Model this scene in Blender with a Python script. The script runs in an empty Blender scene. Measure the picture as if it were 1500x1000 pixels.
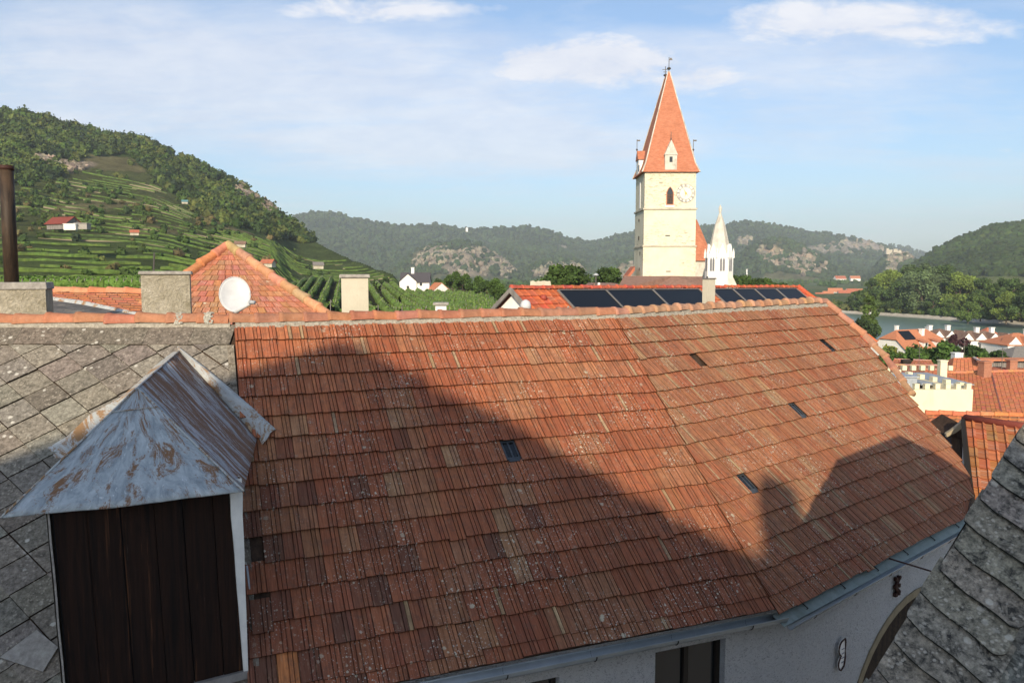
import bpy, math, random
from mathutils import Vector, Matrix, noise
random.seed(7)
R = math.radians
C = bpy.context.scene.collection
V = Vector
# ---------------------------------------------------------------- camera maths
F = 1167.0
TILT = math.atan(100 / F)
CT, ST = math.cos(TILT), math.sin(TILT)
def ray(px, py):
    x, z = (px - 750) / F, -(py - 500) / F
    return V((x, CT + z * ST, -ST + z * CT))
def at(px, py, Y):                      # point of the place seen at px,py standing Y metres ahead
    r = ray(px, py)
    return r * (Y / r.y)
def hit(px, py, O, n):
    r = ray(px, py)
    return r * (O.dot(n) / r.dot(n))
def tan_y(py):
    r = ray(750, py)
    return r.z / r.y
# ---------------------------------------------------------------- materials
MATS = {}
class NT:
    def __init__(s, name):
        m = bpy.data.materials.new(name); m.use_nodes = True
        s.m = m; s.t = m.node_tree; s.n = s.t.nodes; s.l = s.t.links
        s.b = s.n['Principled BSDF']; s.b.inputs['Roughness'].default_value = .85
        s.b.inputs['Specular IOR Level'].default_value = .25
        MATS[name] = m
    def add(s, typ, **kw):
        nd = s.n.new(typ)
        for k, v in kw.items():
            if hasattr(nd, k): setattr(nd, k, v)
            else: nd.inputs[k].default_value = v
        return nd
    def link(s, a, b): s.l.new(a, b)
    def obj(s, scale=(1, 1, 1), rot=(0, 0, 0), src='Object'):
        tc = s.add('ShaderNodeTexCoord'); mp = s.add('ShaderNodeMapping')
        mp.inputs['Scale'].default_value = scale; mp.inputs['Rotation'].default_value = rot
        s.link(tc.outputs[src], mp.inputs['Vector']); return mp.outputs['Vector']
    def noise(s, vec, scale, detail=4, rough=.55, dist=0):
        n = s.add('ShaderNodeTexNoise'); n.inputs['Scale'].default_value = scale
        n.inputs['Detail'].default_value = detail; n.inputs['Roughness'].default_value = rough
        n.inputs['Distortion'].default_value = dist
        s.link(vec, n.inputs['Vector']); return n.outputs['Fac']
    def voro(s, vec, scale, feature='F1', out='Distance', rnd=1.0):
        n = s.add('ShaderNodeTexVoronoi'); n.feature = feature; n.inputs['Scale'].default_value = scale
        n.inputs['Randomness'].default_value = rnd
        s.link(vec, n.inputs['Vector']); return n.outputs[out]
    def ramp(s, fac, stops):
        n = s.add('ShaderNodeValToRGB'); e = n.color_ramp.elements
        while len(e) < len(stops): e.new(.5)
        for el, (p, c) in zip(e, stops):
            el.position = p; el.color = (c[0], c[1], c[2], 1) if not isinstance(c, (int, float)) else (c, c, c, 1)
        s.link(fac, n.inputs['Fac']); return n.outputs['Color']
    def mix(s, fac, a, b, mode='MIX'):
        n = s.add('ShaderNodeMix'); n.data_type = 'RGBA'; n.blend_type = mode
        for v, i in ((fac, 0), (a, 6), (b, 7)):
            if isinstance(v, (int, float)): n.inputs[i].default_value = v
            elif isinstance(v, tuple): n.inputs[i].default_value = (v[0], v[1], v[2], 1)
            else: s.link(v, n.inputs[i])
        return n.outputs[2]
    def math(s, op, a, b=0.0):
        n = s.add('ShaderNodeMath'); n.operation = op
        for v, i in ((a, 0), (b, 1)):
            if isinstance(v, (int, float)): n.inputs[i].default_value = v
            else: s.link(v, n.inputs[i])
        return n.outputs[0]
    def attr(s, name, out='Color'):
        n = s.add('ShaderNodeAttribute'); n.attribute_name = name; return n.outputs[out]
    def col(s, c):
        if isinstance(c, tuple): s.b.inputs['Base Color'].default_value = (c[0], c[1], c[2], 1)
        else: s.link(c, s.b.inputs['Base Color'])
    def bump(s, h, strength=.3, dist=.02):
        n = s.add('ShaderNodeBump'); n.inputs['Strength'].default_value = strength; n.inputs['Distance'].default_value = dist
        s.link(h, n.inputs['Height']); s.link(n.outputs['Normal'], s.b.inputs['Normal'])

def mottled(name, c1, c2, scale=3, rough=.9, stain=None, bump=.3, bscale=40, bdist=.01, metal=0, detail=6):
    s = NT(name); v = s.obj()
    f = s.ramp(s.noise(v, scale, detail, .65), [(.3, 0.0), (.7, 1.0)])
    c = s.mix(f, c1, c2)
    if stain:
        g = s.ramp(s.noise(s.obj((1, 1, .35)), scale * .6, 6, .7, .4), [(.52, 0.0), (.68, 1.0)])
        c = s.mix(s.math('MULTIPLY', g, .7), c, stain)
    s.col(c); s.b.inputs['Roughness'].default_value = rough; s.b.inputs['Metallic'].default_value = metal
    if bump: s.bump(s.noise(v, bscale, 5, .7), bump, bdist)
    return s.m

# clay roof tile: colour of each tile comes with the mesh, streaks, lichen and dirt from textures
def tile_mat(name, lichen=1.0, streak=1.0, uvs=1.0):
    s = NT(name)
    base = s.attr('tcol')
    uv = s.obj((1, 1, 1), src='UV')
    st = s.noise(s.obj((55 * uvs, 2.2 * uvs, 1), src='UV'), 1, 5, .7)
    c = s.mix(s.ramp(st, [(.35, 0.0), (.7, 1.0)]), s.mix(1.0, base, (.64, .60, .54), 'MULTIPLY'), s.mix(1.0, base, (1.30, 1.30, 1.18), 'MULTIPLY'))
    c = s.mix(streak, base, c)
    bl = s.noise(uv, 9 * uvs, 6, .7, .5)
    c = s.mix(s.ramp(bl, [(.48, 0.0), (.72, .7)]), c, (.125, .066, .046))
    pal = s.noise(s.obj((30 * uvs, 4 * uvs, 1), src='UV'), 1, 6, .75)
    c = s.mix(s.ramp(pal, [(.56, 0.0), (.74, .6)]), c, (.42, .28, .175))
    # lichen discs, small many and large few, gated by a patchy noise
    gate = s.ramp(s.noise(uv, 1.1 * uvs, 3, .6), [(.44, 0.0), (.62, 1.0)])
    wob = s.mix(.045, uv, s.add('ShaderNodeTexNoise', Scale=30 * uvs).outputs['Color'])
    for sc, thr, cc in ((15, .20, (.60, .57, .44)), (30, .24, (.56, .55, .49)), (5, .14, (.54, .53, .40)), (55, .26, (.5, .5, .44))):
        n = s.add('ShaderNodeTexVoronoi'); n.inputs['Scale'].default_value = sc * uvs; s.link(uv, n.inputs['Vector'])
        dn = s.math('ADD', n.outputs['Distance'], s.math('MULTIPLY', s.math('SUBTRACT', s.noise(uv, 70 * uvs, 3, .7), .5), .28))
        d = s.math('LESS_THAN', dn, thr)
        sc_ = s.add('ShaderNodeSeparateColor'); s.link(n.outputs['Color'], sc_.inputs[0])
        pick = s.math('GREATER_THAN', sc_.outputs[0], .62)
        m = s.math('MULTIPLY', s.math('MULTIPLY', d, pick), s.math('MULTIPLY', gate, .85 * lichen))
        c = s.mix(m, c, cc)
    s.col(c); s.b.inputs['Roughness'].default_value = .8
    s.bump(s.noise(uv, 120 * uvs, 4, .7), .35, .004)
    return s.m
tile_mat('clay_tile', .85); tile_mat('clay_tile_far', .5, .6, .7)

# weathered fibre-cement slate with lichen
def slate_mat(name, dark, light, blotch, sc=1.0, spots=1.0, dk=.75):
    s = NT(name); v = s.obj((1, 1, 1), src='UV')
    n1 = s.noise(v, 14 * sc, 8, .8); n2 = s.noise(v, 3 * sc, 5, .65)
    c = s.mix(s.ramp(n1, [(.36, 0.0), (.64, 1.0)]), dark, light)
    c = s.mix(1.0, c, s.attr('tcol'), 'MULTIPLY')
    blk = s.noise(v, 7.5 * sc, 5, .75, .6)
    c = s.mix(s.ramp(blk, [(.50, 0.0), (.64, dk)]), c, (.022, .022, .021))
    a = s.voro(v, 22 * sc); a = s.math('ADD', a, s.math('MULTIPLY', s.noise(v, 60 * sc, 4, .8), .5))
    m = s.math('MULTIPLY', s.ramp(a, [(.46, 1.0), (.56, 0.0)]), s.ramp(n2, [(.38, 0.0), (.56, 1.0)]))
    c = s.mix(s.math('MULTIPLY', m, spots * .45), c, blotch)
    b = s.voro(v, 7 * sc); b = s.math('ADD', b, s.math('MULTIPLY', s.noise(v, 34 * sc, 4, .8), .35))
    m2 = s.math('MULTIPLY', s.ramp(b, [(.33, 1.0), (.40, 0.0)]), s.ramp(s.noise(v, 1.7 * sc, 3, .6), [(.50, 0.0), (.60, .75)]))
    c = s.mix(s.math('MULTIPLY', m2, spots), c, (.62, .60, .53))
    s.col(c); s.b.inputs['Roughness'].default_value = .9
    s.bump(s.noise(v, 55 * sc, 6, .8), .6, .006)
    return s.m
slate_mat('grey_slate', (.085, .074, .058), (.32, .285, .235), (.52, .47, .38), 1.15, .9, .35)
slate_mat('mossy_slate', (.06, .057, .05), (.35, .32, .265), (.60, .56, .48), 1.35, .95, .95)
mottled('mortar', (.24, .21, .17), (.52, .48, .40), 30, .95, bump=1, bscale=60, bdist=.02)
mottled('lump_mortar', (.30, .29, .25), (.66, .64, .56), 45, .95, bump=1, bscale=60, bdist=.02)
s = NT('ridge_clay'); v = s.obj()
c = s.mix(s.ramp(s.noise(v, 9, 6, .75), [(.3, 0.0), (.7, 1.0)]), s.mix(1.0, s.attr('tcol'), (.72, .70, .70), 'MULTIPLY'), s.mix(1.0, s.attr('tcol'), (1.2, 1.2, 1.25), 'MULTIPLY'))
c = s.mix(s.ramp(s.noise(v, 22, 6, .8), [(.58, 0.0), (.70, .6)]), c, (.40, .35, .28)); c = s.mix(s.ramp(s.noise(v, 6, 5, .7), [(.60, 0.0), (.75, .5)]), c, (.10, .07, .05))
s.col(c); s.bump(s.noise(v, 70, 5, .75), .4, .006)

# painted rusty sheet metal
def rusty(name, blue, rust, rs, thr, stretch=(1, 1, 1)):
    s = NT(name); v = s.obj((1, 1, 1), src='UV'); w = s.obj(stretch, src='UV')
    c = s.mix(s.ramp(s.noise(w, 5, 6, .7, .8), [(.3, 0.0), (.7, 1.0)]), blue[0], blue[1])
    c = s.mix(s.ramp(s.noise(w, 9, 6, .75, 1.2), [(.60, 0.0), (.66, .8)]), c, (.66, .70, .72))
    n = s.math('ADD', s.noise(w, rs, 8, .82, .7), s.math('MULTIPLY', s.noise(v, 45, 4, .8), .16))
    m = s.ramp(n, [(thr, 0.0), (thr + .07, 1.0)])
    rc = s.mix(s.noise(v, 40, 6, .8), rust[0], rust[1])
    c = s.mix(m, c, rc)
    s.col(c)
    s.link(s.mix(m, (.42, .42, .42), (.9, .9, .9)), s.b.inputs['Roughness'])
    s.b.inputs['Metallic'].default_value = .15; s.b.inputs['Specular IOR Level'].default_value = .4
    s.bump(s.math('ADD', m, s.noise(v, 14, 5, .7)), .35, .008)
    return s.m
rusty('rusty_metal', ((.20, .235, .26), (.50, .55, .57)), ((.15, .075, .04), (.32, .18, .095)), 3.1, .595, (1.6, .8, 1))
rusty('streaked_metal', ((.20, .235, .265), (.42, .46, .49)), ((.13, .065, .035), (.26, .14, .08)), 1.7, .53, (4.2, .55, 1))
rusty('pale_flashing', ((.34, .37, .385), (.54, .55, .52)), ((.24, .13, .065), (.38, .24, .12)), 4, .58)
mottled('zinc', (.25, .29, .31), (.36, .39, .41), 2, .45, None, .1, 30, .005, .35)
mottled('zinc_dark', (.05, .06, .07), (.10, .11, .12), 8, .5, None, .1, 30, .005, .3)
mottled('board_green', (.19, .23, .215), (.26, .30, .28), 5, .7, (.13, .15, .12))
def wood(name, a, b, sc=(14, 14, 1.1)):
    s = NT(name); v = s.obj(sc)
    c = s.mix(s.ramp(s.noise(v, 1, 8, .7, .6), [(.35, 0.0), (.68, 1.0)]), a, b)
    s.col(c); s.b.inputs['Roughness'].default_value = .85; s.bump(s.noise(v, 2, 5, .7), .5, .01); return s.m
wood('dark_wood', (.004, .0025, .002), (.030, .011, .005))
s = NT('door_wood'); v = s.obj((26, 26, 1.0)); w2 = s.obj((9, 9, .35))
c = s.mix(s.ramp(s.noise(v, 1, 8, .7, .6), [(.35, 0.0), (.68, 1.0)]), (.0035, .002, .0015), (.026, .010, .005))
c = s.mix(s.ramp(s.noise(w2, 1, 5, .75, .4), [(.60, 0.0), (.70, .85)]), c, (.10, .040, .016)); c = s.mix(s.ramp(s.noise(v, 2.3, 6, .8), [(.66, 0.0), (.72, .5)]), c, (.11, .09, .075)); s.col(c); s.bump(s.noise(v, 2, 5, .7), .5, .01); wood('worn_wood', (.03, .018, .012), (.22, .10, .04))
wood('gate_wood', (.015, .010, .007), (.06, .040, .025)); wood('beam_wood', (.035, .022, .015), (.09, .055, .035))
wood('grey_wood', (.13, .12, .11), (.28, .26, .24), (3, 3, .5))
mottled('jamb_paint', (.60, .60, .58), (.74, .74, .71), 6, .6)
# rough-cast white render
def plaster(name, a, b, dirt, bs=35, bd=.03, strength=.9, scale=2.5):
    s = NT(name); v = s.obj()
    c = s.mix(s.ramp(s.noise(v, scale, 6, .7), [(.3, 0.0), (.7, 1.0)]), a, b)
    c = s.mix(s.ramp(s.noise(s.obj((1, 1, .3)), scale * 1.7, 7, .75, .5), [(.56, 0.0), (.72, .55)]), c, dirt)
    if bd > .1:      # shade in the pits of thrown render, painted into the colour
        pit_shade = s.noise(s.obj((1, 1, 1.6), (.3, .2, .6)), 26, 5, .75, 1.5); c = s.mix(s.ramp(pit_shade, [(.38, .9), (.47, 0.0)]), c, (.45, .46, .48)); bs = 30
    s.col(c); s.b.inputs['Roughness'].default_value = .92
    s.bump(s.noise(v, bs, 5, .75, .5), strength, bd); return s.m
plaster('white_roughcast', (.82, .84, .86), (.90, .91, .92), (.66, .68, .69), 17, .12, 1.0)
plaster('white_wall', (.74, .73, .70), (.82, .81, .78), (.60, .58, .52), 20, .01, .3, .4)
plaster('cream_wall', (.68, .60, .41), (.75, .68, .48), (.50, .42, .28), 20, .01, .3, .5)
plaster('chimney_render', (.34, .30, .21), (.68, .62, .50), (.25, .22, .12), 24, .06, 1.0, 3.2)
plaster('chimney_pale', (.50, .46, .36), (.60, .55, .44), (.42, .37, .26), 30, .02, .5, 2)
mottled('concrete_cap', (.22, .20, .18), (.42, .40, .36), 14, .95, bump=.8, bscale=50)
mottled('arch_trim', (.21, .175, .11), (.29, .24, .16), 8, .85)
def flat(name, c, rough=.6, metal=0, spec=.3):
    s = NT(name); v = s.obj(); s.col(s.mix(s.ramp(s.noise(v, 6, 5, .7), [(.3, 0.0), (.75, 1.0)]), tuple(x * .82 for x in c), c))
    s.b.inputs['Roughness'].default_value = rough; s.b.inputs['Metallic'].default_value = metal
    s.b.inputs['Specular IOR Level'].default_value = spec; return s.m
flat('black_iron', (.02, .018, .016), .6); flat('iron_red', (.055, .022, .016), .7); flat('dark_frame', (.022, .016, .012), .6)
flat('dish_white', (.60, .61, .62), .4); flat('grey_plastic', (.42, .44, .46), .5); flat('pale_board', (.48, .40, .27), .7)
flat('dark_glass', (.012, .014, .016), .12, 0, .5); flat('window_dark', (.03, .035, .045), .2, 0, .5)
flat('solar_glass', (.006, .007, .009), .4, 0, .25); flat('solar_frame', (.24, .22, .20), .5, .2)
flat('black_roof', (.012, .012, .016), .6); flat('antenna_metal', (.12, .11, .10), .5, .4)
flat('gold', (.55, .38, .12), .4, .5); flat('clock_ink', (.20, .20, .22), .8); flat('red_cap', (.36, .07, .045), .6)
mottled('asphalt', (.30, .28, .25), (.40, .38, .34), 3, .95)
def bark(name, a, b): return mottled(name, a, b, 2, .95, bump=.5, bscale=8)
bark('bark', (.06, .045, .03), (.12, .095, .07))
def leaf(name, sc=.4, v1=.7, v2=1.3, trans=.0):
    s = NT(name); v = s.obj(src='Object')
    c = s.mix(s.ramp(s.noise(v, sc, 4, .7), [(.3, 0.0), (.7, 1.0)]), s.mix(1.0, s.attr('tcol'), (v1, v1, v1), 'MULTIPLY'), s.mix(1.0, s.attr('tcol'), (v2, v2, v2 * .9), 'MULTIPLY'))
    s.col(c); s.b.inputs['Roughness'].default_value = .8; s.b.inputs['Specular IOR Level'].default_value = .15
    return s.m
leaf('foliage', .35); leaf('forest_leaf', .12, .55, 1.4); leaf('vine_leaf', .9, .6, 1.4)
s = NT('ground_cover'); vv = s.obj()
g1 = s.ramp(s.noise(vv, .05, 8, .8), [(.36, .62), (.64, 1.38)]); g2 = s.ramp(s.noise(vv, .4, 6, .75), [(.3, .75), (.7, 1.25)])
s.col(s.mix(1.0, s.mix(1.0, s.attr('tcol'), g1, 'MULTIPLY'), g2, 'MULTIPLY')); s.bump(s.noise(vv, .12, 8, .8), .8, 4)
s.b.inputs['Roughness'].default_value = 1; s.b.inputs['Specular IOR Level'].default_value = .05
s = NT('river_water'); vv = s.obj((1, .35, 1)); s.col((.12, .18, .14)); s.b.inputs['Roughness'].default_value = .3
s.b.inputs['Specular IOR Level'].default_value = .5; s.bump(s.noise(vv, .35, 5, .65), .35, .35)
# tower stone render with exposed rubble patches
def tower_mat():
    s = NT('tower_render'); v = s.obj()
    c = s.mix(s.ramp(s.noise(v, .35, 6, .7), [(.3, 0.0), (.7, 1.0)]), (.60, .55, .41), (.72, .675, .53))
    rub = s.noise(s.obj((1.2, 1.2, 4.5)), 1.4, 6, .8, .6); reg = s.noise(v, .22, 2, .5)
    m = s.math('MULTIPLY', s.ramp(rub, [(.52, 0.0), (.59, 1.0)]), s.ramp(reg, [(.46, 0.0), (.58, .85)]))
    c = s.mix(m, c, (.27, .23, .16)); s.col(c); s.bump(s.noise(v, 3, 6, .75), .4, .06); return s.m
tower_mat()
mottled('spire_clay', (.42, .15, .08), (.51, .205, .12), 1.8, .8, (.38, .14, .075), .4, 10, .05)
mottled('nave_brown', (.20, .115, .085), (.30, .18, .14), 2.5, .85, (.16, .11, .09), .4, 10, .03)
mottled('old_stone', (.40, .36, .28), (.56, .52, .42), 1, .95, (.24, .21, .16), .5, 5, .05)
mottled('turret_stone', (.46, .43, .37), (.66, .63, .56), 1.4, .9, (.25, .21, .16), .4, 6, .04)
mottled('turret_white', (.76, .76, .73), (.84, .84, .80), 1, .9, (.6, .58, .5), .2, 6, .03)
mottled('roof_orange', (.42, .16, .08), (.52, .215, .115), 3, .8, (.40, .14, .07), .4, 14, .02)
mottled('roof_red', (.36, .11, .06), (.46, .16, .09), 3, .8, (.24, .09, .06), .4, 14, .02)
mottled('roof_brown', (.17, .105, .075), (.26, .165, .12), 3, .85, (.12, .09, .07), .4, 14, .02)
mottled('roof_grey', (.15, .14, .13), (.24, .22, .20), 3, .85, None, .4, 14, .02)
mottled('roof_maroon', (.17, .04, .03), (.24, .06, .04), 3, .8)
mottled('tar_roof', (.07, .068, .065), (.17, .16, .15), 6, .95, (.30, .27, .22), .6, 40, .02)
mottled('metal_roof_light', (.30, .33, .36), (.42, .45, .48), 3, .5, None, .1, 10, .01, .2)
mottled('brick_chimney', (.30, .13, .08), (.42, .20, .13), 8, .9, (.24, .15, .11), .6, 30, .02)
mottled('shore_gravel', (.36, .33, .28), (.50, .47, .40), .5, .95)

m_ = MATS['spire_clay']; nt_ = m_.node_tree; b_ = nt_.nodes['Principled BSDF']; s = NT.__new__(NT); s.m, s.t, s.n, s.l, s.b = m_, nt_, nt_.nodes, nt_.links, b_
src_ = b_.inputs['Base Color'].links[0].from_socket
c = s.mix(s.ramp(s.noise(s.obj((1.6, 1.6, 7)), 1.0, 6, .8), [(.35, 0.0), (.68, 1.0)]), s.mix(1.0, src_, (.74, .72, .72), 'MULTIPLY'), s.mix(1.0, src_, (1.16, 1.2, 1.2), 'MULTIPLY')); s.col(c)
# ---------------------------------------------------------------- mesh building
class MB:
    def __init__(s): s.v = []; s.f = []; s.c = []; s.uv = []
    def add(s, vs, fs, col=(1, 1, 1), uvs=None):
        o = len(s.v); s.v += [tuple(p) for p in vs]
        s.uv += (uvs if uvs else [(p[0], p[1]) for p in vs])
        for f in fs: s.f.append(tuple(i + o for i in f)); s.c.append(col)
        return s
    def quad(s, a, b, c, d, col=(1, 1, 1), uvs=None): return s.add([a, b, c, d], [(0, 1, 2, 3)], col, uvs)
    def poly(s, pts, col=(1, 1, 1), uvs=None): return s.add(pts, [tuple(range(len(pts)))], col, uvs)
    def box(s, c, sz, M=None, col=(1, 1, 1), taper=1.0):
        x, y, z = sz[0] / 2, sz[1] / 2, sz[2] / 2; vs = []
        for k, zz in ((1, -z), (taper, z)):
            vs += [V((-x * k, -y * k, zz)), V((x * k, -y * k, zz)), V((x * k, y * k, zz)), V((-x * k, y * k, zz))]
        if M: vs = [M @ p for p in vs]
        vs = [p + V(c) for p in vs]
        return s.add(vs, [(3, 2, 1, 0), (4, 5, 6, 7), (0, 1, 5, 4), (1, 2, 6, 5), (2, 3, 7, 6), (3, 0, 4, 7)], col)
    def prism(s, pts, off, col=(1, 1, 1)):       # polygon pts extruded by vector off
        n = len(pts); a = [V(p) for p in pts]; b = [p + V(off) for p in a]
        fs = [tuple(range(n)), tuple(range(2 * n - 1, n - 1, -1))] + [(i, i + n, (i + 1) % n + n, (i + 1) % n) for i in range(n)]
        return s.add(a + b, fs, col)
    def tube(s, pts, rad, seg=8, col=(1, 1, 1), caps=True):
        pts = [V(p) for p in pts]; n = len(pts); vs = []; rr = rad if isinstance(rad, (list, tuple)) else [rad] * n
        for i, p in enumerate(pts):
            t = (pts[min(i + 1, n - 1)] - pts[max(i - 1, 0)]).normalized()
            u = t.cross(V((0, 0, 1)));  u = u.normalized() if u.length > .05 else V((1, 0, 0)); w = t.cross(u)
            for k in range(seg):
                a = 2 * math.pi * k / seg; vs.append(p + (u * math.cos(a) + w * math.sin(a)) * rr[i])
        fs = [(i * seg + k, i * seg + (k + 1) % seg, (i + 1) * seg + (k + 1) % seg, (i + 1) * seg + k) for i in range(n - 1) for k in range(seg)]
        if caps: fs += [tuple(range(seg - 1, -1, -1)), tuple(range((n - 1) * seg, n * seg))]
        return s.add(vs, fs, col)
    def build(s, name, mat, parent=None, smooth=False, origin=None):
        me = bpy.data.meshes.new(name)
        O = V(origin) if origin is not None else V((0, 0, 0))
        if parent is not None: O = wloc(parent)
        me.from_pydata([(p[0] - O.x, p[1] - O.y, p[2] - O.z) for p in s.v], [], s.f)
        me.materials.append(MATS[mat])
        ul = me.uv_layers.new(name='UVMap'); d = []
        for f in s.f:
            for i in f: d += s.uv[i]
        ul.data.foreach_set('uv', d)
        ca = me.attributes.new('tcol', 'FLOAT_COLOR', 'CORNER'); d = []
        for f, c in zip(s.f, s.c): d += (c[0], c[1], c[2], 1) * len(f)
        ca.data.foreach_set('color', d)
        if smooth: me.polygons.foreach_set('use_smooth', [True] * len(me.polygons))
        me.update(); o = bpy.data.objects.new(name, me); C.objects.link(o)
        if parent is not None: o.parent = parent
        else: o.location = O
        return o
def wloc(o):
    p = V(o.location)
    while o.parent: o = o.parent; p = p + V(o.location)
    return p
def tag(o, label=None, cat=None, group=None, kind=None):
    if label: o['label'] = label
    if cat: o['category'] = cat
    if group: o['group'] = group
    if kind: o['kind'] = kind
    return o
def thing(name, loc, label, cat, group=None):
    o = bpy.data.objects.new(name, None); C.objects.link(o); o.location = loc
    return tag(o, label, cat, group)
def copy_tree(o, parent=None):
    c = o.copy(); C.objects.link(c)
    if parent: c.parent = parent
    for ch in list(o.children): copy_tree(ch, c)
    return c
def rot(a): return Matrix.Rotation(a, 3, 'Z')
def jit(c, a=.12):
    k = 1 + random.uniform(-a, a); return tuple(max(0, x * k * (1 + random.uniform(-a, a) * .3)) for x in c)
def lerp(a, b, t): return a + (b - a) * t
def interp(tab, x):
    if x <= tab[0][0]: return tab[0][1]
    for (a, b), (c, d) in zip(tab, tab[1:]):
        if x <= c: return b + (d - b) * (x - a) / (c - a)
    return tab[-1][1]
def clip(poly, pt, n):                     # keep the side where (p-pt).n >= 0  (2D)
    out = []
    for i in range(len(poly)):
        a, b = poly[i], poly[(i + 1) % len(poly)]
        da = (a[0] - pt[0]) * n[0] + (a[1] - pt[1]) * n[1]; db = (b[0] - pt[0]) * n[0] + (b[1] - pt[1]) * n[1]
        if da >= 0: out.append(a)
        if (da >= 0) != (db >= 0):
            t = da / (da - db); out.append((a[0] + (b[0] - a[0]) * t, a[1] + (b[1] - a[1]) * t))
    return out
# ---------------------------------------------------------------- the sun
PH, EL = R(8.5), R(22)
SUN = V((math.sin(PH) * math.cos(EL), math.cos(PH) * math.cos(EL), -math.sin(EL)))    # travel direction of the light
# ---------------------------------------------------------------- main roof frame (fitted)
P0 = V((-3.7213, 10.6245, -.6816)); D1 = V((.92859, .371105, 0)); S = V((.285002, -.713142, -.64047))
LEN1 = 5.755; S0 = P0 + D1 * LEN1
B2 = R(41); D2 = V((math.cos(B2), math.sin(B2), 0)); D3 = V((1, 0, 0))
N1 = D1.cross(S).normalized(); N1 = N1 if N1.z > 0 else -N1
N2 = D2.cross(S).normalized(); N2 = N2 if N2.z > 0 else -N2
N3 = D3.cross(S).normalized(); N3 = N3 if N3.z > 0 else -N3
SC2 = S.dot(D2); G2 = (S - D2 * SC2); GL2 = G2.length; G2 = G2 / GL2
G3 = V((0, S.y, S.z)).normalized()
E = .33; T0 = .026; NROW = 15; TE = 5.13
house = thing('tiled_roof_house', (0, 12, -9.5), 'large foreground house with a long red clay tile roof, grey gutter and white roughcast wall', 'house')

PROF = [(0, .001), (.02, .011), (.05, .009), (.28, .007), (.50, .009), (.53, .0), (.56, .014), (.72, .016), (.74, .005), (.775, .014), (.95, .015), (.975, .002), (1, .001)]
def tile_col(x, t, sect):
    n = noise.noise(V((x * .6, t * .7, sect * 9.1))); r = random.random(); q = noise.noise(V((x * 1.3, t * 1.1, 5 + sect)))
    red = (.31, .094, .048); orange = (.41, .148, .074); tan = (.38, .245, .145); dark = (.115, .056, .042); plum = (.22, .080, .048)
    mixc = lambda a, b, k: tuple(lerp(p, q_, max(0, min(1, k))) for p, q_ in zip(a, b))
    c = mixc(red, orange, .5 + .9 * n + random.uniform(-.3, .3))
    if sect == 0:
        low = max(0, min(1, (t - 1.6) / 3)); left = max(0, 1 - x / 1.7)
        c = mixc(c, plum, .50 * low + random.uniform(0, .3) * low)  # lower tiles darker: dirt, plus the slope's shade deepened in their colour
        if r < .62 * left * low + .012 * low: c = mixc(c, dark, random.uniform(.4, .85))
        elif r > .965: c = mixc(c, tan, random.uniform(.3, .75))
        elif q > .25: c = mixc(c, tan, .25)
    else:
        low = max(0, min(1, (t - 3.2) / 1.8)); c = mixc(c, tan, .04 + .45 * max(0, q) + random.uniform(0, .30)); c = mixc(c, plum, .30 * low + random.uniform(0, .2) * low)
        if r > .94: c = mixc(c, tan, .6)
    return jit(c, .07)
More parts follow.
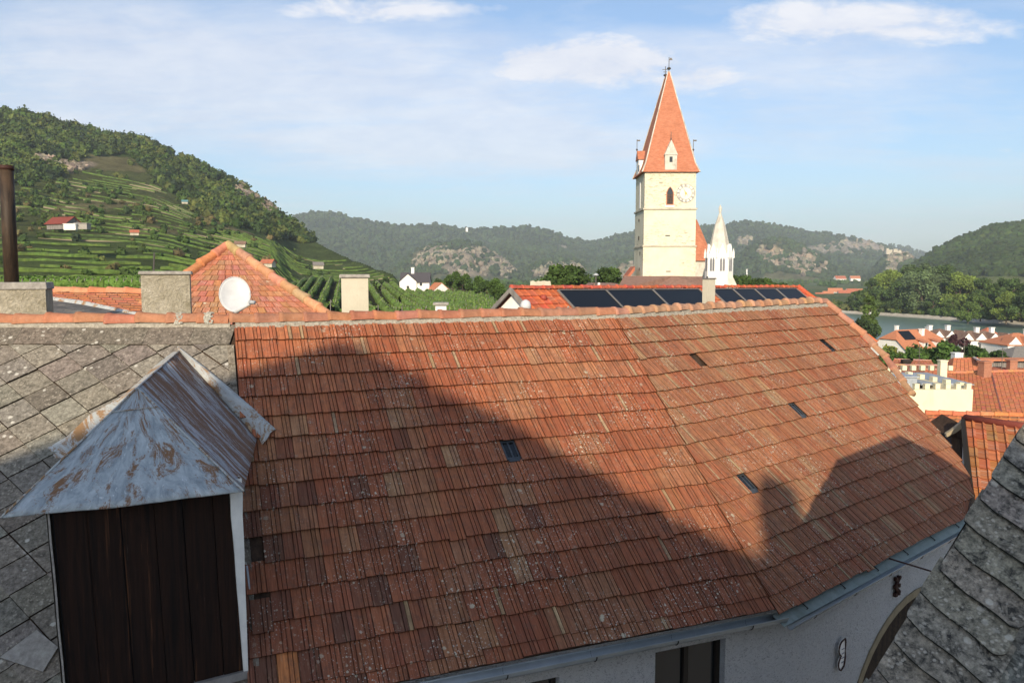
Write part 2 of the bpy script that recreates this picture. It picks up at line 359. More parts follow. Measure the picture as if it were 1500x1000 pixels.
def tiles(mb, sect, rows, length, skip=None, slip=None, newt=None):
    O = P0 if sect == 0 else S0; D = D1 if sect == 0 else D2; N = N1 if sect == 0 else N2
    G = S if sect == 0 else G2; ex = E if sect == 0 else E * GL2
    W = .2
    for k in range(1, rows + 2):
        tb = T0 + E * k
        last = tb > TE - .05
        if last: tb = TE + (.0 if sect == 0 else .08)
        if k == rows + 1 and not last: continue
        n = int(length / W) + 4; off = random.uniform(-1.5, -1) * W
        wav = random.uniform(0, 9)
        for i in range(n):
            x0 = off + i * W
            if x0 > length + .05 or x0 + W < -.30: continue
            if skip and skip(x0 + W / 2, k): GX[(sect, k)] = x0 + W / 2; continue
            col = tile_col(x0, tb, sect)
            dt = random.uniform(-.009, .009) + .012 * noise.noise(V((x0 * .8, k * 3.1, wav))); dh = random.uniform(0, .005)
            if random.random() < .015: dt += random.uniform(.015, .05)
            if slip:
                for sx, sk, sd in slip:
                    if sk == k and abs(x0 + W / 2 - sx) < W * .52: dt += sd; dh += .012
            if newt:
                for sx, sk, c in newt:
                    if sk == k and abs(x0 + W / 2 - sx) < W * .5: col = c
            top = ex + .05; skew = random.uniform(-.003, .003)
            vs = []; uv = []
            cols = []
            for (q, h0, lift) in ((top, 0, .003), (0.0, 0, .040), (0.0, 1, .040)):
                for u, h in PROF:
                    x = x0 + u * W + skew * (1 if q else -1)
                    hh = (h + lift + dh) if not h0 else (h + lift + dh - .013)
                    if sect == 0:
                        xx = min(max(x, -.036 * max(0, tb + dt - q - 1.2)), length); tt = tb + dt - q
                        p = O + D * xx + S * tt
                    else:
                        # in skew coordinates: walking up by q drifts by q*SC2/GL2
                        xs = x + (-q / GL2) * (-SC2) * 1.0
                        xs = min(max(xs, .004), vlim(tb + dt - q / GL2))
                        tt = tb + dt - q / GL2
                        p = O + S * tt + D * xs
                    vs.append(p + N * hh); uv.append((x + sect * 20, tb + dt - q + sect * 3))
            m = len(PROF); fs = []
            for j in range(m - 1):
                fs += [(j, j + 1, j + 1 + m, j + m), (j + m, j + 1 + m, j + 1 + 2 * m, j + 2 * m)]
            o = len(mb.v); mb.v += [tuple(p) for p in vs]; mb.uv += uv
            cr = jit(col, .13); cr2 = jit(col, .13)
            if random.random() < (.02 if sect == 0 else .10): cr = jit((.40, .27, .17), .1)
            if random.random() < (.02 if sect == 0 else .10): cr2 = jit((.37, .245, .15), .1)
            for a, f in enumerate(fs):
                j = a // 2; mb.f.append(tuple(i2 + o for i2 in f))
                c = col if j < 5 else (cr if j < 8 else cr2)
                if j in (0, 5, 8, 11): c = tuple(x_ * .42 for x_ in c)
                if a % 2: c = tuple(x_ * .5 for x_ in c)      # lip faces darkened, painting in the shaded gap under each tile
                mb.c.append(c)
GX = {}
VL = [(-1, 7.15), (4.2, 7.15), (4.6, 6.95), (5.0, 6.5), (5.14, 6.1), (5.30, 5.3)]
def vlim(t): return interp(VL, t)
def px2L(px, py):
    X = hit(px, py, P0, N1) - P0; return X.dot(D1), X.dot(S)
def px2R(px, py):
    X = hit(px, py, S0, N2) - S0; q = X.dot(G2) / GL2; return X.dot(D2) - q * SC2, q
def rowof(t): return int(math.ceil((t - T0) / E))
GL = []                                   # glass / vent tiles in the roof (section, x, row)
for px, py in ((748, 664),): x, t = px2L(px, py); GL.append((0, x, rowof(t)))
for px, py in ((1025, 529), (1173, 604), (1101, 712), (1213, 510)): x, t = px2R(px, py); GL.append((1, x, rowof(t)))
def skipL(x, k): return any(g[0] == 0 and g[2] == k and abs(g[1] - x) < .1 for g in GL) or (k == 11 and x < .06 and x > -.14)
def skipR(x, k):
    # x counts along the course at the tile's lower edge
    return any(g[0] == 1 and g[2] == k and abs(g[1] - x) < .1 for g in GL)
sl = []
for px, py, dd in ((380, 895, .09), (688, 940, .07), (1235, 487, .05), (460, 445, 0)):
    pass
xs_, ts_ = px2L(384, 905); slips = [(xs_, rowof(ts_) , .10)]
xs_, ts_ = px2L(690, 940); slips.append((xs_, rowof(ts_), .06))
xn, tn = px2L(412, 975)
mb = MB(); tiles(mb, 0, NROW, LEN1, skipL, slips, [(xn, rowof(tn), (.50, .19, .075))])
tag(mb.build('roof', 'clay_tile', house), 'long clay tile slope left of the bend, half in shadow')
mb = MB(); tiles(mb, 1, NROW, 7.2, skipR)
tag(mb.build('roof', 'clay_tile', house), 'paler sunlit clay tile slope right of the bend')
# boarding below the tiles
mb = MB()
mb.prism([P0 + D1 * .0 - N1 * .01, S0 - N1 * .01, S0 + S * (TE - .03) - N1 * .01, P0 + S * (TE - .03) - N1 * .01], -N1 * .05)
pts = [S0 - N2 * .012] + [S0 + D2 * vlim(t) + S * t - N2 * .012 for t in (0, 4.2, 4.6, 5.0, 5.12)] + [S0 + S * 5.1 - N2 * .012]
mb.prism(pts, -N2 * .05)
# rear slopes so the house is a solid
RB = V((-.37, .93, -.62)).normalized()
mb.quad(P0, S0, S0 + RB * 5, P0 + RB * 5); mb.quad(S0, S0 + D2 * 6.9, S0 + D2 * 6.9 + V((-.6, .7, -.6)) * 5, S0 + RB * 5)
mb.build('roof_boarding', 'beam_wood', house)
# glass tiles
for sec, x, k in GL:
    x = GX.get((sec, k), x)
    O, D, N = (P0, D1, N1) if sec == 0 else (S0, D2, N2); G = S if sec == 0 else G2; ex = E if sec == 0 else E * GL2
    base = O + S * (T0 + E * k) + D * x
    A = lambda a, q, h: base + D * a - G * q + N * h
    fr = MB(); w = .095
    q1 = ex + .02; c0 = .03
    for a0, a1, b0, b1 in ((-w, -w + .022, c0, q1), (w - .022, w, c0, q1), (-w + .022, w - .022, 0, .07), (-w + .022, w - .022, q1 - .03, q1), (-.012, .012, .07, q1 - .03)):
        hb = lambda q: .034 - .03 * q / q1
        fr.prism([A(a0, b0, hb(b0)), A(a1, b0, hb(b0)), A(a1, b1, hb(b1)), A(a0, b1, hb(b1))], -N * .022)
    o = fr.build('skylight', 'zinc_dark', house)
    g = MB(); g.quad(A(-w + .02, .07, .018), A(w - .02, .07, .018), A(w - .02, q1 - .03, .004), A(-w + .02, q1 - .03, .004)); g.build('pane', 'dark_glass', o)
# ridge tiles
def ridge_row(mb, a, b, up, step=.33, r=.10, r2=.115, seg=7, cols=((.42, .165, .085), (.50, .22, .12)), wob=.012, arc=(-10, 190)):
    a = V(a); b = V(b); L = (b - a).length; d = (b - a) / L; side = d.cross(up).normalized(); up = side.cross(d).normalized()
    n = max(1, int(round(L / step))); st = L / n
    for i in range(n):
        c = jit([lerp(x, y, random.random()) for x, y in zip(*cols)], .08)
        o1 = side * random.uniform(-wob, wob) + up * random.uniform(-wob, wob); o2 = side * random.uniform(-wob, wob) + up * random.uniform(-wob, wob)
        rings = [(-.015, r2 * 1.04), (.03, r2 * 1.06), (.045, r2 * .98), (st * .6, r * .98), (st + .004, r * .93)]
        vs = []; uv = []
        for q, rad in rings:
            for k in range(seg + 1):
                an = R(arc[0] + (arc[1] - arc[0]) * k / seg); pp = a + d * (i * st + q) + lerp(o1, o2, q / st) + side * math.cos(an) * rad + up * math.sin(an) * rad
                vs.append(pp); uv.append((i * st + q, an * rad * 3))
        fs = []
        for j in range(len(rings) - 1):
            for k in range(seg): fs.append((j * (seg + 1) + k, j * (seg + 1) + k + 1, (j + 1) * (seg + 1) + k + 1, (j + 1) * (seg + 1) + k))
        fs.append(tuple(range(seg, -1, -1)))
        mb.add(vs, fs, c, uv)
UP = V((0, 0, 1)); RZ = V((0, .03, .045))
mb = MB(); ridge_row(mb, P0 + RZ - D1 * .05, S0 + RZ, UP, r=.098, r2=.107, cols=((.33, .14, .08), (.40, .18, .105))); ridge_row(mb, S0 + RZ, S0 + D2 * 6.85 + RZ + V((0, 0, .03)), UP, .32, .085, .103, cols=((.42, .22, .13), (.46, .26, .16)))
mb.build('ridge_tiles', 'ridge_clay', house, True)
# hip tiles down the right end
mb = MB(); hp = [S0 + D2 * 6.85 + UP * .05]
for t, x in ((1.0, 7.32), (1.7, 7.42), (2.7, 7.26)): hp.append(S0 + D2 * x + S * t + N2 * .03)
for a, b in zip(hp[::-1], hp[::-1][1:]): ridge_row(mb, a, b, N2, .34, .08, .092, cols=((.40, .19, .11), (.46, .24, .15)))
mb.build('hip_tiles', 'ridge_clay', house, True)
# hip face on the far side
mb = MB(); ed_ = [S0 + D2 * (6.85 if t == 0 else vlim(t)) + S * t - N2 * .02 - D2 * .06 for t in (0, 1, 4.2, 4.6, 5.0, 5.1)]
for a, b in zip(ed_, ed_[1:]): mb.quad(a, b, V((b.x, b.y, -9.5)), V((a.x, a.y, -9.5)))
mb.build('end_wall', 'white_roughcast', house)
# mortar below the ridge
def crumbs(mb, a, b, n, size, spread, N, col=(1, 1, 1)):
    a = V(a); b = V(b); d = (b - a).normalized(); sd = N.cross(d).normalized()
    for i in range(n):
        p = a.lerp(b, random.random()) + sd * random.uniform(-spread, spread) + N * random.uniform(-.004, .02)
        s_ = size * random.uniform(.4, 1.3); vs = []
        for k in range(6):
            v = [V((1, 0, 0)), V((-1, 0, 0)), V((0, 1, 0)), V((0, -1, 0)), V((0, 0, 1)), V((0, 0, -1))][k]
            vs.append(p + v * s_ * random.uniform(.6, 1.2))
        mb.add(vs, [(0, 2, 4), (2, 1, 4), (1, 3, 4), (3, 0, 4), (2, 0, 5), (1, 2, 5), (3, 1, 5), (0, 3, 5)], col)
mb = MB()
def strip(mb, a, b, D, Sd, N, w0, w1, seg):
    L = (b - a).length; pr = None
    for i in range(seg + 1):
        p = a.lerp(b, i / seg); w = lerp(w0, w1, .5 + .5 * noise.noise(V((i * .31, w0 * 50, 0)))) + random.uniform(-.008, .008)
        cur = (p - Sd * .03 + N * .05, p + Sd * w * .5 + N * (.045 + random.uniform(0, .01)), p + Sd * w + N * .02)
        if pr:
            for j in (0, 1): mb.quad(pr[j], cur[j], cur[j + 1], pr[j + 1], uvs=[(i * .1, j)] * 4)
        pr = cur
strip(mb, P0 + D1 * .02, S0, D1, S, N1, .06, .135, 150); strip(mb, S0, S0 + D2 * 6.85, D2, S, N2, .06, .135, 160)
crumbs(mb, P0 + S * .12, S0 + S * .12, 260, .012, .03, N1); crumbs(mb, S0 + S * .11, S0 + D2 * 6.8 + S * .11, 320, .014, .035, N2)
crumbs(mb, S0 + D2 * 7.1 + S * .3, S0 + D2 * 7.1 + S * 1.6, 40, .02, .03, N2)
mb.build('mortar', 'mortar', house)
for px, py, n, sp, sz in ((835, 458, 90, .12, .03), (800, 463, 60, .05, .02), (985, 456, 70, .03, .02), (1040, 452, 90, .06, .026), (1010, 456, 60, .04, .022), (1110, 446, 22, .03, .02), (1065, 452, 40, .04, .018)):
    mb = MB(); c = hit(px, py, P0 if px < 898 else S0, N1 if px < 898 else N2); D = D1 if px < 898 else D2
    for i in range(n):
        dx = max(-2, min(2, random.gauss(0, 1))); q = c + D * dx * sp * 1.3 + UP * abs(random.gauss(0, .028)) * (1 - abs(dx) * .4) + V((0, -.05, .0))
        crumbs(mb, q, q + D * .01, 1, sz * .8, .005, N1)
    mb.build('mortar_lump', 'lump_mortar', house)
# odd mortar pats across the left ridge tiles come with the slate house below
# ---- gutters, walls
EV1 = P0 + S * TE; EV2 = S0 + S * (TE + .08); H1 = V((D1.y, -D1.x, 0)); H2 = V((D2.y, -D2.x, 0))   # outward
def gutter(a, b, H, name, parent, drop=.05, rad=.065, mat='zinc'):
    a = V(a); b = V(b); mb = MB(); prof = [(-rad, .02)] + [(math.cos(R(180 + q)) * rad, math.sin(R(180 + q)) * rad) for q in range(0, 181, 20)] + [(rad, .012), (rad + .012, .016), (rad + .012, .0)]
    n = len(prof); rw = []
    for p in (a, b):
        for (x, z) in prof: rw.append(p + H * (x + rad * .75) + UP * (z - drop))
    mb.add(rw, [(i, i + 1, i + 1 + n, i + n) for i in range(n - 1)])
    o = mb.build(name, mat, parent, True)
    md = o.modifiers.new('s', 'SOLIDIFY'); md.thickness = .004
    L = (b - a).length; k = max(1, int(L / .95)); 
    for i in range(k):
        p = a.lerp(b, (i + .5) / k); m2 = MB()
        pts = [p + H * (math.cos(R(q)) * (rad + .006) + rad * .75) + UP * (math.sin(R(q)) * (rad + .006) - drop) for q in range(178, 366, 20)]
        m2.tube(pts, .007, 5); m2.build('bracket', 'black_iron', o)
    return o
g0 = EV1 - D1 * 1.2; g1 = EV1 + D1 * (LEN1 + .12)
gutter(g0, g1 + H1 * .0, H1, 'gutter', house, .06, .07)
g2 = EV2 + D2 * .12 + H2 * .07; g3 = EV2 + D2 * 6.3 + H2 * .07
gutter(g2, g3, H2, 'gutter', house, .10, .05)
mb = MB()                                   # pale green eaves flashing above the right gutter
for a, b, H in ((EV2 + D2 * .0, EV2 + D2 * 6.0, H2),):
    mb.prism([a - H * .05 - UP * .0, b - H * .05 - UP * .0, b + H * .10 - UP * .085, a + H * .10 - UP * .085], -UP * .006)
mb.build('eaves_flashing', 'board_green', house)
for i in range(6):
    mb = MB(); p = EV2 + D2 * (.6 + i * .95); mb.tube([p - H2 * .02 + UP * .004, p + H2 * .07 - UP * .045, p + H2 * .05 - UP * .06], .008, 5); mb.build('snow_hook', 'black_iron', house)
mb = MB(); p = EV2 + D2 * 2.95; mb.tube([p + UP * .0, p + V((.9, -.55, -.16)), at(1386, 822, 5.0)], .012, 6); 
tag(mb.build('iron_rod', 'iron_red', None, origin=p), 'thin dark rod reaching from the grey gutter over to the mossy slate roof', 'rod')
WO1 = EV1 - H1 * .10; WO2 = EV2 - H2 * .03
cr_ = None
def wpt1(px, py): return hit(px, py, WO1, H1)
def wpt2(px, py): return hit(px, py, WO2, H2)
# corner of the two wall planes
den = H1.x * H2.y - H1.y * H2.x; c1 = WO1.dot(H1) - WO1.z * 0; c2 = WO2.x * H2.x + WO2.y * H2.y; c1 = WO1.x * H1.x + WO1.y * H1.y
CX = (c1 * H2.y - c2 * H1.y) / den; CY = (H1.x * c2 - H2.x * c1) / den
ZT, ZB = EV1.z - .02, -9.5
def wall_with_holes(mb, o2, D, H, x0, x1, zt, zb, holes, reveal=.22):
    """vertical wall from x0 to x1 along D through o2, rectangular or arched holes [(xa,xb,za,zb,arch)]"""
    P = lambda x, z, dpt=0: V((o2.x, o2.y, 0)) + D * x + UP * z - H * dpt
    cur = x0
    for xa, xb, za, zb_, arch in sorted(holes):
        mb.quad(P(cur, zb), P(xa, zb), P(xa, zt), P(cur, zt))
        outl = [(xa, za), (xa, zb_)]
        if arch:
            n = 16; cx = (xa + xb) / 2; rx = (xb - xa) / 2; outl = [(xa, za)]
            for i in range(n + 1):
                a = math.pi - math.pi * i / n; outl.append((cx + rx * math.cos(a), zb_ - arch + arch * math.sin(a)))
            outl.append((xb, za))
        else: outl = [(xa, za), (xa, zb_), (xb, zb_), (xb, za)]
        top = outl[1:-1]
        for (a, b) in zip(top, top[1:]): mb.quad(P(a[0], a[1]), P(b[0], b[1]), P(b[0], zt), P(a[0], zt))
        mb.quad(P(xa, zb), P(xb, zb), P(xb, za), P(xa, za)) if za > zb else None
        for (a, b) in zip(outl, outl[1:]): mb.quad(P(a[0], a[1]), P(b[0], b[1]), P(b[0], b[1], reveal), P(a[0], a[1], reveal))
        cur = xb
    mb.quad(P(cur, zb), P(x1, zb), P(x1, zt), P(cur, zt))
    return P
CO = V((CX, CY, 0)); W1O = CO - D1 * 12
def x1of(px, py): return (wpt1(px, py) - W1O).dot(D1), wpt1(px, py).z
wa, wt = x1of(960, 957); wb, wt2 = x1of(1063, 934); wlow = wt2 - 1.15
va, vt = x1of(700, 1000); vb, vt2 = x1of(820, 990)
mb = MB(); PW = wall_with_holes(mb, W1O, D1, H1, 0, 12, ZT, ZB, [(va, vb, vt2 - 1.1, vt2, 0), (wa, wb, wlow, wt2, 0)])
holes1 = [(va, vb, vt2 - 1.1, vt2), (wa, wb, wlow, wt2)]
def x2of(px, py): q = wpt2(px, py); return (q - CO).dot(D2), q.z
ga, gz = x2of(1247, 990); gt, gtz = x2of(1340, 873)
GW = (gt - ga) * 2.0; AR = GW * .40
P2 = wall_with_holes(mb, CO, D2, H2, 0, 5.6, ZT, ZB, [(ga, ga + GW, ZB, gtz, AR)], .3)
e = CO + D2 * 5.6; mb.quad(V((e.x, e.y, ZB)), V((e.x, e.y, ZB)) + V((.3, 1.5, 0)), V((e.x, e.y, ZT)) + V((.3, 1.5, 0)), V((e.x, e.y, ZT)))
mb.quad(V((W1O.x, W1O.y, ZB)), V((W1O.x, W1O.y, ZB)) - H1 * 8, V((W1O.x, W1O.y, ZT)) - H1 * 8, V((W1O.x, W1O.y, ZT)))
mb.build('wall', 'white_roughcast', house)
for xa, xb, za, zb_ in holes1:
    fr = MB(); t = .055
    def bar(a0, a1, z0, z1, d0=.10, d1=.16): fr.prism([PW(a0, z0, d0), PW(a1, z0, d0), PW(a1, z1, d0), PW(a0, z1, d0)], -H1 * (d1 - d0))
    bar(xa + .001, xa + t, za + .001, zb_ - .001); bar(xb - t, xb - .001, za + .001, zb_ - .001); bar(xa + t, xb - t, zb_ - t, zb_ - .001); bar(xa + t, xb - t, za + .001, za + t)
    m = (xa + xb) / 2; bar(m - .03, m + .03, za + t, zb_ - t, .095, .155)
    o = fr.build('window', 'dark_frame', house)
    for a0, a1 in ((xa + t, m - .03), (m + .03, xb - t)):
        g = MB(); g.quad(PW(a0, za + t, .135), PW(a1, za + t, .135), PW(a1, zb_ - t, .135), PW(a0, zb_ - t, .135)); g.build('pane', 'dark_glass', o)
# arched gate: trim and plank leaves
mb = MB(); n = 20; cx = ga + GW / 2
oi, oo = [], []
for i in range(n + 1):
    a = math.pi - math.pi * i / n
    oi.append((cx + GW / 2 * math.cos(a), gtz - AR + AR * math.sin(a))); oo.append((cx + (GW / 2 + .11) * math.cos(a), gtz - AR + (AR + .11) * math.sin(a)))
oi = [(ga, ZB)] + oi + [(ga + GW, ZB)]; oo = [(ga - .11, ZB)] + oo + [(ga + GW + .11, ZB)]
for i in range(len(oi) - 1):
    mb.quad(P2(oo[i][0], oo[i][1], -.02), P2(oo[i + 1][0], oo[i + 1][1], -.02), P2(oi[i + 1][0], oi[i + 1][1], -.02), P2(oi[i][0], oi[i][1], -.02))
    mb.quad(P2(oi[i][0], oi[i][1], -.02), P2(oi[i + 1][0], oi[i + 1][1], -.02), P2(oi[i + 1][0], oi[i + 1][1], .05), P2(oi[i][0], oi[i][1], .05))
    mb.quad(P2(oo[i][0], oo[i][1], .0), P2(oo[i + 1][0], oo[i + 1][1], .0), P2(oo[i + 1][0], oo[i + 1][1], -.02), P2(oo[i][0], oo[i][1], -.02))
gate = mb.build('gate_arch', 'arch_trim', house)
mb = MB(); 
for i in range(60):
    z = ZB + i * .09
    mb.prism([P2(ga - .02, z, .20), P2(ga + GW + .02, z, .20), P2(ga + GW + .02, z + .082, .22), P2(ga - .02, z + .082, .22)], -H2 * .03)
mb.quad(P2(ga, ZB, .26), P2(ga + GW, ZB, .26), P2(ga + GW, gtz, .26), P2(ga, gtz, .26))
mb.build('gate_leaf', 'gate_wood', house)
# wrought iron ornaments on the wall
def scroll(px, py, h, name, label):
    x, z = x2of(px, py); mb = MB(); lean = .0
    for k in (-1, 1):
        pts = []
        for i in range(24):
            t = i / 23; a = t * 2 * math.pi * 1.15 * k; rr = h * .22 * (1 - .45 * t)
            pts.append(P2(x + k * h * .17 + math.cos(a) * rr * .7, z + h * .5 - t * h + math.sin(a) * rr * .5, -.035 - .01 * math.sin(t * 9)))
        mb.tube(pts, .016, 6)
        for zz in (-.45, 0, .45): mb.box(P2(x + k * h * .2, z + zz * h, -.03), (.045, .045, .05), rot(B2))
    mb.tube([P2(x, z - h * .4, -.02), P2(x, z + h * .4, -.02)], .018, 6)
    return tag(mb.build(name, 'iron_red', None, origin=P2(x, z)), label, 'wall anchor')
scroll(1311, 857, .26, 'iron_wall_anchor', 'rusty curled iron wall anchor on the white wall just under the gutter')
x, z = x2of(1229, 957); mb = MB(); t_ = thing('wall_plaque', P2(x, z), 'white wavy-edged plaque in a black iron frame beside the arched gate', 'plaque')
out = []
hh = .20
for i in range(25):
    t = i / 24; out.append((-.02 - .075 * abs(math.sin(t * math.pi * 2)) ** .7 - .01, hh - 2 * hh * t))
out2 = [(.05, -hh * .8), (.075, -hh * .3), (.075, hh * .8), (.06, hh * 1.05)]
pl = out + out2; mb.prism([P2(x + a, z + b, -.03) for a, b in pl], H2 * .012); mb.build('plate', 'white_wall', t_)
mb = MB(); mb.tube([P2(x + a, z + b, -.05) for a, b in pl] + [P2(x + pl[0][0], z + pl[0][1], -.05)], .011, 6); mb.build('iron_frame', 'iron_red', t_)
for q in (-.1, -.04, .02, .08): mb = MB(); mb.box(P2(x + .015, z + q, -.046), (.07, .012, .004), rot(B2)); mb.build('groove', 'clock_ink', t_)
# ---------------------------------------------------------------- slate roofed house, left
sh = thing('slate_roofed_house', (-5, 10, -9.5), 'house on the left with a lichened grey slate roof and a rusty metal hooded dormer', 'house')
A3 = lambda x, g, h=0: P0 + D3 * x + G3 * g + N3 * h
def bx(g): return .2974 * g - .012            # boundary with the clay tiles
mb = MB()
mb.prism([A3(-9, 0, -.01), A3(0, 0, -.01), A3(bx(8.2), 8.2, -.01), A3(-9, 8.2, -.01)], -N3 * .06)
mb.quad(A3(-9, 0), A3(0, 0), A3(0, 0) + V((0, 3, -2.4)), A3(-9, 0) + V((0, 3, -2.4)))
mb.build('roof_boarding', 'beam_wood', sh)
mb = MB(); cell = .372; u1 = V((math.cos(R(37.5)), math.sin(R(37.5)))); u2 = V((-math.cos(R(41)), math.sin(R(41))))
ox, og = -1.99, 1.03
for i in range(-32, 32):
    for j in range(-32, 34):
        cx = ox + (i * u1.x - j * u2.x * -1 * -1) * cell if False else ox + (i * u1.x + j * u2.x) * cell
        cg = og + (i * u1.y + j * u2.y) * cell
        if cx < -9.5 or cg < -.2 or cg > 8.4 or cx > 3: continue
        r1 = random.uniform(-.008, .008); r2 = random.uniform(-.008, .008); gp = .007
        # each plate reaches under the one above it; its lower edges sit proud
        def pt(a, b): return (cx + (a * u1.x + b * u2.x) * cell + r1, cg + (a * u1.y + b * u2.y) * cell + r2)
        quad = [pt(gp, gp), pt(1 - gp, gp), pt(1 - gp, 1 - gp), pt(gp, 1 - gp)]
        quad = clip(quad, (-9, .39), (0, 1)); 
        if len(quad) < 3: continue
        quad = clip(quad, (bx(0), 0), (-1, .2974))
        if len(quad) < 3: continue
        quad = clip(quad, (0, 8.2), (0, -1)); quad = clip(quad, (-9, 0), (1, 0)) if len(quad) > 2 else quad
        if len(quad) < 3: continue
        inv = lambda x, g: ((x - cx - r1), (g - cg - r2))
        hz = random.uniform(0, .004)
        det = (u1.x * u2.y - u1.y * u2.x) * cell
        def hgt(p):
            dx, dg = inv(*p); a = (dx * u2.y - dg * u2.x) / det; b = (u1.x * dg - u1.y * dx) / det
            return .004 + .016 * b + .012 * a + hz
        c = jit((1, 1, 1), .13)
        if random.random() < .06: c = jit((.7, .7, .7), .1)
        top = [A3(x, g, hgt((x, g))) for x, g in quad]; n = len(quad)
        bot = [p - N3 * .012 for p in top]
        uvq = [(p[0], p[1]) for p in quad] * 2; mb.add(top + bot, [tuple(range(n))], c, uvq); mb.add(top + bot, [(k, k + n, (k + 1) % n + n, (k + 1) % n) for k in range(n)], (.22, .21, .2), uvq)
# top course, long plates laid square
x = -9
while x < -.02:
    w = random.uniform(.5, .62); x1 = min(x + w, bx(.2))
    c = jit((.72, .70, .68), .1); g1 = .40 + random.uniform(-.006, .006) + (.012 * (x + 9) / 9 - .02)
    top = [A3(x + .002, .03, .024), A3(x1 - .002, .03, .024), A3(x1 - .002, g1, .034), A3(x + .002, g1, .034)]
    mb.add(top + [p - N3 * .012 for p in top], [(0, 1, 2, 3), (3, 2, 6, 7), (2, 1, 5, 6), (0, 3, 7, 4)], c, [(x, 50), (x1, 50), (x1, 50 + g1), (x, 50 + g1)] * 2); x = x1
# edge plates along the clay tiles
g = .40
while g < 8:
    top = [A3(bx(g) - .085, g, .026), A3(bx(g) - .001, g, .026), A3(bx(g + .34) - .001, g + .34, .036), A3(bx(g + .34) - .085, g + .34, .036)]
    mb.add(top + [p - N3 * .012 for p in top], [(0, 1, 2, 3), (3, 2, 6, 7), (0, 3, 7, 4), (2, 1, 5, 6)], jit((.95, .93, .9), .1), [(30 + q[0], q[1]) for q in ((0, g), (.1, g), (.1, g + .34), (0, g + .34))] * 2); g += .345
tag(mb.build('slate_roof', 'grey_slate', sh), 'grey fibre slates laid diagonally, spotted with lichen')
mb = MB(); ridge_row(mb, P0 + RZ - D3 * 9.0, P0 + RZ - D3 * .05, UP, .40, .10, .115, cols=((.38, .155, .085), (.44, .19, .105)), wob=.014)
mb.build('ridge_tiles', 'ridge_clay', sh, True)
mb = MB(); 
for px in (260, 302, 305): 
    c0 = at(px, 463, 10.55)
    m3 = MB()
    for i in range(70):
        a_ = R(random.uniform(60, 200)); rc_ = P0 + RZ; q_ = V((c0.x + random.gauss(0, .022), rc_.y + math.cos(a_) * .108, rc_.z + math.sin(a_) * .108)); m3.box(q_, [random.uniform(.012, .026)] * 3, rot(random.random()))
    m3.build('mortar_pat', 'lump_mortar', sh)
strip(mb, A3(-9, .02), A3(-.02, .02), D3, G3, N3, .05, .09, 90)
mb.build('mortar', 'mortar', sh)
# ---- dormer
dm = bpy.data.objects.new('dormer', None); C.objects.link(dm); dm.parent = sh; dm.location = V((-3.5, 7, -3.5)) - sh.location
tag(dm, 'plank-fronted loft dormer under a rusty blue-grey metal hood')
def eye_z(px, py, z): r = ray(px, py); return r * (z / r.z)
ZE = -1.93
CR_ = eye_z(357, 719, ZE); CLf = eye_z(1, 758, ZE - .02); CB = eye_z(369, 643, ZE)
AP = at(201, 568, 7.50); BK = at(262, 514, 10.15)
# left side by symmetry
axis = (BK - AP); axis.z = 0; axis.normalize()
LB = CLf + axis * 2.6
# valley foot points lie on the slate plane
def drop_plane(p, dirn, N=N3, O=P0): return p + dirn * ((O - p).dot(N) / dirn.dot(N))
LBp = drop_plane(CLf, V((axis.x, axis.y, 0))); CBp = drop_plane(CR_, V((axis.x, axis.y, 0)))
def sheet(mb, a, b, c, d, n=10, m=8, N=None, amp=.012, uvs=None, sag=0):
    """bilinear patch a-b (top) d-c (bottom), slightly dented"""
    vs = []; uv = []
    for i in range(n + 1):
        for j in range(m + 1):
            u, v = i / n, j / m; p = (a.lerp(b, u)).lerp(d.lerp(c, u), v)
            am = amp * (1 if 0 < i < n else .3)
            p = p + N * (am * noise.noise(p * 2.3) + amp * .6 * noise.noise(p * 6)) - UP * sag * math.sin(u * math.pi) * v
            vs.append(p); uv.append((u * (c - d).length, v * (d - a).length))
    k = m + 1
    mb.add(vs, [(i * k + j, i * k + j + 1, (i + 1) * k + j + 1, (i + 1) * k + j) for i in range(n) for j in range(m)], (1, 1, 1), uv)
mb = MB(); nf = (CR_ - CLf).cross(AP - CLf).normalized()
sheet(mb, AP + V((-.02, 0, 0)), AP + V((.02, 0, 0)), CR_, CLf, 22, 16, nf, .02, sag=.012)
o = mb.build('front_hood', 'rusty_metal', dm, True); md = o.modifiers.new('s', 'SOLIDIFY'); md.thickness = .012
mb = MB(); ns = (CR_ - AP).cross(BK - AP).normalized()
CBx = drop_plane(CR_, V((axis.x, axis.y, 0)))
sheet(mb, AP, BK, CBx, CR_, 14, 12, ns, .014)
o = mb.build('side_hood', 'streaked_metal', dm, True); o['label'] = 'right side of the hood, streaked brown with rust'; md = o.modifiers.new('s', 'SOLIDIFY'); md.thickness = .012
mb = MB(); nl = (BK - AP).cross(CLf - AP).normalized(); sheet(mb, BK, AP, CLf, LBp, 12, 10, nl, .014)
o = mb.build('side_hood', 'rusty_metal', dm, True)
# seam roll on the hips and ridge
for a, b, r_ in ((AP, CR_, .009), (AP, CLf, .009), (AP, BK, .008)):
    mb = MB(); n = 14; mb.tube([a.lerp(b, i / n) + V((0, 0, .002 + .006 * noise.noise(V((i, r_ * 99, 2))))) for i in range(n + 1)], r_, 6); mb.build('hip_seam', 'pale_flashing', dm, True)
# horizontal lap seam near the top of the front hood
mb = MB(); a = AP.lerp(CLf, .22); b = AP.lerp(CR_, .20); mb.tube([a.lerp(b, i / 8) + nf * (.012 if nf.y < 0 else -.012) for i in range(9)], .006, 5); mb.build('lap_seam', 'pale_flashing', dm, True)
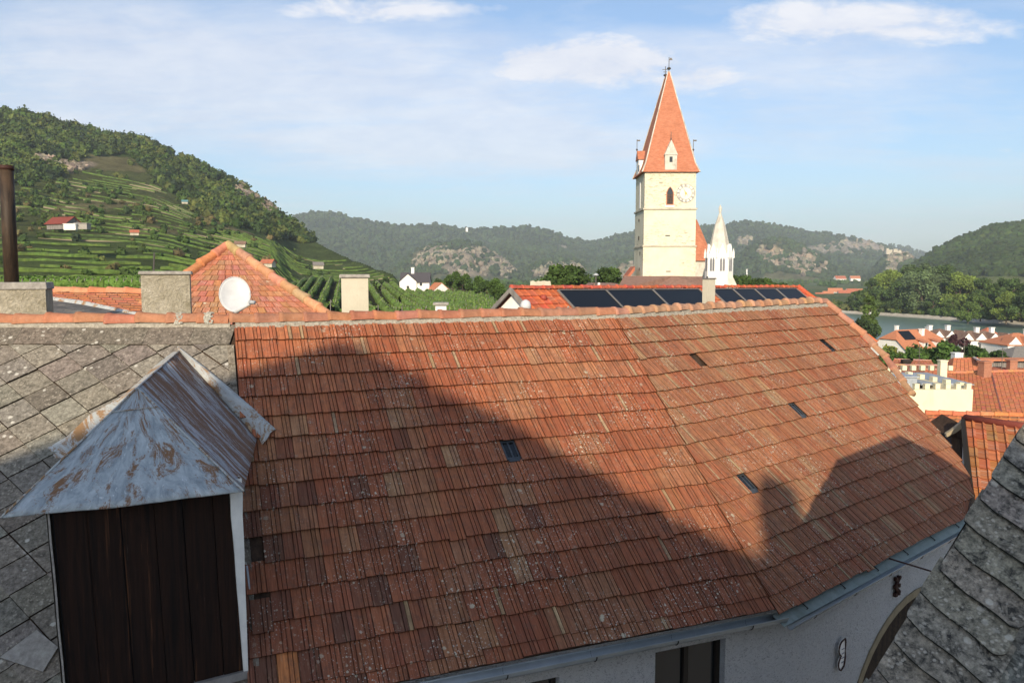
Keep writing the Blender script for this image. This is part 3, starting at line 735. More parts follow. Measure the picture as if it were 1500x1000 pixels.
# valley flashing down the right, spilling onto the clay tiles
nfm = N3
V1 = hit(262, 513, P0, N3) + N3 * .06; V3 = hit(403, 622, P0, N1) + N1 * .05; V2 = V1.lerp(V3, .5) + N3 * .05
mb = MB()
pts = [V1, at(300, 545, 9.75), at(340, 578, 9.45), at(372, 610, 9.15), at(392, 632, 8.98)]
pts = [hit(262, 513, P0, N3) + N3 * .05, hit(300, 543, P0, N3) + N3 * .06, hit(338, 575, P0, N3) + N3 * .07, hit(372, 607, P0, N1) + N1 * .07, hit(388, 622, P0, N1) + N1 * .07, hit(403, 634, P0, N1) + N1 * .05]
rows = []
inn = [BK - UP * .01, BK.lerp(CBx, .27), BK.lerp(CBx, .56), BK.lerp(CBx, .85), CBx + V((.03, 0, -.02)), CBx + V((.10, -.14, -.05))]
for i, (p, q) in enumerate(zip(pts, inn)):
    rows.append([q - ns * .0, q.lerp(p, .35) + N3 * .00, q.lerp(p, .7) + N3 * .035, p + N3 * .02, p + N3 * -.03])
vs = [p for r_ in rows for p in r_]; k = 5; fs = [(i * k + j, i * k + j + 1, (i + 1) * k + j + 1, (i + 1) * k + j) for i in range(5) for j in range(4)]
mb.add(vs, fs, (1, 1, 1), [(i * .25, j * .08) for i in range(6) for j in range(5)])
o = mb.build('valley_flashing', 'pale_flashing', dm, True); md = o.modifiers.new('s', 'SOLIDIFY'); md.thickness = .01
mb = MB(); a = hit(262, 511, P0, N3) + N3 * .04
lf = [hit(255, 519, P0, N3) + N3 * .05, hit(228, 540, P0, N3) + N3 * .05, hit(206, 562, P0, N3) + N3 * .05, hit(176, 586, P0, N3) + N3 * .04, hit(134, 610, P0, N3) + N3 * .045, hit(100, 642, P0, N3) + N3 * .04, hit(72, 657, P0, N3) + N3 * .03]
rt = [BK, BK.lerp(AP, .2) - UP * .02, BK.lerp(AP, .4) - UP * .06, V(BK.lerp(AP, .5)) - UP * .2 + V((-.1, -.1, 0)), hit(150, 640, P0, N3) + N3 * .02, hit(118, 672, P0, N3) + N3 * .02, hit(82, 672, P0, N3) + N3 * .02]
for i in range(6): mb.quad(lf[i], lf[i + 1], rt[i + 1], rt[i], uvs=[(i * .3, 0), (i * .3 + .3, 0), (i * .3 + .3, .2), (i * .3, .2)])
mb.build('valley_flashing', 'pale_flashing', dm, True)
# front wall: planks between jambs
wr = at(345, 735, CR_.y + .22); wl = at(75, 755, CLf.y + .22); fd = (wr - wl); fd.z = 0; wlen = fd.length; fd.normalize(); fn = V((fd.y, -fd.x, 0))
ZT2 = ZE + .06; ZB2 = -4.6
def WP(x, z, o=0): return V((wl.x, wl.y, 0)) + fd * x + UP * z + fn * o
def lean(x, z): return x + lerp(.035, .03, x / wlen) * (ZT2 - z)
mb = MB(); x = 0; i = 0
while x < wlen - .01:
    w = min(random.uniform(.19, .27), wlen - x); g = .006 if i % 2 else .012
    o_ = random.uniform(-.006, .008)
    zb = -3.78 + .03 * x
    mb.prism([WP(lean(x, ZT2) + g, ZT2, o_), WP(lean(x + w, ZT2), ZT2, o_), WP(lean(x + w, ZB2) if False else lean(x + w, zb), zb, o_), WP(lean(x, zb) + g, zb, o_)], -fn * .03)
    x += w; i += 1
mb.build('plank_door', 'door_wood', dm)
mb = MB(); mb.prism([WP(.0, ZT2, -.05), WP(wlen + .03, ZT2, -.05), WP(wlen + .10, -5, -.05), WP(.1, -5, -.05)], -fn * .04); mb.build('backing', 'black_roof', dm)
mb = MB(); mb.prism([WP(.15, -3.80, .07), WP(wlen + .06, -3.76, .07), WP(wlen + .06, -3.70, .04), WP(.15, -3.74, .04)], -fn * .15); mb.build('sill', 'grey_wood', dm)
def board(mb, xs, w0, w1, side):
    pr = None
    for i in range(13):
        z = lerp(ZT2, -3.95, i / 12); wv = .008 * noise.noise(V((i * .7, side, 0))); xx = xs + (.035 if side < 0 else .045) * (ZT2 - z); w = lerp(w0, w1, i / 12)
        cur = [WP(xx + wv, z, .035), WP(xx + w + wv, z, .035), WP(xx + w + wv, z, -.08), WP(xx + wv, z, -.08)]
        if pr:
            for k in range(4): mb.quad(pr[k], cur[k], cur[(k + 1) % 4], pr[(k + 1) % 4])
        pr = cur
mb = MB(); board(mb, wlen - .06, .115, .03, 1); o = mb.build('jamb', 'jamb_paint', dm); o['label'] = 'pale grey board at the right of the planks'
mb = MB(); board(mb, -.03, .014, .014, -1); mb.build('jamb', 'concrete_cap', dm)
# cheeks
mb = MB()
for xx, s_ in ((wlen + .09, 1), (-.04, -1)):
    if s_ > 0: xx = wlen - .04
    a = WP(xx, ZT2, 0); b = WP(xx + (.04 if s_ > 0 else .09), ZB2, 0); ax = V((axis.x, axis.y, 0)) if s_ < 0 else V((-.325, .946, 0))
    mb.quad(a, b, b + ax * 2.4, a + ax * 2.4)
mb.build('cheek', 'grey_slate', dm)
# loose pale slate lying at the foot of the dormer
q = [hit(3, 965, P0, N3), hit(57, 925, P0, N3), hit(88, 950, P0, N3), hit(66, 986, P0, N3)]
mb = MB(); mb.prism([p + N3 * .05 for p in q], -N3 * .012, (1.9, 1.9, 1.9)); tag(mb.build('loose_slate', 'concrete_cap', None, origin=sum(q, V()) / 4), 'single pale loose slate lying on the shaded slates left of the dormer door', 'slate')
# gap with a torn pipe beside the dormer
x, t = px2L(366, 852); p = P0 + D1 * x + S * t
mb = MB(); mb.prism([P0 + D1 * (x - .08) + S * (t - .2) + N1 * .012, P0 + D1 * (x + .02) + S * (t - .2) + N1 * .012, P0 + D1 * (x + .02) + S * (t + .12) + N1 * .012, P0 + D1 * (x - .08) + S * (t + .12) + N1 * .012], -N1 * .03); mb.build('open_gap', 'black_roof', house)
mb = MB(); mb.tube([P0 + D1 * (x - .02) + S * (t - .17) + N1 * .03, P0 + D1 * (x - .01) + S * (t + .11) + N1 * .035], .012, 6); mb.build('bare_batten', 'grey_plastic', house)
# ---- house walls under the slate roof
mb = MB(); e = A3(-9, 8.0, -.1); e2 = A3(2.2, 8.0, -.1); mb.quad(V((e.x, e.y + .3, -9.5)), V((e2.x, e2.y + .3, -9.5)), e2 + V((0, .3, 0)), e + V((0, .3, 0))); mb.build('wall', 'white_roughcast', sh)
# ---------------------------------------------------------------- mossy slate roof, right foreground
r0, r1, r2p = at(1262, 1013, 4.0), at(1385, 812, 4.44), at(1500, 625, 4.93)
h = (r2p - r0).normalized()
ev = V((.90, -.42, -.10)).normalized()
NM = h.cross(ev).normalized(); NM = NM if NM.z > 0 else -NM
GM = NM.cross(h).normalized(); GM = GM if GM.dot(ev) > 0 else -GM       # in the plane, away from the hip
ms = thing('mossy_slate_house', (4.5, 4.5, -9.5), 'near house at the bottom right with a moss-blackened grey slate hip roof', 'house')
M_ = lambda a, b, c=0: r0 + h * a + GM * b + NM * c
mb = MB(); mb.prism([M_(-1.2, .0, -.02), M_(-1.2, 6, -.02), M_(2.75, 6, -.02), M_(2.75, .0, -.02)], -NM * .08); mb.build('roof_boarding', 'beam_wood', ms)
# field slates
mb = MB()
for i in range(-6, 14):
    for j in range(-2, 14):
        a0 = i * .30 + j * .11 - .6; b0 = .30 + j * .27
        pts = [(a0, b0), (a0 + .29, b0 - .02), (a0 + .38, b0 + .26), (a0 + .07, b0 + .275)]
        pts = clip(pts, (0, .34), (0, 1)); 
        if len(pts) > 2: pts = clip(pts, (2.7, 0), (-1, 0))
        if len(pts) > 2: pts = clip(pts, (-1.15, 0), (1, 0))
        if len(pts) < 3: continue
        hz = random.uniform(0, .006); n = len(pts); top = [M_(x, y, .004 + hz + .012 * (a0 + .3 - x)) for x, y in pts]
        mb.add(top + [p - NM * .01 for p in top], [tuple(range(n))] + [(k, k + n, (k + 1) % n + n, (k + 1) % n) for k in range(n)], jit((.75, .82, .85), .12), [(p[0] + 7, p[1]) for p in pts] * 2)
mb.build('slate_field', 'mossy_slate', ms)
# hip slates: long plates across the hip with rounded lower corners
mb = MB(); a = -1.1
ex = .175
while a < 2.6:
    w = .47 + random.uniform(-.025, .02); lft = random.uniform(-.016, .016); rl = random.uniform(.04, .075); sk = -.10 + random.uniform(-.012, .012)
    rr = .055; pts = [(a + ex + .12, lft), (a + ex + .12 + sk, w)]
    # lower right corner rounded
    for q in range(0, 91, 15):
        an = R(q); pts.append((a + sk + rr - rr * math.sin(an), w - rr + rr * math.cos(an)))
    for q in range(1, 5):                    # wavy lower edge
        b_ = lerp(w - rr, lft + rr * .5, q / 5); pts.append((a + sk * (b_ / w) + .012 * noise.noise(V((a * 3, b_ * 9, 0))), b_))
    pts.append((a + .02, lft + .01)); pts.append((a + .05, lft))
    n = len(pts); hz = random.uniform(0, .006)
    hgt = lambda x: .026 + hz + .032 * max(0, (a + ex - x) / ex)
    top = [M_(x, y, hgt(x)) for x, y in pts]; o_ = random.uniform(0, 9)
    uvq = [(p[0] + o_, p[1]) for p in pts] * 2; mb.add(top + [p - NM * .014 for p in top], [tuple(range(n))], jit((1.05, 1.03, 1), .12), uvq); mb.add(top + [p - NM * .014 for p in top], [(k, k + n, (k + 1) % n + n, (k + 1) % n) for k in range(n)], (.18, .18, .17), uvq)
    a += ex + random.uniform(-.012, .012)
tag(mb.build('hip_slates', 'mossy_slate', ms), 'overlapping round-cornered slates along the hip')
# other face of the hip, dropping away
mb = MB(); OF = V((-.45, .62, -1.0)).normalized()
mb.prism([r0 - h * 1.2, r0 - h * 1.2 + OF * .0 + V((.15, .45, -1.6)), r2p + h * .55 + V((1.6, 2.2, -1.8)), r0 + h * 2.75], -NM * .02); mb.build('roof_far_face', 'mossy_slate', ms)
# upper part out of the picture, whose shadow falls on the clay tiles
def sunline_to(px, py, O, N, Y): q = hit(px, py, O, N); return q - SUN * ((q.y - Y) / SUN.y)
HA = sunline_to(1224, 674, S0, N2, 5.75); HB = sunline_to(1272, 655, S0, N2, 6.0); HC = sunline_to(1316, 638, S0, N2, 6.2); HD = sunline_to(1345, 652, S0, N2, 6.3); HE = sunline_to(1424, 706, S0, N2, 6.6); HF = HE + V((1.0, .4, -1.2))
mb = MB(); tp = r0 + h * 2.70
poly = [tp, HA, HB, HC, HD, HE, HF, V((HF.x, HF.y, -6)), V((tp.x + 1.2, tp.y + 1.2, -6)), V((tp.x + .6, tp.y + .9, tp.z - 1.2))]
mb.prism(poly, V((.25, -.35, 0))); mb.build('gable_wall', 'mossy_slate', ms)
mb = MB(); b0_ = M_(-1.2, 6, -.1); b1_ = M_(-1.2, 0, -.1); mb.quad(b1_ + V((.3, .1, -.1)), b0_ + V((0, .2, 0)), V((b0_.x, b0_.y + .2, -9.5)), V((b1_.x + .3, b1_.y + .1, -9.5))); mb.build('wall', 'white_roughcast', ms)
# ---------------------------------------------------------------- the tall gabled house behind the viewpoint, which throws the long shadow
bh = thing('gabled_neighbour_house', (-2, -19, -9.5), 'tall plastered gable house behind the viewpoint with one chimney', 'house')
SL = [(348, 549), (379, 541), (418, 526), (460, 511), (496, 501), (526, 505), (547, 517), (589, 541), (619, 550), (640, 571), (679, 586), (709, 598), (736, 610), (767, 628), (797, 646), (827, 667), (860, 685), (890, 697), (926, 727), (962, 736), (980, 754), (1004, 766), (1034, 781), (1070, 799), (1092, 806)]
SR = [(1100, 813), (1112, 812), (1116, 796), (1112, 760), (1106, 728), (1110, 700), (1125, 692), (1139, 700), (1152, 716), (1150, 745), (1154, 774), (1160, 797)]
YB = -16.0
def bk(q): q = q - SUN * ((q.y - YB) / SUN.y); return q
PL = [bk(hit(a, b, P0, N1)) for a, b in SL]; PR = [bk(hit(a, b, S0, N2)) for a, b in SR]
ql = bk(hit(72, 742, P0, N3))
pts = [V((-14, YB, -9.5)), V((-14, YB, 4.4)), V((-9.6, YB, PL[0].z - (PL[0].x + 9.6) * .55))] + PL + PR
last = PR[-1]
sp = [bk(p) for p in (r0 + h * 1.60, r0 + h * 1.9 + GM * .8)]
pts += [V((last.x + .01, YB, last.z - .27)), V((last.x + .12, YB, last.z - .6)), V((last.x + .3, YB, last.z - 1.3)), V((last.x + .6, YB, -9.5))]
mb = MB(); mb.prism(pts, V((0, -7, 0))); mb.build('wall', 'white_roughcast', bh)
mb = MB(); pk = PL[4] + V((0, 0, -.04)); mb.quad(pk, pk + V((6.2, 0, -3.65)), pk + V((6.2, -7, -3.65)), pk + V((0, -7, 0))); mb.quad(pk, pk + V((-5.5, 0, -3.65)), pk + V((-5.5, -7, -3.65)), pk + V((0, -7, 0))); mb.build('roof', 'roof_red', bh)
mb = MB(); c0 = PR[6]; mb.box((c0.x + .08, YB - .5, c0.z - 1.2), (.42, .42, 2.3)); mb.build('chimney', 'chimney_render', bh)
# ---------------------------------------------------------------- generic houses
def solid_box(name, mat, parent, c, sz, a=0, taper=1):
    mb = MB(); mb.box(c, sz, rot(a), taper=taper); return mb.build(name, mat, parent)
def house_at(name, label, o, a, W, Dp, Hw, rise, roof='gable', wall='white_wall', rmat='roof_orange', over=.35, wins=(), chim=(), group=None, hipw=None, cat='house', solar=None, dormers=()):
    """o = middle of the base, ridge runs along local x (rotated by a); wins: (side, u, z, w, h)"""
    t = thing(name, o, label, cat, group); M = rot(a); O = V(o)
    L = lambda x, y, z: O + M @ V((x, y, z))
    w, d = W / 2, Dp / 2
    mb = MB()
    mb.quad(L(-w, -d, 0), L(w, -d, 0), L(w, -d, Hw), L(-w, -d, Hw)); mb.quad(L(w, -d, 0), L(w, d, 0), L(w, d, Hw), L(w, -d, Hw))
    mb.quad(L(w, d, 0), L(-w, d, 0), L(-w, d, Hw), L(w, d, Hw)); mb.quad(L(-w, d, 0), L(-w, -d, 0), L(-w, -d, Hw), L(-w, d, Hw))
    hl = 0 if roof == 'gable' else (d if roof == 'hip' else d * .45)
    if roof != 'hip':
        hz = 0 if roof == 'gable' else .55
        for s_ in (-1, 1):
            if roof == 'gable': mb.poly([L(s_ * w, -d, Hw), L(s_ * w, d, Hw), L(s_ * w, 0, Hw + rise)])
            else: mb.poly([L(s_ * w, -d, Hw), L(s_ * w, d, Hw), L(s_ * w, d * .45, Hw + rise * .55), L(s_ * w, -d * .45, Hw + rise * .55)])
    mb.build('wall', wall, t)
    mb = MB(); ow, od = w + over * .7, d + over; zl = Hw - over * rise / d
    th = .14
    def slab(pts, n):
        mb.prism(pts, n)
    e1, e2, e3, e4 = L(-ow, -od, zl), L(ow, -od, zl), L(ow, od, zl), L(-ow, od, zl)
    if roof == 'gable':
        A, B = L(-ow, 0, Hw + rise), L(ow, 0, Hw + rise)
        slab([e1, e2, B, A], UP * th); slab([e3, e4, A, B], UP * th)
    elif roof == 'hip':
        A, B = L(-w + d * .95, 0, Hw + rise), L(w - d * .95, 0, Hw + rise)
        if W <= Dp + .5: A = L(-.05, 0, Hw + rise); B = L(.05, 0, Hw + rise)
        slab([e1, e2, B, A], UP * th); slab([e3, e4, A, B], UP * th); slab([e2, e3, B], UP * th); slab([e4, e1, A], UP * th)
    else:                                   # half hip
        A, B = L(-ow + d * .5, 0, Hw + rise), L(ow - d * .5, 0, Hw + rise); z2 = Hw + rise * .55
        k1, k2, k3, k4 = L(-ow, -d * .45, z2), L(ow, -d * .45, z2), L(ow, d * .45, z2), L(-ow, d * .45, z2)
        slab([e1, e2, k2, B, A, k1], UP * th); slab([e3, e4, k4, A, B, k3], UP * th); slab([k2, k3, B], UP * th); slab([k4, k1, A], UP * th)
    ro = mb.build('roof', rmat, t)
    for side, u, z, ww, hh in wins:
        if side == 'f': P = lambda x, q, k: L(x, -d - k, q)
        elif side == 'l': P = lambda x, q, k: L(-w - k, -x, q)
        else: P = lambda x, q, k: L(w + k, x, q)
        fr = MB(); fr.prism([P(u - ww / 2, z, .02), P(u + ww / 2, z, .02), P(u + ww / 2, z + hh, .02), P(u - ww / 2, z + hh, .02)], P(0, 0, 0) - P(0, 0, .03)); 
        win = fr.build('window', 'grey_plastic' if ww > 99 else 'dark_frame', t)
        g = MB(); g.quad(P(u - ww * .4, z + hh * .06, .03), P(u + ww * .4, z + hh * .06, .03), P(u + ww * .4, z + hh * .94, .03), P(u - ww * .4, z + hh * .94, .03)); g.build('pane', 'window_dark', win)
    for cx, cy, zt, cw, cm in chim:
        ch = MB(); ch.box(L(cx, cy, zt - 1.1), (cw, cw, 2.2), M); ch.box(L(cx, cy, zt + .06), (cw * 1.25, cw * 1.25, .12), M); ch.build('chimney', cm, t)
    for cx, zz, dw, dh in dormers:
        yy = -d * (1 - (zz - Hw) / rise) ; m = MB(); m.box(L(cx, yy + .3, zz + dh / 2), (dw, 1.6, dh), M); dd = m.build('roof_dormer', wall, t)
        m = MB(); m.prism([L(cx - dw * .75, yy - .7, zz + dh * .95), L(cx + dw * .75, yy - .7, zz + dh * .95), L(cx + dw * .75, yy + 1.6, zz + dh * 1.5), L(cx - dw * .75, yy + 1.6, zz + dh * 1.5)], UP * .1); m.build('dormer_roof', rmat, dd)
        m = MB(); m.quad(L(cx - dw * .3, yy - .52, zz + .2), L(cx + dw * .3, yy - .52, zz + .2), L(cx + dw * .3, yy - .52, zz + dh * .85), L(cx - dw * .3, yy - .52, zz + dh * .85)); m.build('pane', 'window_dark', dd)
    if solar:
        cx, z0, z1, sw = solar; f = lambda z: -d * (1 - (z - Hw) / rise) - .02
        m = MB(); m.prism([L(cx - sw / 2, f(z0), z0 + th + .03), L(cx + sw / 2, f(z0), z0 + th + .03), L(cx + sw / 2, f(z1), z1 + th + .03), L(cx - sw / 2, f(z1), z1 + th + .03)], UP * .05); m.build('solar_panel', 'solar_glass', t)
    return t
# tiled plane with real courses (mid distance): corners a-b top, d-c bottom
def tiled_plane(mb, a, b, c, d, ex=.33, w=.2, cols=((.42, .14, .07), (.52, .21, .11)), lip=.03, curve=0, stag=0):
    a, b, c, d = map(V, (a, b, c, d)); n = (b - a).cross(d - a).normalized(); n = n if n.z > 0 else -n
    L = max((d - a).length, (c - b).length); rows = max(1, int(round(L / ex)))
    for r_ in range(rows):
        t0, t1 = r_ / rows, (r_ + 1) / rows; p0, p1 = a.lerp(d, max(0, t0 - .01)), b.lerp(c, max(0, t0 - .01)); q0, q1 = a.lerp(d, t1), b.lerp(c, t1)
        wid = (q1 - q0).length; k = max(1, int(round(wid / w))); sft = (r_ % 2) * .5 * stag
        for i in range(k):
            u0, u1 = i / k, (i + 1) / k; col = jit([lerp(x, y, random.random()) for x, y in zip(*cols)], .1)
            A, B = p0.lerp(p1, u0), p0.lerp(p1, u1); Cc, Dd = q0.lerp(q1, u1), q0.lerp(q1, u0)
            g = (B - A) * .04
            l2 = lip * random.uniform(.85, 1.15); uv = [(u0 * wid + r_, t0 * L), (u1 * wid + r_, t0 * L), (u1 * wid + r_, t1 * L), (u0 * wid + r_, t1 * L)]
            if curve:
                m1, m2 = A.lerp(B, .62), Dd.lerp(Cc, .62)
                vs = [A + n * .0, m1 + n * .0, A.lerp(B, .80) + n * curve, B, Dd + n * lip, m2 + n * lip, Dd.lerp(Cc, .80) + n * (lip + curve), Cc + n * lip, Dd, Cc]
                mb.add(vs, [(0, 1, 5, 4), (1, 2, 6, 5), (2, 3, 7, 6), (4, 5, 6, 7, 9, 8)], col, [uv[0]] * 4 + [uv[2]] * 6)
            else:
                vs = [A + g + n * .003, B - g + n * .003, Cc - g + n * l2, Dd + g + n * l2, Dd + g, Cc - g, A + g - n * .01, B - g - n * .01]
                mb.add(vs, [(0, 1, 2, 3), (3, 2, 5, 4), (0, 3, 4, 6), (1, 7, 5, 2)], col, uv + uv)
    mb.quad(a - n * .02, b - n * .02, c - n * .02, d - n * .02, (.05, .03, .025))
# ---------------------------------------------------------------- things right behind the ridge, left to right
def chimney_stack(name, label, x0, x1, ytop, ybot, Y, depth, capw, capt, a, mat, pipe=None, cap='concrete_cap', zextra=2.0, label_cat='chimney'):
    tl, tr = at(x0, ytop, Y), at(x1, ytop, Y); w = (tr.x - tl.x) / (math.cos(a) + abs(math.sin(a)) * depth * .0 + 1e-9); c = (tl + tr) / 2; zt = tl.z; zb = at(x0, ybot, Y).z - zextra
    t = thing(name, (c.x, Y + depth / 2, zb), label, label_cat)
    M = rot(a); mb = MB(); n = 6
    for i in range(1):
        mb.box((c.x, Y + depth / 2, (zt + zb) / 2), (w, depth, zt - zb), M)
    mb.build('shaft', mat, t)
    mb = MB(); mb.box((c.x, Y + depth / 2, zt + capt / 2), (w + capw, depth + capw, capt), M, taper=.97); o = mb.build('cap', cap, t)
    md = o.modifiers.new('b', 'BEVEL'); md.width = .012; md.segments = 2
    return t, c, zt
t, c, zt = chimney_stack('chimney', 'mottled render chimney carrying the tall sooty stove pipe, leftmost behind the ridge', -12, 50, 424, 468, 11.1, .5, .05, .10, R(20), 'chimney_render')
o = t; pz = zt + .1; mb = MB(); px_ = at(17, 412, 11.3); top = at(9, 248, 11.3)
mb.tube([V((px_.x, px_.y, pz - .05)), V((px_.x, px_.y, pz)).lerp(top, .5), top], .092, 14); p = mb.build('stove_pipe', 'sooty_pipe' if 'sooty_pipe' in MATS else 'black_iron', t, True)
s = NT('sooty_pipe'); v_ = s.obj((6, 6, 1.2)); s.col(s.mix(s.ramp(s.noise(v_, 1, 7, .75, .8), [(.38, 0.0), (.64, 1.0)]), (.010, .009, .008), (.07, .045, .028))); s.b.inputs['Roughness'].default_value = .6
p.data.materials[0] = MATS['sooty_pipe']
mb = MB(); mb.tube([top - UP * .01, top + UP * .05], [.10, .10], 14); mb.build('pipe_rim', 'iron_red', t, True)
chimney_stack('chimney', 'wide stained render chimney with a thin slab top, left of the pyramid roof', 201, 263, 402, 468, 11.9, .55, .07, .05, R(20), 'chimney_render')
a0, a1 = at(225, 398, 12.1), at(226, 370, 12.1)
mb = MB(); mb.tube([a0, a1], .012, 6); tag(mb.build('antenna_rod', 'antenna_metal', None, origin=a0), 'thin bare metal rod standing on the wide stained chimney', 'antenna')
chimney_stack('chimney', 'slim pale cream chimney with a flat stone cap in front of the curved vine rows', 497, 535, 407, 464, 13.5, .42, .07, .06, R(11), 'chimney_pale')
chimney_stack('chimney', 'small low white chimney peeping over the ridge below the vineyard', 637, 653, 447, 464, 15.5, .3, .10, .05, R(4), 'white_wall', zextra=1)
# lead flashing heap behind the left chimney and low clay roof
ht = thing('low_tiled_outhouse', (-8.6, 15, -9.5), 'low clay tiled outhouse roof with rusty white edging behind the left ridge', 'outhouse')
mb = MB(); tiled_plane(mb, at(58, 428, 16.2), at(215, 430, 16.2), at(262, 462, 14.2), at(80, 452, 14.2), .33, .21, ((.40, .14, .075), (.50, .20, .11)))
mb.build('roof', 'clay_tile', ht)
mb = MB(); ridge_row(mb, at(56, 426, 16.25), at(262, 429, 16.25), UP, .38, .09, .10, cols=((.46, .17, .09), (.55, .24, .13))); mb.build('ridge_tiles', 'ridge_clay', ht, True)
mb = MB(); q = [at(56, 432, 14.6), at(120, 440, 14.2), at(205, 458, 13.4), at(262, 470, 12.8)]; q2 = [at(56, 442, 14.5), at(120, 450, 14.1), at(205, 467, 13.3), at(262, 478, 12.7)]
for i in range(3): mb.prism([q[i], q[i + 1], q2[i + 1], q2[i]], V((0, -.03, -.02)), uvs if False else (1, 1, 1))
mb.build('edge_flashing', 'pale_flashing', ht)
mb = MB(); mb.poly([at(52, 436, 14.5), at(120, 446, 14.1), at(205, 462, 13.3), at(262, 474, 12.75), at(262, 490, 12.2), at(40, 490, 11.6)]); mb.build('tar_roof', 'tar_roof', ht)
mb = MB(); mb.box((-8.6, 15.6, -6.5), (3.4, 2.6, 6), rot(0)); mb.build('wall', 'white_roughcast', ht)
# pyramid roof with hip tiles
pt_ = thing('pyramid_roofed_house', (-5.7, 18, -9.5), 'house whose triangular clay tiled hip face rises behind the ridge beside the satellite dish', 'house')
YA = 16.6; ap = at(334, 360, YA); bl = at(205, 452, 14.0); bl = at(240, 428, 14.4); 
slope = V((0, -.75, -.66))
# plane through apex facing the viewer: solve base corners on it
nP = V((.02, -.66, .75)).normalized()
pl_ = lambda px, py: hit(px, py, ap, nP)
bl, br = pl_(150, 520), pl_(560, 520)
ex_l = pl_(264, 411); ex_r = pl_(476, 459)
def along(a, b, z): t = (z - a.z) / (b.z - a.z); return a.lerp(b, t)
zb = pl_(300, 520).z; Lc = along(ap, ex_l, zb); Rc = along(ap, ex_r, zb)
mb = MB(); tiled_plane(mb, ap - V((.02, 0, 0)), ap + V((.02, 0, 0)), Rc, Lc, .235, .155, ((.40, .165, .10), (.50, .22, .145)), .022)
mb.build('roof', 'clay_tile', pt_)
mb = MB(); ridge_row(mb, Lc + nP * .03, ap + nP * .03, nP, .36, .09, .105, cols=((.52, .2, .09), (.58, .26, .13))); ridge_row(mb, Rc + nP * .03, ap + nP * .03, nP, .36, .09, .105, cols=((.44, .24, .14), (.58, .32, .17))); mb.build('hip_tiles', 'ridge_clay', pt_, True)
mb = MB(); q1, q2 = Lc + V((1.4, 5, 0)), Rc + V((-1.4, 5, 0)); mb.poly([ap, Lc, q1]); mb.poly([ap, q1, q2]); mb.poly([ap, q2, Rc]); mb.build('rear_roof', 'roof_red', pt_)
mb = MB(); w_ = Rc - Lc; mb.box(((Lc.x + Rc.x) / 2, Lc.y + 2.7, (zb - 9.6) / 2), (w_.x * .72, 4.6, abs(-9.5 - zb))); mb.build('wall', 'white_roughcast', pt_)
# satellite dish
dc = at(344, 431, 12.2); sd = thing('satellite_dish', at(350, 470, 12.2), 'white oval satellite dish on a short mast in front of the pyramid roof', 'satellite dish')
nrm = V((.30, -.86, .38)).normalized(); sx = V((nrm.y, -nrm.x, 0)).normalized() * -1; sy = nrm.cross(sx).normalized(); sy = sy if sy.z > 0 else -sy
mb = MB(); RX, RY = .225, .285; vs = [dc - nrm * .055]; NR, NS = 7, 36; fs = []
for i in range(1, NR + 1):
    for k in range(NS):
        a = 2 * math.pi * k / NS; r_ = i / NR; vs.append(dc + sx * math.cos(a) * RX * r_ + sy * math.sin(a) * RY * r_ - nrm * .055 * (1 - r_ * r_))
for k in range(NS): fs.append((0, 1 + k, 1 + (k + 1) % NS))
for i in range(NR - 1):
    for k in range(NS): fs.append((1 + i * NS + k, 1 + (i + 1) * NS + k, 1 + (i + 1) * NS + (k + 1) % NS, 1 + i * NS + (k + 1) % NS))
mb.add(vs, fs); o = mb.build('reflector', 'dish_white', sd, True); md = o.modifiers.new('s', 'SOLIDIFY'); md.thickness = .008
mb = MB(); mb.tube([dc + sx * math.cos(q * .1745) * RX + sy * math.sin(q * .1745) * RY for q in range(37)], .007, 6); mb.build('rim', 'dish_white', sd, True)
mb = MB(); lo = dc - sy * RY; hd = at(370, 443, 11.75); st_ = lo + sx * .03
mb.tube([dc - nrm * .09 - sy * .1, lo - nrm * .05 - sy * .01, lo + nrm * .03 - sy * .0 + sx * .03, hd], [.022, .03, .03, .014], 8); mb.build('feed_arm', 'dish_white', sd, True)
mb = MB(); mb.tube([hd + V((-.045, .01, .005)), hd + V((.035, -.01, -.0))], [.033, .028], 10); mb.build('feed_head', 'grey_plastic', sd, True)
mb = MB(); b_ = dc - nrm * .12 - sy * .16; mb.tube([b_, b_ + V((-.05, .05, -.16)), V((b_.x - .05, b_.y + .05, dc.z - 1.2))], .02, 8); mb.box(b_, (.09, .10, .12), rot(.3)); mb.build('mast', 'black_iron', sd)
# ---------------------------------------------------------------- orange roofed house with the long row of solar panels
so = thing('solar_roofed_house', (3, 24, -9.5), 'low bright-red tiled house with a row of nine dark solar panels just behind the ridge', 'house')
TL = at(748, 423, 21.0); TR = at(1168, 421, 31.0); LT = (TR - TL); LTn = LT.normalized(); dn = V((LT.y, -LT.x, 0)).normalized(); dnv = (dn * .80 + V((0, 0, -.60))).normalized(); nS_ = LTn.cross(dnv); nS_ = nS_ if nS_.z > 0 else -nS_
SP = lambda u, v, k=0: TL + LTn * u + dnv * v + nS_ * k
LL = LT.length
def uv_on(px, py): q = hit(px, py, TL, nS_) - TL; return q.dot(LTn), q.dot(dnv)
uA = uv_on(816, 430)[0]
mb = MB(); tiled_plane(mb, SP(0, 0), SP(uA, 0), SP(uA, 3.4), SP(0, 3.4), .34, .25, ((.52, .11, .05), (.60, .15, .07)), .03, .02)
tiled_plane(mb, SP(uA, 0), SP(LL, 0), SP(LL + .9, 3.4), SP(uA, 3.4), .34, .25, ((.46, .10, .05), (.54, .14, .07)), .03, .02); mb.build('roof', 'clay_tile_far', so)
mb = MB(); ridge_row(mb, SP(0, 0, .03), SP(LL, 0, .03), UP, .38, .07, .08, cols=((.44, .09, .045), (.52, .13, .07)))
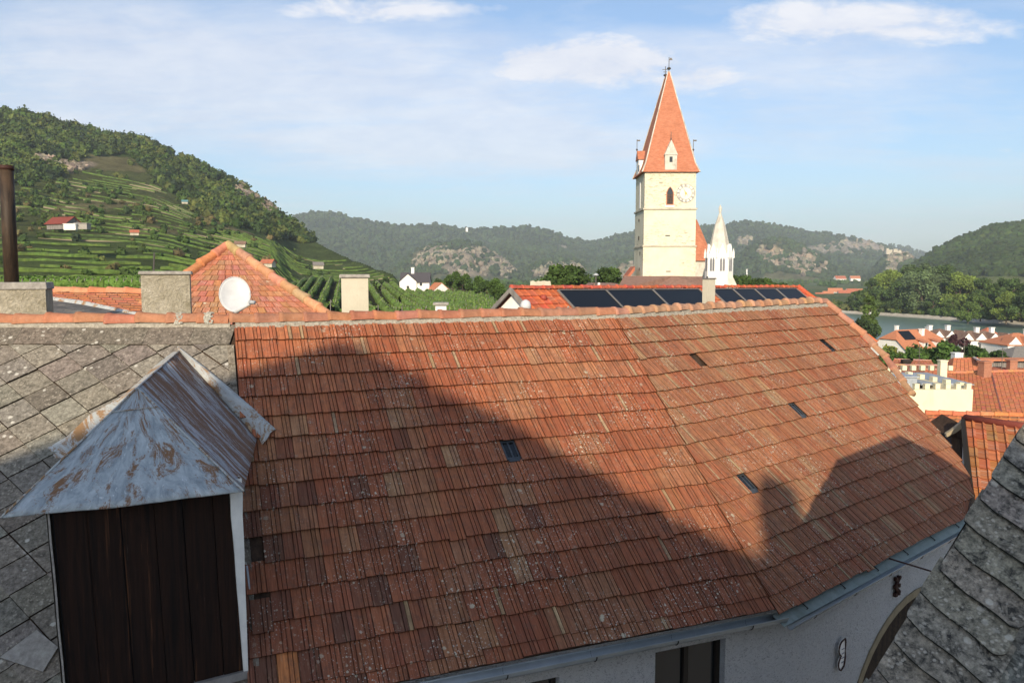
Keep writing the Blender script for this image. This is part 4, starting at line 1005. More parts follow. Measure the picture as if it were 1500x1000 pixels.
ridge_row(mb, SP(LL, 0, .05), SP(LL + .9, 3.4, .05), nS_, .38, .07, .08, cols=((.44, .09, .045), (.52, .13, .07))); mb.build('ridge_tiles', 'ridge_clay', so, True)
mb = MB(); bk_ = -dn * 3 + V((0, 0, -2.2)); mb.quad(SP(0, 0), SP(LL, 0), SP(LL, 0) + bk_, SP(0, 0) + bk_); mb.build('rear_roof', 'roof_red', so)
edges = [818, 888, 958, 1027, 1062, 1078, 1110, 1141, 1172]
def pan(pxa, pxb, pya=430, v0=.17, v1=1.42):
    ua = uv_on(pxa, pya)[0]; ub = uv_on(pxb, pya - 1)[0]
    m = MB(); m.prism([SP(ua + .03, v0, .07), SP(ub - .03, v0, .07), SP(ub - .03, v1, .07), SP(ua + .03, v1, .07)], -nS_ * .04); o = m.build('solar_panel', 'solar_glass', so)
    m = MB()
    for A, B in (((ua - .02, v0 - .03), (ub + .02, v0)), ((ua - .02, v1), (ub + .02, v1 + .04)), ((ua - .02, v0), (ua + .02, v1)), ((ub - .02, v0), (ub + .02, v1))):
        m.prism([SP(A[0], A[1], .085), SP(B[0], A[1], .085), SP(B[0], B[1], .085), SP(A[0], B[1], .085)], -nS_ * .05)
    m.build('panel_frame', 'solar_frame', o)
for a_, b_ in ((818, 888), (888, 957), (957, 1025), (1044, 1076), (1076, 1108), (1108, 1140), (1140, 1170)): pan(a_, b_)
# left gable with white wall and grey verge
g0_ = TL; gl = SP(0, 3.4); gr = TL - dn * 3 + V((0, 0, -2.2)) + LTn * .0
mb = MB(); mb.poly([TL + LTn * .12 - UP * .12, gl + LTn * .12 - UP * .12, V((gl.x, gl.y, -9.5)) + LTn * .12, V((gr.x, gr.y, -9.5)) + LTn * .12, gr + LTn * .12 - UP * .12])
mb.poly([SP(0, 3.2) - UP * .1, SP(LL, 3.2) - UP * .1, V((SP(LL, 3.2).x, SP(LL, 3.2).y, -9.5)), V((SP(0, 3.2).x, SP(0, 3.2).y, -9.5))]); mb.build('wall', 'white_wall', so)
mb = MB(); mb.prism([TL + nS_ * .05, gl + nS_ * .05, gl - UP * .10, TL - UP * .1], -LTn * .05); mb.prism([TL + nS_ * .05, gr + UP * .05, gr - UP * .10, TL - UP * .1], -LTn * .05); mb.build('verge_board', 'grey_wood', so)
# white domed vent and small red hood on the roof
q = hit(770, 449, TL, nS_); mb = MB()
for i in range(6):
    pass
mb.tube([q + UP * -.1, q + UP * .05, q + UP * .13, q + UP * .18], [.14, .14, .11, .03], 14); mb.build('roof_vent', 'dish_white', so, True)
q = hit(795, 437, TL, nS_); mb = MB(); mb.tube([q, q + nS_ * .08 + dnv * .02, q + nS_ * .12], [.10, .09, .02], 10); mb.build('vent_tile', 'red_cap', so, True)
# its chimney
t, c, zt = chimney_stack('chimney', 'square tan chimney with a metal lid standing between the solar panels', 1034, 1046, 409, 452, 17.5, .17, .05, .03, R(36), 'chimney_pale', cap='solar_frame')
q = at(1036, 405, 17.6); mb = MB(); mb.tube([q - UP * .06, q], .022, 8); mb.build('flue', 'black_iron', t)
# ---------------------------------------------------------------- church
ch = thing('church', (22, 115, -11), 'fortified church with a pale clock tower, steep orange spire and a white gothic stair turret', 'church')
YT = 112.; tl = at(943, 405, YT); tr = at(1020.5, 405, YT); z = lambda py: at(980, py, YT).z
xl, xr = at(943, 300, YT).x, at(1020.5, 300, YT).x; TW = xr - xl; TD = 8.2; cx = (xl + xr) / 2; cy = YT + TD / 2
z0, z1, z2_, z3 = -11, z(360.5), z(306), z(251)
mb = MB(); mb.box((cx, cy, (z0 + z1) / 2), (TW, TD, z1 - z0)); mb.box((cx, cy, (z1 + z2_) / 2), (TW - .12, TD - .12, z2_ - z1)); mb.box((cx, cy, (z2_ + z3) / 2), (TW - .24, TD - .24, z3 - z2_))
tw = mb.build('tower_wall', 'tower_render', ch)
for zz in (z1, z2_):
    mb = MB(); mb.box((cx, cy, zz), (TW + .22, TD + .22, .22)); mb.build('string_course', 'old_stone', ch)
# spire (flared foot, steep body, short ridge at the top)
zf = z(240); zt = z(96); ov = .32
mb = MB(); fx0, fx1, fy0, fy1 = cx - TW / 2 - ov, cx + TW / 2 + ov, cy - TD / 2 - ov, cy + TD / 2 + ov
k = .55; tx = at(978, 95, YT + TD / 2).x; ty0, ty1 = cy - 1.0, cy + 1.6
b = [V((fx0, fy0, z3 - .1)), V((fx1, fy0, z3 - .1)), V((fx1, fy1, z3 - .1)), V((fx0, fy1, z3 - .1))]
m_ = [V((fx0 + k, fy0 + k, zf + .2)), V((fx1 - k, fy0 + k, zf + .2)), V((fx1 - k, fy1 - k, zf + .2)), V((fx0 + k, fy1 - k, zf + .2))]
tp_ = [V((tx - .1, ty0, zt)), V((tx + .1, ty0, zt)), V((tx + .1, ty1, zt - .3)), V((tx - .1, ty1, zt - .3))]
mb.add(b + m_ + tp_, [(3, 2, 1, 0), (8, 9, 10, 11)] + [(i, (i + 1) % 4, (i + 1) % 4 + 4, i + 4) for i in range(4)] + [(i + 4, (i + 1) % 4 + 4, (i + 1) % 4 + 8, i + 8) for i in range(4)])
mb.build('spire', 'spire_clay', ch)
for i in range(4):
    m2 = MB(); m2.tube([b[i], m_[i], tp_[i]], [.11, .10, .07], 6); o = m2.build('spire_hip', 'turret_stone', ch)
for (yy, zz, ln, cr) in ((ty0, zt, 1.9, .35), (ty1, zt - .3, 1.6, .5)):
    m2 = MB(); m2.tube([V((tx, yy, zz - .2)), V((tx, yy, zz + ln))], .05, 6)
    for i in range(1): 
        pass
    rs = [(-.2, .08), (-.1, .24), (.0, .30), (.1, .24), (.2, .08)]
    m2.tube([V((tx, yy, zz + .35 + a)) for a, r_ in rs], [r_ for a, r_ in rs], 10)
    if cr == .5:
        m2.box((tx, yy, zz + ln * .72), (.9, .06, .07)); m2.box((tx, yy, zz + ln * .5), (.55, .06, .07))
    else: m2.box((tx + .25, yy, zz + ln - .25), (.5, .04, .32), taper=.4)
    m2.build('finial', 'antenna_metal', ch)
def gothic(px0, px1, ytop, ybot, Y, parent, name='belfry_window', mat='window_dark', y_off=0):
    a = at(px0, ybot, Y); b_ = at(px1, ybot, Y); zt_ = at(px0, ytop, Y).z; w = b_.x - a.x; m = (a.x + b_.x) / 2
    pts = [V((a.x, Y, a.z)), V((b_.x, Y, a.z)), V((b_.x, Y, lerp(a.z, zt_, .68))), V((m + w * .30, Y, lerp(a.z, zt_, .86))), V((m, Y, zt_)), V((m - w * .30, Y, lerp(a.z, zt_, .86))), V((a.x, Y, lerp(a.z, zt_, .68)))]
    mb = MB(); mb.poly(pts); return pts, mb.build(name, mat, parent)
YF = YT - .03 + .12
pts, win = gothic(977, 985.5, 274, 299, YF, ch); 
mb = MB(); 
for i in range(7):
    zz = at(980, 298 - i * 2.1, YF).z; mb.box(((pts[0].x + pts[1].x) / 2, YF - .03, zz), (pts[1].x - pts[0].x, .06, .07))
mb.build('louvres', 'worn_wood', win)
mb = MB(); q = pts; ctr = sum(pts, V()) / 7; big = [V((ctr.x + (p.x - ctr.x) * 1.3, p.y - .03, ctr.z + (p.z - ctr.z) * 1.08)) for p in pts]
for i in range(7): j = (i + 1) % 7; mb.quad(big[i], big[j], V((pts[j].x, pts[j].y - .03, pts[j].z)), V((pts[i].x, pts[i].y - .03, pts[i].z)))
mb.build('frame', 'spire_clay', win)
mb = MB(); a = at(976, 302, YF - .05); mb.box((a.x + .45, YF - .06, a.z), (1.3, .12, .25)); mb.build('sill', 'white_wall', win)
for px, py, w_, h_ in ((978, 345, .65, .12), (979, 397.5, .65, .12)):
    a = at(px, py, YT - .01); mb = MB(); mb.box((a.x, YT - .01, a.z), (w_, .04, h_)); mb.build('slit_window', 'window_dark', ch)
# left face openings
for yy, za, zb_, nm in ((cy, z(262), z(302), 'blind_window'), (cy - 1.4, z(368), z(374), 'slit_window'), (cy, z(318), z(322), 'slit_window'), (cy, z(344), z(350), 'slit_window'), (cy - 1, z(392), z(396), 'slit_window')):
    mb = MB(); mb.box((cx - TW / 2 + (.10 if zb_ > z2_ else .0), yy, (za + zb_) / 2), (.08, 1.0 if nm[0] == 'b' else .35, abs(za - zb_))); mb.build(nm, 'white_wall' if nm[0] == 'b' else 'dark_frame', ch)
# clock
plaster('clock_plaster', (.64, .61, .52), (.74, .72, .63), (.45, .43, .40), 6, .03, .3, .8)
cl = at(1004.5, 283, YF); RAD = at(1018, 283, YF).x - cl.x
mb = MB(); mb.tube([cl + V((0, .02, 0)), cl + V((0, -.05, 0))], RAD * .99, 40); ck = mb.build('clock_face', 'clock_plaster', ch)
mb = MB()
def ring(r0, r1, off):
    for k in range(48):
        a, b_ = 2 * math.pi * k / 48, 2 * math.pi * (k + 1) / 48; P = lambda r_, t_: cl + V((math.cos(t_) * r_, off, math.sin(t_) * r_)); mb.quad(P(r0, a), P(r1, a), P(r1, b_), P(r0, b_))
ring(RAD * .96, RAD, -.06); ring(RAD * .66, RAD * .70, -.06)
num = {12: 'XII', 1: 'I', 2: 'II', 3: 'III', 4: 'IV', 5: 'V', 6: 'VI', 7: 'VII', 8: 'VIII', 9: 'IX', 10: 'X', 11: 'XI'}
for hnum, tx_ in num.items():
    an = math.pi / 2 - hnum * math.pi / 6; r_ = RAD * .83; n = len(tx_); ux = V((math.sin(an), 0, -math.cos(an))); ur = V((math.cos(an), 0, math.sin(an))); cur = -(n - 1) / 2 * .16 * RAD * .62
    for chh in tx_:
        c0 = cl + ur * r_ + ux * cur + V((0, -.065, 0)); hh = RAD * .115; ww = RAD * .022
        def stroke(x0, y0, x1, y1):
            a_ = c0 + ux * x0 + ur * y0; b2 = c0 + ux * x1 + ur * y1; nn = (b2 - a_).cross(V((0, 1, 0))).normalized() * ww; mb.quad(a_ - nn, b2 - nn, b2 + nn, a_ + nn)
        if chh == 'I': stroke(0, -hh, 0, hh)
        elif chh == 'V': stroke(-.05 * RAD, hh, 0, -hh); stroke(.05 * RAD, hh, 0, -hh)
        else: stroke(-.05 * RAD, hh, .05 * RAD, -hh); stroke(.05 * RAD, hh, -.05 * RAD, -hh)
        cur += .16 * RAD * .62
mb.build('numeral_ring', 'clock_ink', ck)
mb = MB()
for an, ln, w_ in ((R(118), .55, .07), (R(-52), .30, .09), (R(-105), .45, .06)):
    d_ = V((math.cos(an), 0, math.sin(an))); n_ = V((-d_.z, 0, d_.x)) * w_; q = cl + V((0, -.09, 0)); mb.quad(q - n_, q + d_ * RAD * ln, q + d_ * RAD * (ln + .1), q + n_)
mb.tube([cl + V((0, -.05, 0)), cl + V((0, -.12, 0))], .14, 8); mb.build('clock_hand', 'gold', ck)
# spire dormers
def sp_dormer(px, Y, name, facing):
    a = at(px - 9, 251, Y); b_ = at(px + 8.5, 251, Y); zw = at(px, 227, Y).z; zp = at(px, 205, Y).z; x0_, x1_ = a.x, b_.x; m = (x0_ + x1_) / 2; zb = a.z + .1
    mb = MB(); mb.box((m, Y + 1.6, (zb + zw) / 2), (x1_ - x0_, 3.2, zw - zb)); o = mb.build(name, 'turret_stone', ch)
    mb = MB(); w2 = (x1_ - x0_) / 2 + .1
    mb.add([V((m - w2, Y - .1, zw)), V((m + w2, Y - .1, zw)), V((m, Y - .1, zp)), V((m - w2, Y + 3, zw)), V((m + w2, Y + 3, zw)), V((m, Y + 2.5, zp))], [(0, 1, 2), (0, 2, 5, 3), (1, 4, 5, 2), (3, 5, 4)]); mb.build('gable', 'turret_stone', o)
    mb = MB(); q = at(px, 233.5, Y - .02); mb.box((q.x, Y - .01, q.z), (.42, .05, .75)); mb.build('opening', 'window_dark', o)
    mb = MB(); q = at(px, 204, Y + .5); mb.tube([q, q + UP * 1.0], .04, 5); mb.tube([q - UP * .1, q, q + UP * .12], [.05, .12, .05], 8); mb.build('finial', 'antenna_metal', o)
sp_dormer(983, YT - .2, 'spire_dormer', 0)
# left flank dormer and right flank dormer, turned sideways
for s_, xx in ((-1, cx - TW / 2 - .25), (1, cx + TW / 2 + .25)):
    zb, zw, zp = z(250), z(229), z(214)
    mb = MB(); mb.box((xx - s_ * .9, cy + .3, (zb + zw) / 2), (1.8, 2.1, zw - zb)); o = mb.build('spire_dormer', 'turret_white', ch)
    mb = MB(); y0_, y1_ = cy - .95, cy + 1.55; X0 = xx + s_ * .12; X1 = xx - s_ * 2.4
    mb.add([V((X0, y0_, zw)), V((X0, y1_, zw)), V((X0 if s_ < 0 else X0, (y0_ + y1_) / 2, zp)), V((X1, y0_, zw)), V((X1, y1_, zw)), V((X1, (y0_ + y1_) / 2, zp))], [(0, 1, 2), (0, 2, 5, 3), (1, 4, 5, 2)]); mb.build('gable', 'spire_clay', o)
    mb = MB(); mb.tube([V((X0, cy + .3, zp - .1)), V((X0, cy + .3, zp + 1.6))], .045, 5); mb.tube([V((X0, cy + .3, zp + a)) for a in (0, .15, .3)], [.06, .17, .06], 8); mb.box((X0 + .2, cy + .3, zp + 1.45), (.5, .05, .2)); mb.build('finial', 'antenna_metal', o)
    mb = MB(); mb.box((X0 - s_ * .13, cy - .8, (zb + zw) / 2 - .2), (.12, .5, .8)); mb.build('opening', 'window_dark', o)
# nave roofs
mb = MB(); ny = YT + 9; a = at(1010, 420, ny); e = at(1032, 385, ny)
P = lambda px, py, Y: at(px, py, Y)
mb.prism([P(1000, 305, ny), P(1021, 322, ny), P(1046, 382, ny - 3), P(1000, 382, ny - 3)], V((0, 3, 0))); mb.build('nave_roof', 'spire_clay', ch)
mb = MB(); mb.prism([P(1000, 383, ny - 2.6), P(1036, 383, ny - 2.6), P(1036, 470, ny - 2.6), P(1000, 470, ny - 2.6)], V((0, 14, 0))); mb.build('nave_wall', 'turret_stone', ch)
yb = YT - 4; mb = MB()
mb.prism([P(914, 405, yb), P(985, 404, yb), P(1030, 405.5, yb), P(1042, 424, yb - 6), P(1042, 460, yb - 6), P(896, 460, yb - 6), P(903, 424, yb - 6)], V((0, .5, -.1))); o = mb.build('nave_roof', 'nave_brown', ch); o['label'] = 'long brown tiled roof at the foot of the tower'
mb = MB(); mb.prism([P(914, 404, yb), P(1030, 405, yb), P(1030, 408, yb + 8), P(914, 408, yb + 8)], V((0, 0, -.3))); mb.build('rear_roof', 'nave_brown', ch)
mb = MB(); mb.prism([P(918, 405, YT + 2), P(930, 390, YT + 2), P(930, 396, YT + 2), P(919, 410, YT + 2)], V((0, 4, 0))); mb.build('lean_to_roof', 'roof_red', ch)
# white gothic turret (octagonal)
tc = V((at(1053, 400, 104).x, 104, 0)); RT = (at(1072, 400, 104).x - tc.x) * 1.06
tz = lambda py: at(1053, py, 104).z
mb = MB(); n = 8; ring_ = lambda r_, zz: [V((tc.x + math.cos(math.pi / 8 + i * math.pi / 4) * r_, tc.y + math.sin(math.pi / 8 + i * math.pi / 4) * r_, zz)) for i in range(8)]
A = ring_(RT, -11); B = ring_(RT, tz(378)); mb.add(A + B, [(i, (i + 1) % 8, (i + 1) % 8 + 8, i + 8) for i in range(8)]); tt = mb.build('turret', 'turret_white', ch)
mb = MB(); A = ring_(RT * .93, tz(380)); B = ring_(RT * .38, tz(330)); C_ = ring_(RT * .09, tz(313))
mb.add(A + B + C_, [(i, (i + 1) % 8, (i + 1) % 8 + 8, i + 8) for i in range(8)] + [(i + 8, (i + 1) % 8 + 8, (i + 1) % 8 + 16, i + 16) for i in range(8)]); mb.tube([V((tc.x, tc.y, tz(315))), V((tc.x, tc.y, tz(305))), V((tc.x, tc.y, tz(300)))], [.12, .22, .03], 8); mb.build('turret_spire', 'turret_stone', tt)
mb = MB(); B0 = ring_(RT * 1.01, tz(378))
for i in range(8):
    p, q = B0[i], B0[(i + 1) % 8]; m = (p + q) / 2; top = m + (tc + UP * m.z - m) * .10; top.z = tz(357); inn = (tc + UP * m.z - m) * .35
    mb.add([p, q, top, m + inn + UP * (tz(360) - m.z)], [(0, 1, 2), (0, 2, 3), (1, 3, 2)])
    mb.tube([p, p + UP * (tz(371) - tz(378)), p + UP * (tz(364) - tz(378))], [.15, .13, .02], 6)
mb.build('gablets', 'turret_white', tt)
for i in range(8):
    p, q = A_ = ring_(RT * 1.012, 0)[i], ring_(RT * 1.012, 0)[(i + 1) % 8]
    if (p.y + q.y) / 2 > tc.y: continue
    for u in (.37, .63):
        c0 = p.lerp(q, u); dd = (q - p).normalized() * .14; w0 = tz(397); w1 = tz(381); mb = MB(); mb.poly([c0 - dd + UP * w0, c0 + dd + UP * w0, c0 + dd + UP * w1, c0 + UP * (w1 + .4), c0 - dd + UP * w1]); mb.build('lancet', 'clock_ink', tt)
mb = MB(); mb.prism([P(1060, 398, 102.5), P(1071, 400, 102.5), P(1083, 425, 102.5), P(1083, 440, 102.5), P(1060, 440, 102.5)], V((0, 3, 0))); mb.build('buttress', 'turret_stone', ch)
# ---------------------------------------------------------------- things between ridge and tower
mb = MB(); yy = 62
pp = [(776, 430), (777, 412), (781, 411), (785, 413), (788, 411.5), (793, 412), (797, 411), (802, 412), (806, 411.5), (807, 416), (809, 430)]
mb.prism([P(a, b_ + 0, yy) for a, b_ in pp] + [P(809, 445, yy), P(776, 445, yy)], V((0, 1.2, 0))); tag(mb.build('ruined_wall', 'old_stone', None, origin=P(790, 445, yy)), 'stump of a ragged rubble wall above the red roof left of the tower', 'wall')
mb = MB(); mb.prism([P(810, 421, 70), P(862, 421, 70), P(862, 440, 70), P(810, 440, 70)], V((0, 1, 0))); mb.prism([P(808, 419.5, 69.8), P(864, 419.5, 69.8), P(864, 421.5, 69.8), P(808, 421.5, 69.8)], V((0, 1.4, 0)));  tag(mb.build('boundary_wall', 'old_stone', None, origin=P(835, 440, 70)), 'low pale stone boundary wall behind the ruined stump', 'wall')
lp = P(873, 425, 78); lt = thing('street_lamp', V((lp.x, 78, -10)), 'pole lamp with a mushroom shaped top left of the church tower', 'street lamp')
mb = MB(); tp1 = P(873, 403, 78); mb.tube([V((lp.x, 78, -10)), tp1], .07, 8); mb.build('pole', 'antenna_metal', lt)
mb = MB(); mb.tube([tp1 - UP * .05, tp1 + UP * .04, tp1 + UP * .13, tp1 + UP * .2], [.25, .28, .18, .04], 14); mb.build('lamp_head', 'grey_plastic', lt, True)
mb = MB(); a, b_ = P(862, 421, 86), P(910, 421, 86)
mb.prism([P(856, 424, 80), P(870, 415, 84), P(905, 415, 84), P(918, 428, 80), P(918, 450, 80), P(856, 450, 80)], V((0, 6, 0))); 
hb = thing('brown_roofed_building', P(885, 450, 82), 'dark brown roof partly hidden between the lamp and the church', 'building'); mb.build('roof', 'nave_brown', hb)
mb = MB(); mb.prism([P(876, 414, 82), P(879, 414, 82), P(879, 420, 82), P(876, 420, 82)], V((0, .6, 0))); mb.build('chimney', 'white_wall', hb)
# villa by the vineyard
vb = P(607, 427, 240); villa = house_at('white_villa', 'small white villa with a dark roof and tall white chimney behind the vine knoll', (vb.x, 244, vb.z - 1.5), R(2), 8.6, 7, P(607, 412.5, 240).z - vb.z + 1.5, 2.6, 'gable', 'white_wall', 'villa_slate' if 'villa_slate' in MATS else 'black_roof', .4, [('f', -1.8, 3.2, .75, 1.3), ('f', 1.8, 3.2, .75, 1.3)], [(-.9, 0, P(607, 392, 240).z - vb.z + 1.5, .9, 'white_wall')])
flat('villa_slate', (.085, .078, .085), .7)
for c_ in villa.children:
    if c_.name.startswith('roof'): c_.data.materials[0] = MATS['villa_slate']
gz = vb.z - 1.5 ; mb = MB(); hw = P(607, 412.5, 240).z - gz
a = V((vb.x - 4.4, 240.3, gz)); 
mb.poly([a + V((0, -.6, 0)), a + V((5.1, -.6, 0)), a + V((5.1, -.6, hw)), a + V((2.55, -.6, hw + 2.2)), a + V((0, -.6, hw))]); mb.build('gable_front', 'white_wall', villa)
mb = MB(); r1_ = a + V((2.55, -.9, hw + 2.4)); mb.prism([r1_, r1_ + V((0, 3.5, 0)), a + V((5.5, 2.6, hw - .3)), a + V((5.5, -.9, hw - .3))], UP * .12); mb.prism([r1_, r1_ + V((0, 3.5, 0)), a + V((-.4, 2.6, hw - .3)), a + V((-.4, -.9, hw - .3))], UP * .12); mb.build('gable_roof', 'villa_slate', villa)
for xx in (2.5,):
    mb = MB(); mb.box(a + V((xx, -.62, hw - 1.9)), (.75, .06, 1.3)); mb.build('window', 'window_dark', villa)
vb = P(640, 429, 236); house_at('small_cottage', 'tiny white cottage with an orange roof just right of the white villa', (vb.x, 240, vb.z - 1), R(-62), 5.2, 4.6, P(640, 424, 236).z - vb.z + 1, 1.9, 'gable', 'white_wall', 'roof_orange', .3, [('l', 0, 1.6, .6, .8)])
# hillside buildings
vb = P(84, 332, 205); house_at('vineyard_barn', 'wooden barn with a maroon roof on the vineyard hillside at far left', (vb.x, 208, vb.z - .6), R(-22), 7.2, 4.2, P(84, 326, 205).z - vb.z + .6, 1.5, 'gable', 'grey_wood', 'roof_maroon', .5, [('l', 0, .8, .8, .9)], cat='barn')
for px, py, w_, Y, lb in ((105, 333, 3.0, 203, 'low white wall of the terrace beside the maroon roofed barn'), (121, 332, 3.2, 204, 'small pale shed right of the maroon roofed barn')):
    q = P(px, py, Y); mb = MB(); mb.box((q.x, Y, q.z), (w_, 2, 1.4)); mb.box((q.x, Y, q.z + .8), (w_ + .4, 2.4, .15), taper=.9); tag(mb.build('terrace_hut', 'concrete_cap' if px > 110 else 'white_wall', None, origin=(q.x, Y, q.z - .7)), lb, 'hut')
for px, py, Y, lb, m_name in ((197, 341, 300, 'small hut with a rust-brown roof among the vine terraces', 'roof_red'), (271, 296, 430, 'turquoise-roofed hut high in the vine terraces', 'teal_roof'), (352, 358, 270, 'long low hut with a pale roof in the middle of the terraces', 'roof_brown'), (393, 386, 210, 'little brown roofed hut above the slim cream chimney', 'roof_red'), (466, 389, 240, 'low hut with grey sloping roof by the terrace path', 'roof_grey')):
    if m_name not in MATS: flat(m_name, (.12, .26, .28), .6)
    q = P(px, py, Y); house_at('vineyard_hut', lb, (q.x, Y, q.z - 1.0), R(random.uniform(-30, 30)), random.uniform(2.6, 3.6), 2.4, 1.2, .8, 'gable', 'old_stone', m_name, .3, cat='hut')
# ---------------------------------------------------------------- right side, near to far
# near building with pantiled roof and timber gable
nb = thing('pantiled_house', (14, 19, -9.5), 'house at the right edge with ribbed pantiles and a dark timber verge', 'house')
a, b_ = P(1413, 613, 19.5), P(1560, 634, 17.6); dv = V((-.348, -.77, -.54)); c_, d_ = b_ + dv * 4.6, a + dv * 4.6
mb = MB(); tiled_plane(mb, a, b_, c_, d_, .34, .26, ((.34, .12, .055), (.46, .19, .09)), .035, .05); mb.build('roof', 'clay_tile', nb)
mb = MB(); mb.tube([a + UP * .02, b_ + UP * .02], .09, 8); mb.build('ridge_cap', 'roof_maroon', nb, True)
mb = MB(); ed = [a + V((0, 0, .05)), a.lerp(d_, .2) + V((.0, 0, .03)), a.lerp(d_, .5) + V((.01, 0, .02)), d_]
for i in range(3): mb.prism([ed[i], ed[i + 1], ed[i + 1] - UP * .22, ed[i] - UP * .22], V((-.07, .02, 0)))
mb.tube([a.lerp(d_, q_) + V((-.06, -.05, -.02)) for q_ in (0, .2, .45, .7, 1)], [.05, .06, .08, .11, .13], 7); mb.build('verge_board', 'black_iron', nb)
mb = MB(); q = [P(1412, 614, 19.6), P(1404, 622, 19.7), P(1394, 630, 19.8), P(1386, 635, 19.9), P(1387, 640, 19.9), P(1400, 634, 19.8), P(1414, 623, 19.6)]
mb.prism(q, V((.02, .12, 0))); mb.build('barge_board', 'pale_board', nb)
mb = MB(); mb.prism([P(1388, 639, 20.1), P(1400, 633, 20), P(1414, 624, 19.8), P(1418, 648, 19.8), P(1402, 642, 20)], V((.05, 1.2, .1))); mb.prism([P(1405, 636, 20), P(1416, 632, 20), P(1419, 690, 19.6), P(1409, 690, 19.6)], V((0, .4, 0))); mb.build('gable_boarding', 'beam_wood', nb)
mb = MB(); w_a, w_b = a + V((.1, .2, -.5)), d_ + V((.1, .2, -.5)); mb.prism([w_a, w_b, V((w_b.x, w_b.y, -9.5)), V((w_a.x, w_a.y, -9.5))], V((.2, 0, 0))); mb.build('gable_wall', 'white_roughcast', nb)
mb = MB(); w0 = d_ + V((.3, .4, -.3)); mb.prism([w0, c_ + V((-.3, .4, -.3)), V((c_.x, c_.y + .4, -9.5)), V((w0.x, w0.y, -9.5))], V((0, .2, 0))); mb.build('wall', 'white_roughcast', nb)
# house behind with black solar roof and orange ridge
nb2 = thing('black_solar_roof_house', (13, 26, -9.5), 'house with one large black roof panel and orange tiled edge below the cream battlements', 'house')
y2 = 23.; 
mb = MB(); tiled_plane(mb, P(1358, 606, y2), P(1520, 611, y2 - 1), P(1520, 626, y2 - 1.8), P(1350, 622, y2 - .8), .3, .22, ((.50, .17, .08), (.58, .23, .11)), .03, .02)
tiled_plane(mb, P(1352, 609, y2), P(1366, 610, y2), P(1369, 660, y2 - 1.6), P(1335, 660, y2 - 1.6), .3, .22, ((.50, .17, .08), (.58, .23, .11)), .03, .02); mb.build('roof', 'clay_tile_far', nb2)
mb = MB(); ridge_row(mb, P(1356, 605, y2), P(1520, 609, y2 - 1), UP, .36, .09, .10, cols=((.46, .15, .07), (.56, .22, .1))); mb.build('ridge_tiles', 'ridge_clay', nb2, True)
mb = MB(); mb.prism([P(1366, 611, y2 - .2), P(1412, 613, y2 - .4), P(1418, 652, y2 - 1.6), P(1386, 649, y2 - 1.6)], V((0, 0, -.08))); mb.build('solar_panel', 'solar_glass', nb2)
mb = MB(); mb.prism([P(1384, 650, y2 - 1.7), P(1410, 651, y2 - 1.7), P(1412, 657, y2 - 1.9), P(1390, 657, y2 - 1.9)], V((0, .05, -.05))); mb.build('eaves_gutter', 'zinc', nb2)
mb = MB(); mb.prism([P(1386, 657, y2 - 1.5), P(1430, 657, y2 - 1.5), P(1430, 780, y2 - 1.5), P(1386, 780, y2 - 1.5)], V((0, .3, 0))); mb.build('wall', 'white_wall', nb2)
mb = MB(); mb.prism([P(1401, 668, y2 - 1.53), P(1408, 669, y2 - 1.53), P(1408, 695, y2 - 1.53), P(1401, 695, y2 - 1.53)], V((0, -.03, 0))); mb.build('window', 'dark_frame', nb2)
# cream battlemented building
Yc = 46.; cb = thing('battlemented_building', P(1380, 640, Yc + 2), 'cream walled flat-roofed building with square battlements and a grey metal deck', 'building')
tl_, tr_ = P(1290, 571, Yc - .0), P(1425.5, 570, Yc); zb = P(1380, 700, Yc).z - 3; zt_ = tr_.z
dpt = 9.0
mb = MB(); mb.prism([tl_, tr_, V((tr_.x, Yc, zb)), V((tl_.x, Yc, zb))], V((0, .35, 0)))
mb.prism([V((tr_.x - .35, Yc + .35, zt_)), V((tr_.x, Yc + .35, zt_)), V((tr_.x, Yc + .35, zb)), V((tr_.x - .35, Yc + .35, zb))], V((-1.2, dpt, 0)))
mb.prism([V((tl_.x, Yc + dpt, zt_)), V((tr_.x - 1.2, Yc + dpt, zt_)), V((tr_.x - 1.2, Yc + dpt, zb)), V((tl_.x, Yc + dpt, zb))], V((0, .3, 0))); mb.build('wall', 'cream_wall', cb)
for i in range(8):
    px = 1420 - i * 15.2; q = P(px, 566, Yc); mb = MB(); mb.box((q.x, Yc + .18, zt_ + .14), (.27, .30, .28)); mb.box((q.x, Yc + .18, zt_ + .295), (.30, .33, .03)); mb.build('merlon', 'cream_wall', cb)
for i in range(7):
    q = V((tr_.x - .2 - .12 * i * 1.2, Yc + 1.0 + i * 1.25, zt_)); mb = MB(); mb.box((q.x, q.y, zt_ + .14), (.28, .45, .28)); mb.build('merlon', 'cream_wall', cb)
for i in range(7):
    px = 1392 - i * 13.5; q = P(px, 560, Yc + dpt); mb = MB(); mb.box((q.x, q.y + .15, zt_ + .16), (.30, .30, .32)); mb.build('merlon', 'cream_wall', cb)
mb = MB(); mb.prism([V((tl_.x, Yc + .35, zt_ - .45)), V((tr_.x - .4, Yc + .35, zt_ - .45)), V((tr_.x - 1.6, Yc + dpt, zt_ - .35)), V((tl_.x, Yc + dpt, zt_ - .35))], V((0, 0, -.1))); mb.build('flat_roof', 'concrete_cap', cb)
mb = MB(); x0_ = P(1338, 560, Yc + 4).x
for i in range(9): mb.box((x0_ + .35 * i, Yc + 5.4, zt_ - .05), (.28, 5.4, .06), Matrix.Rotation(R(0), 3, 'X'))
mb.box((x0_ + 1.4, Yc + 5.4, zt_ - .1), (3.3, 5.6, .04)); mb.build('metal_deck', 'metal_roof_light', cb)
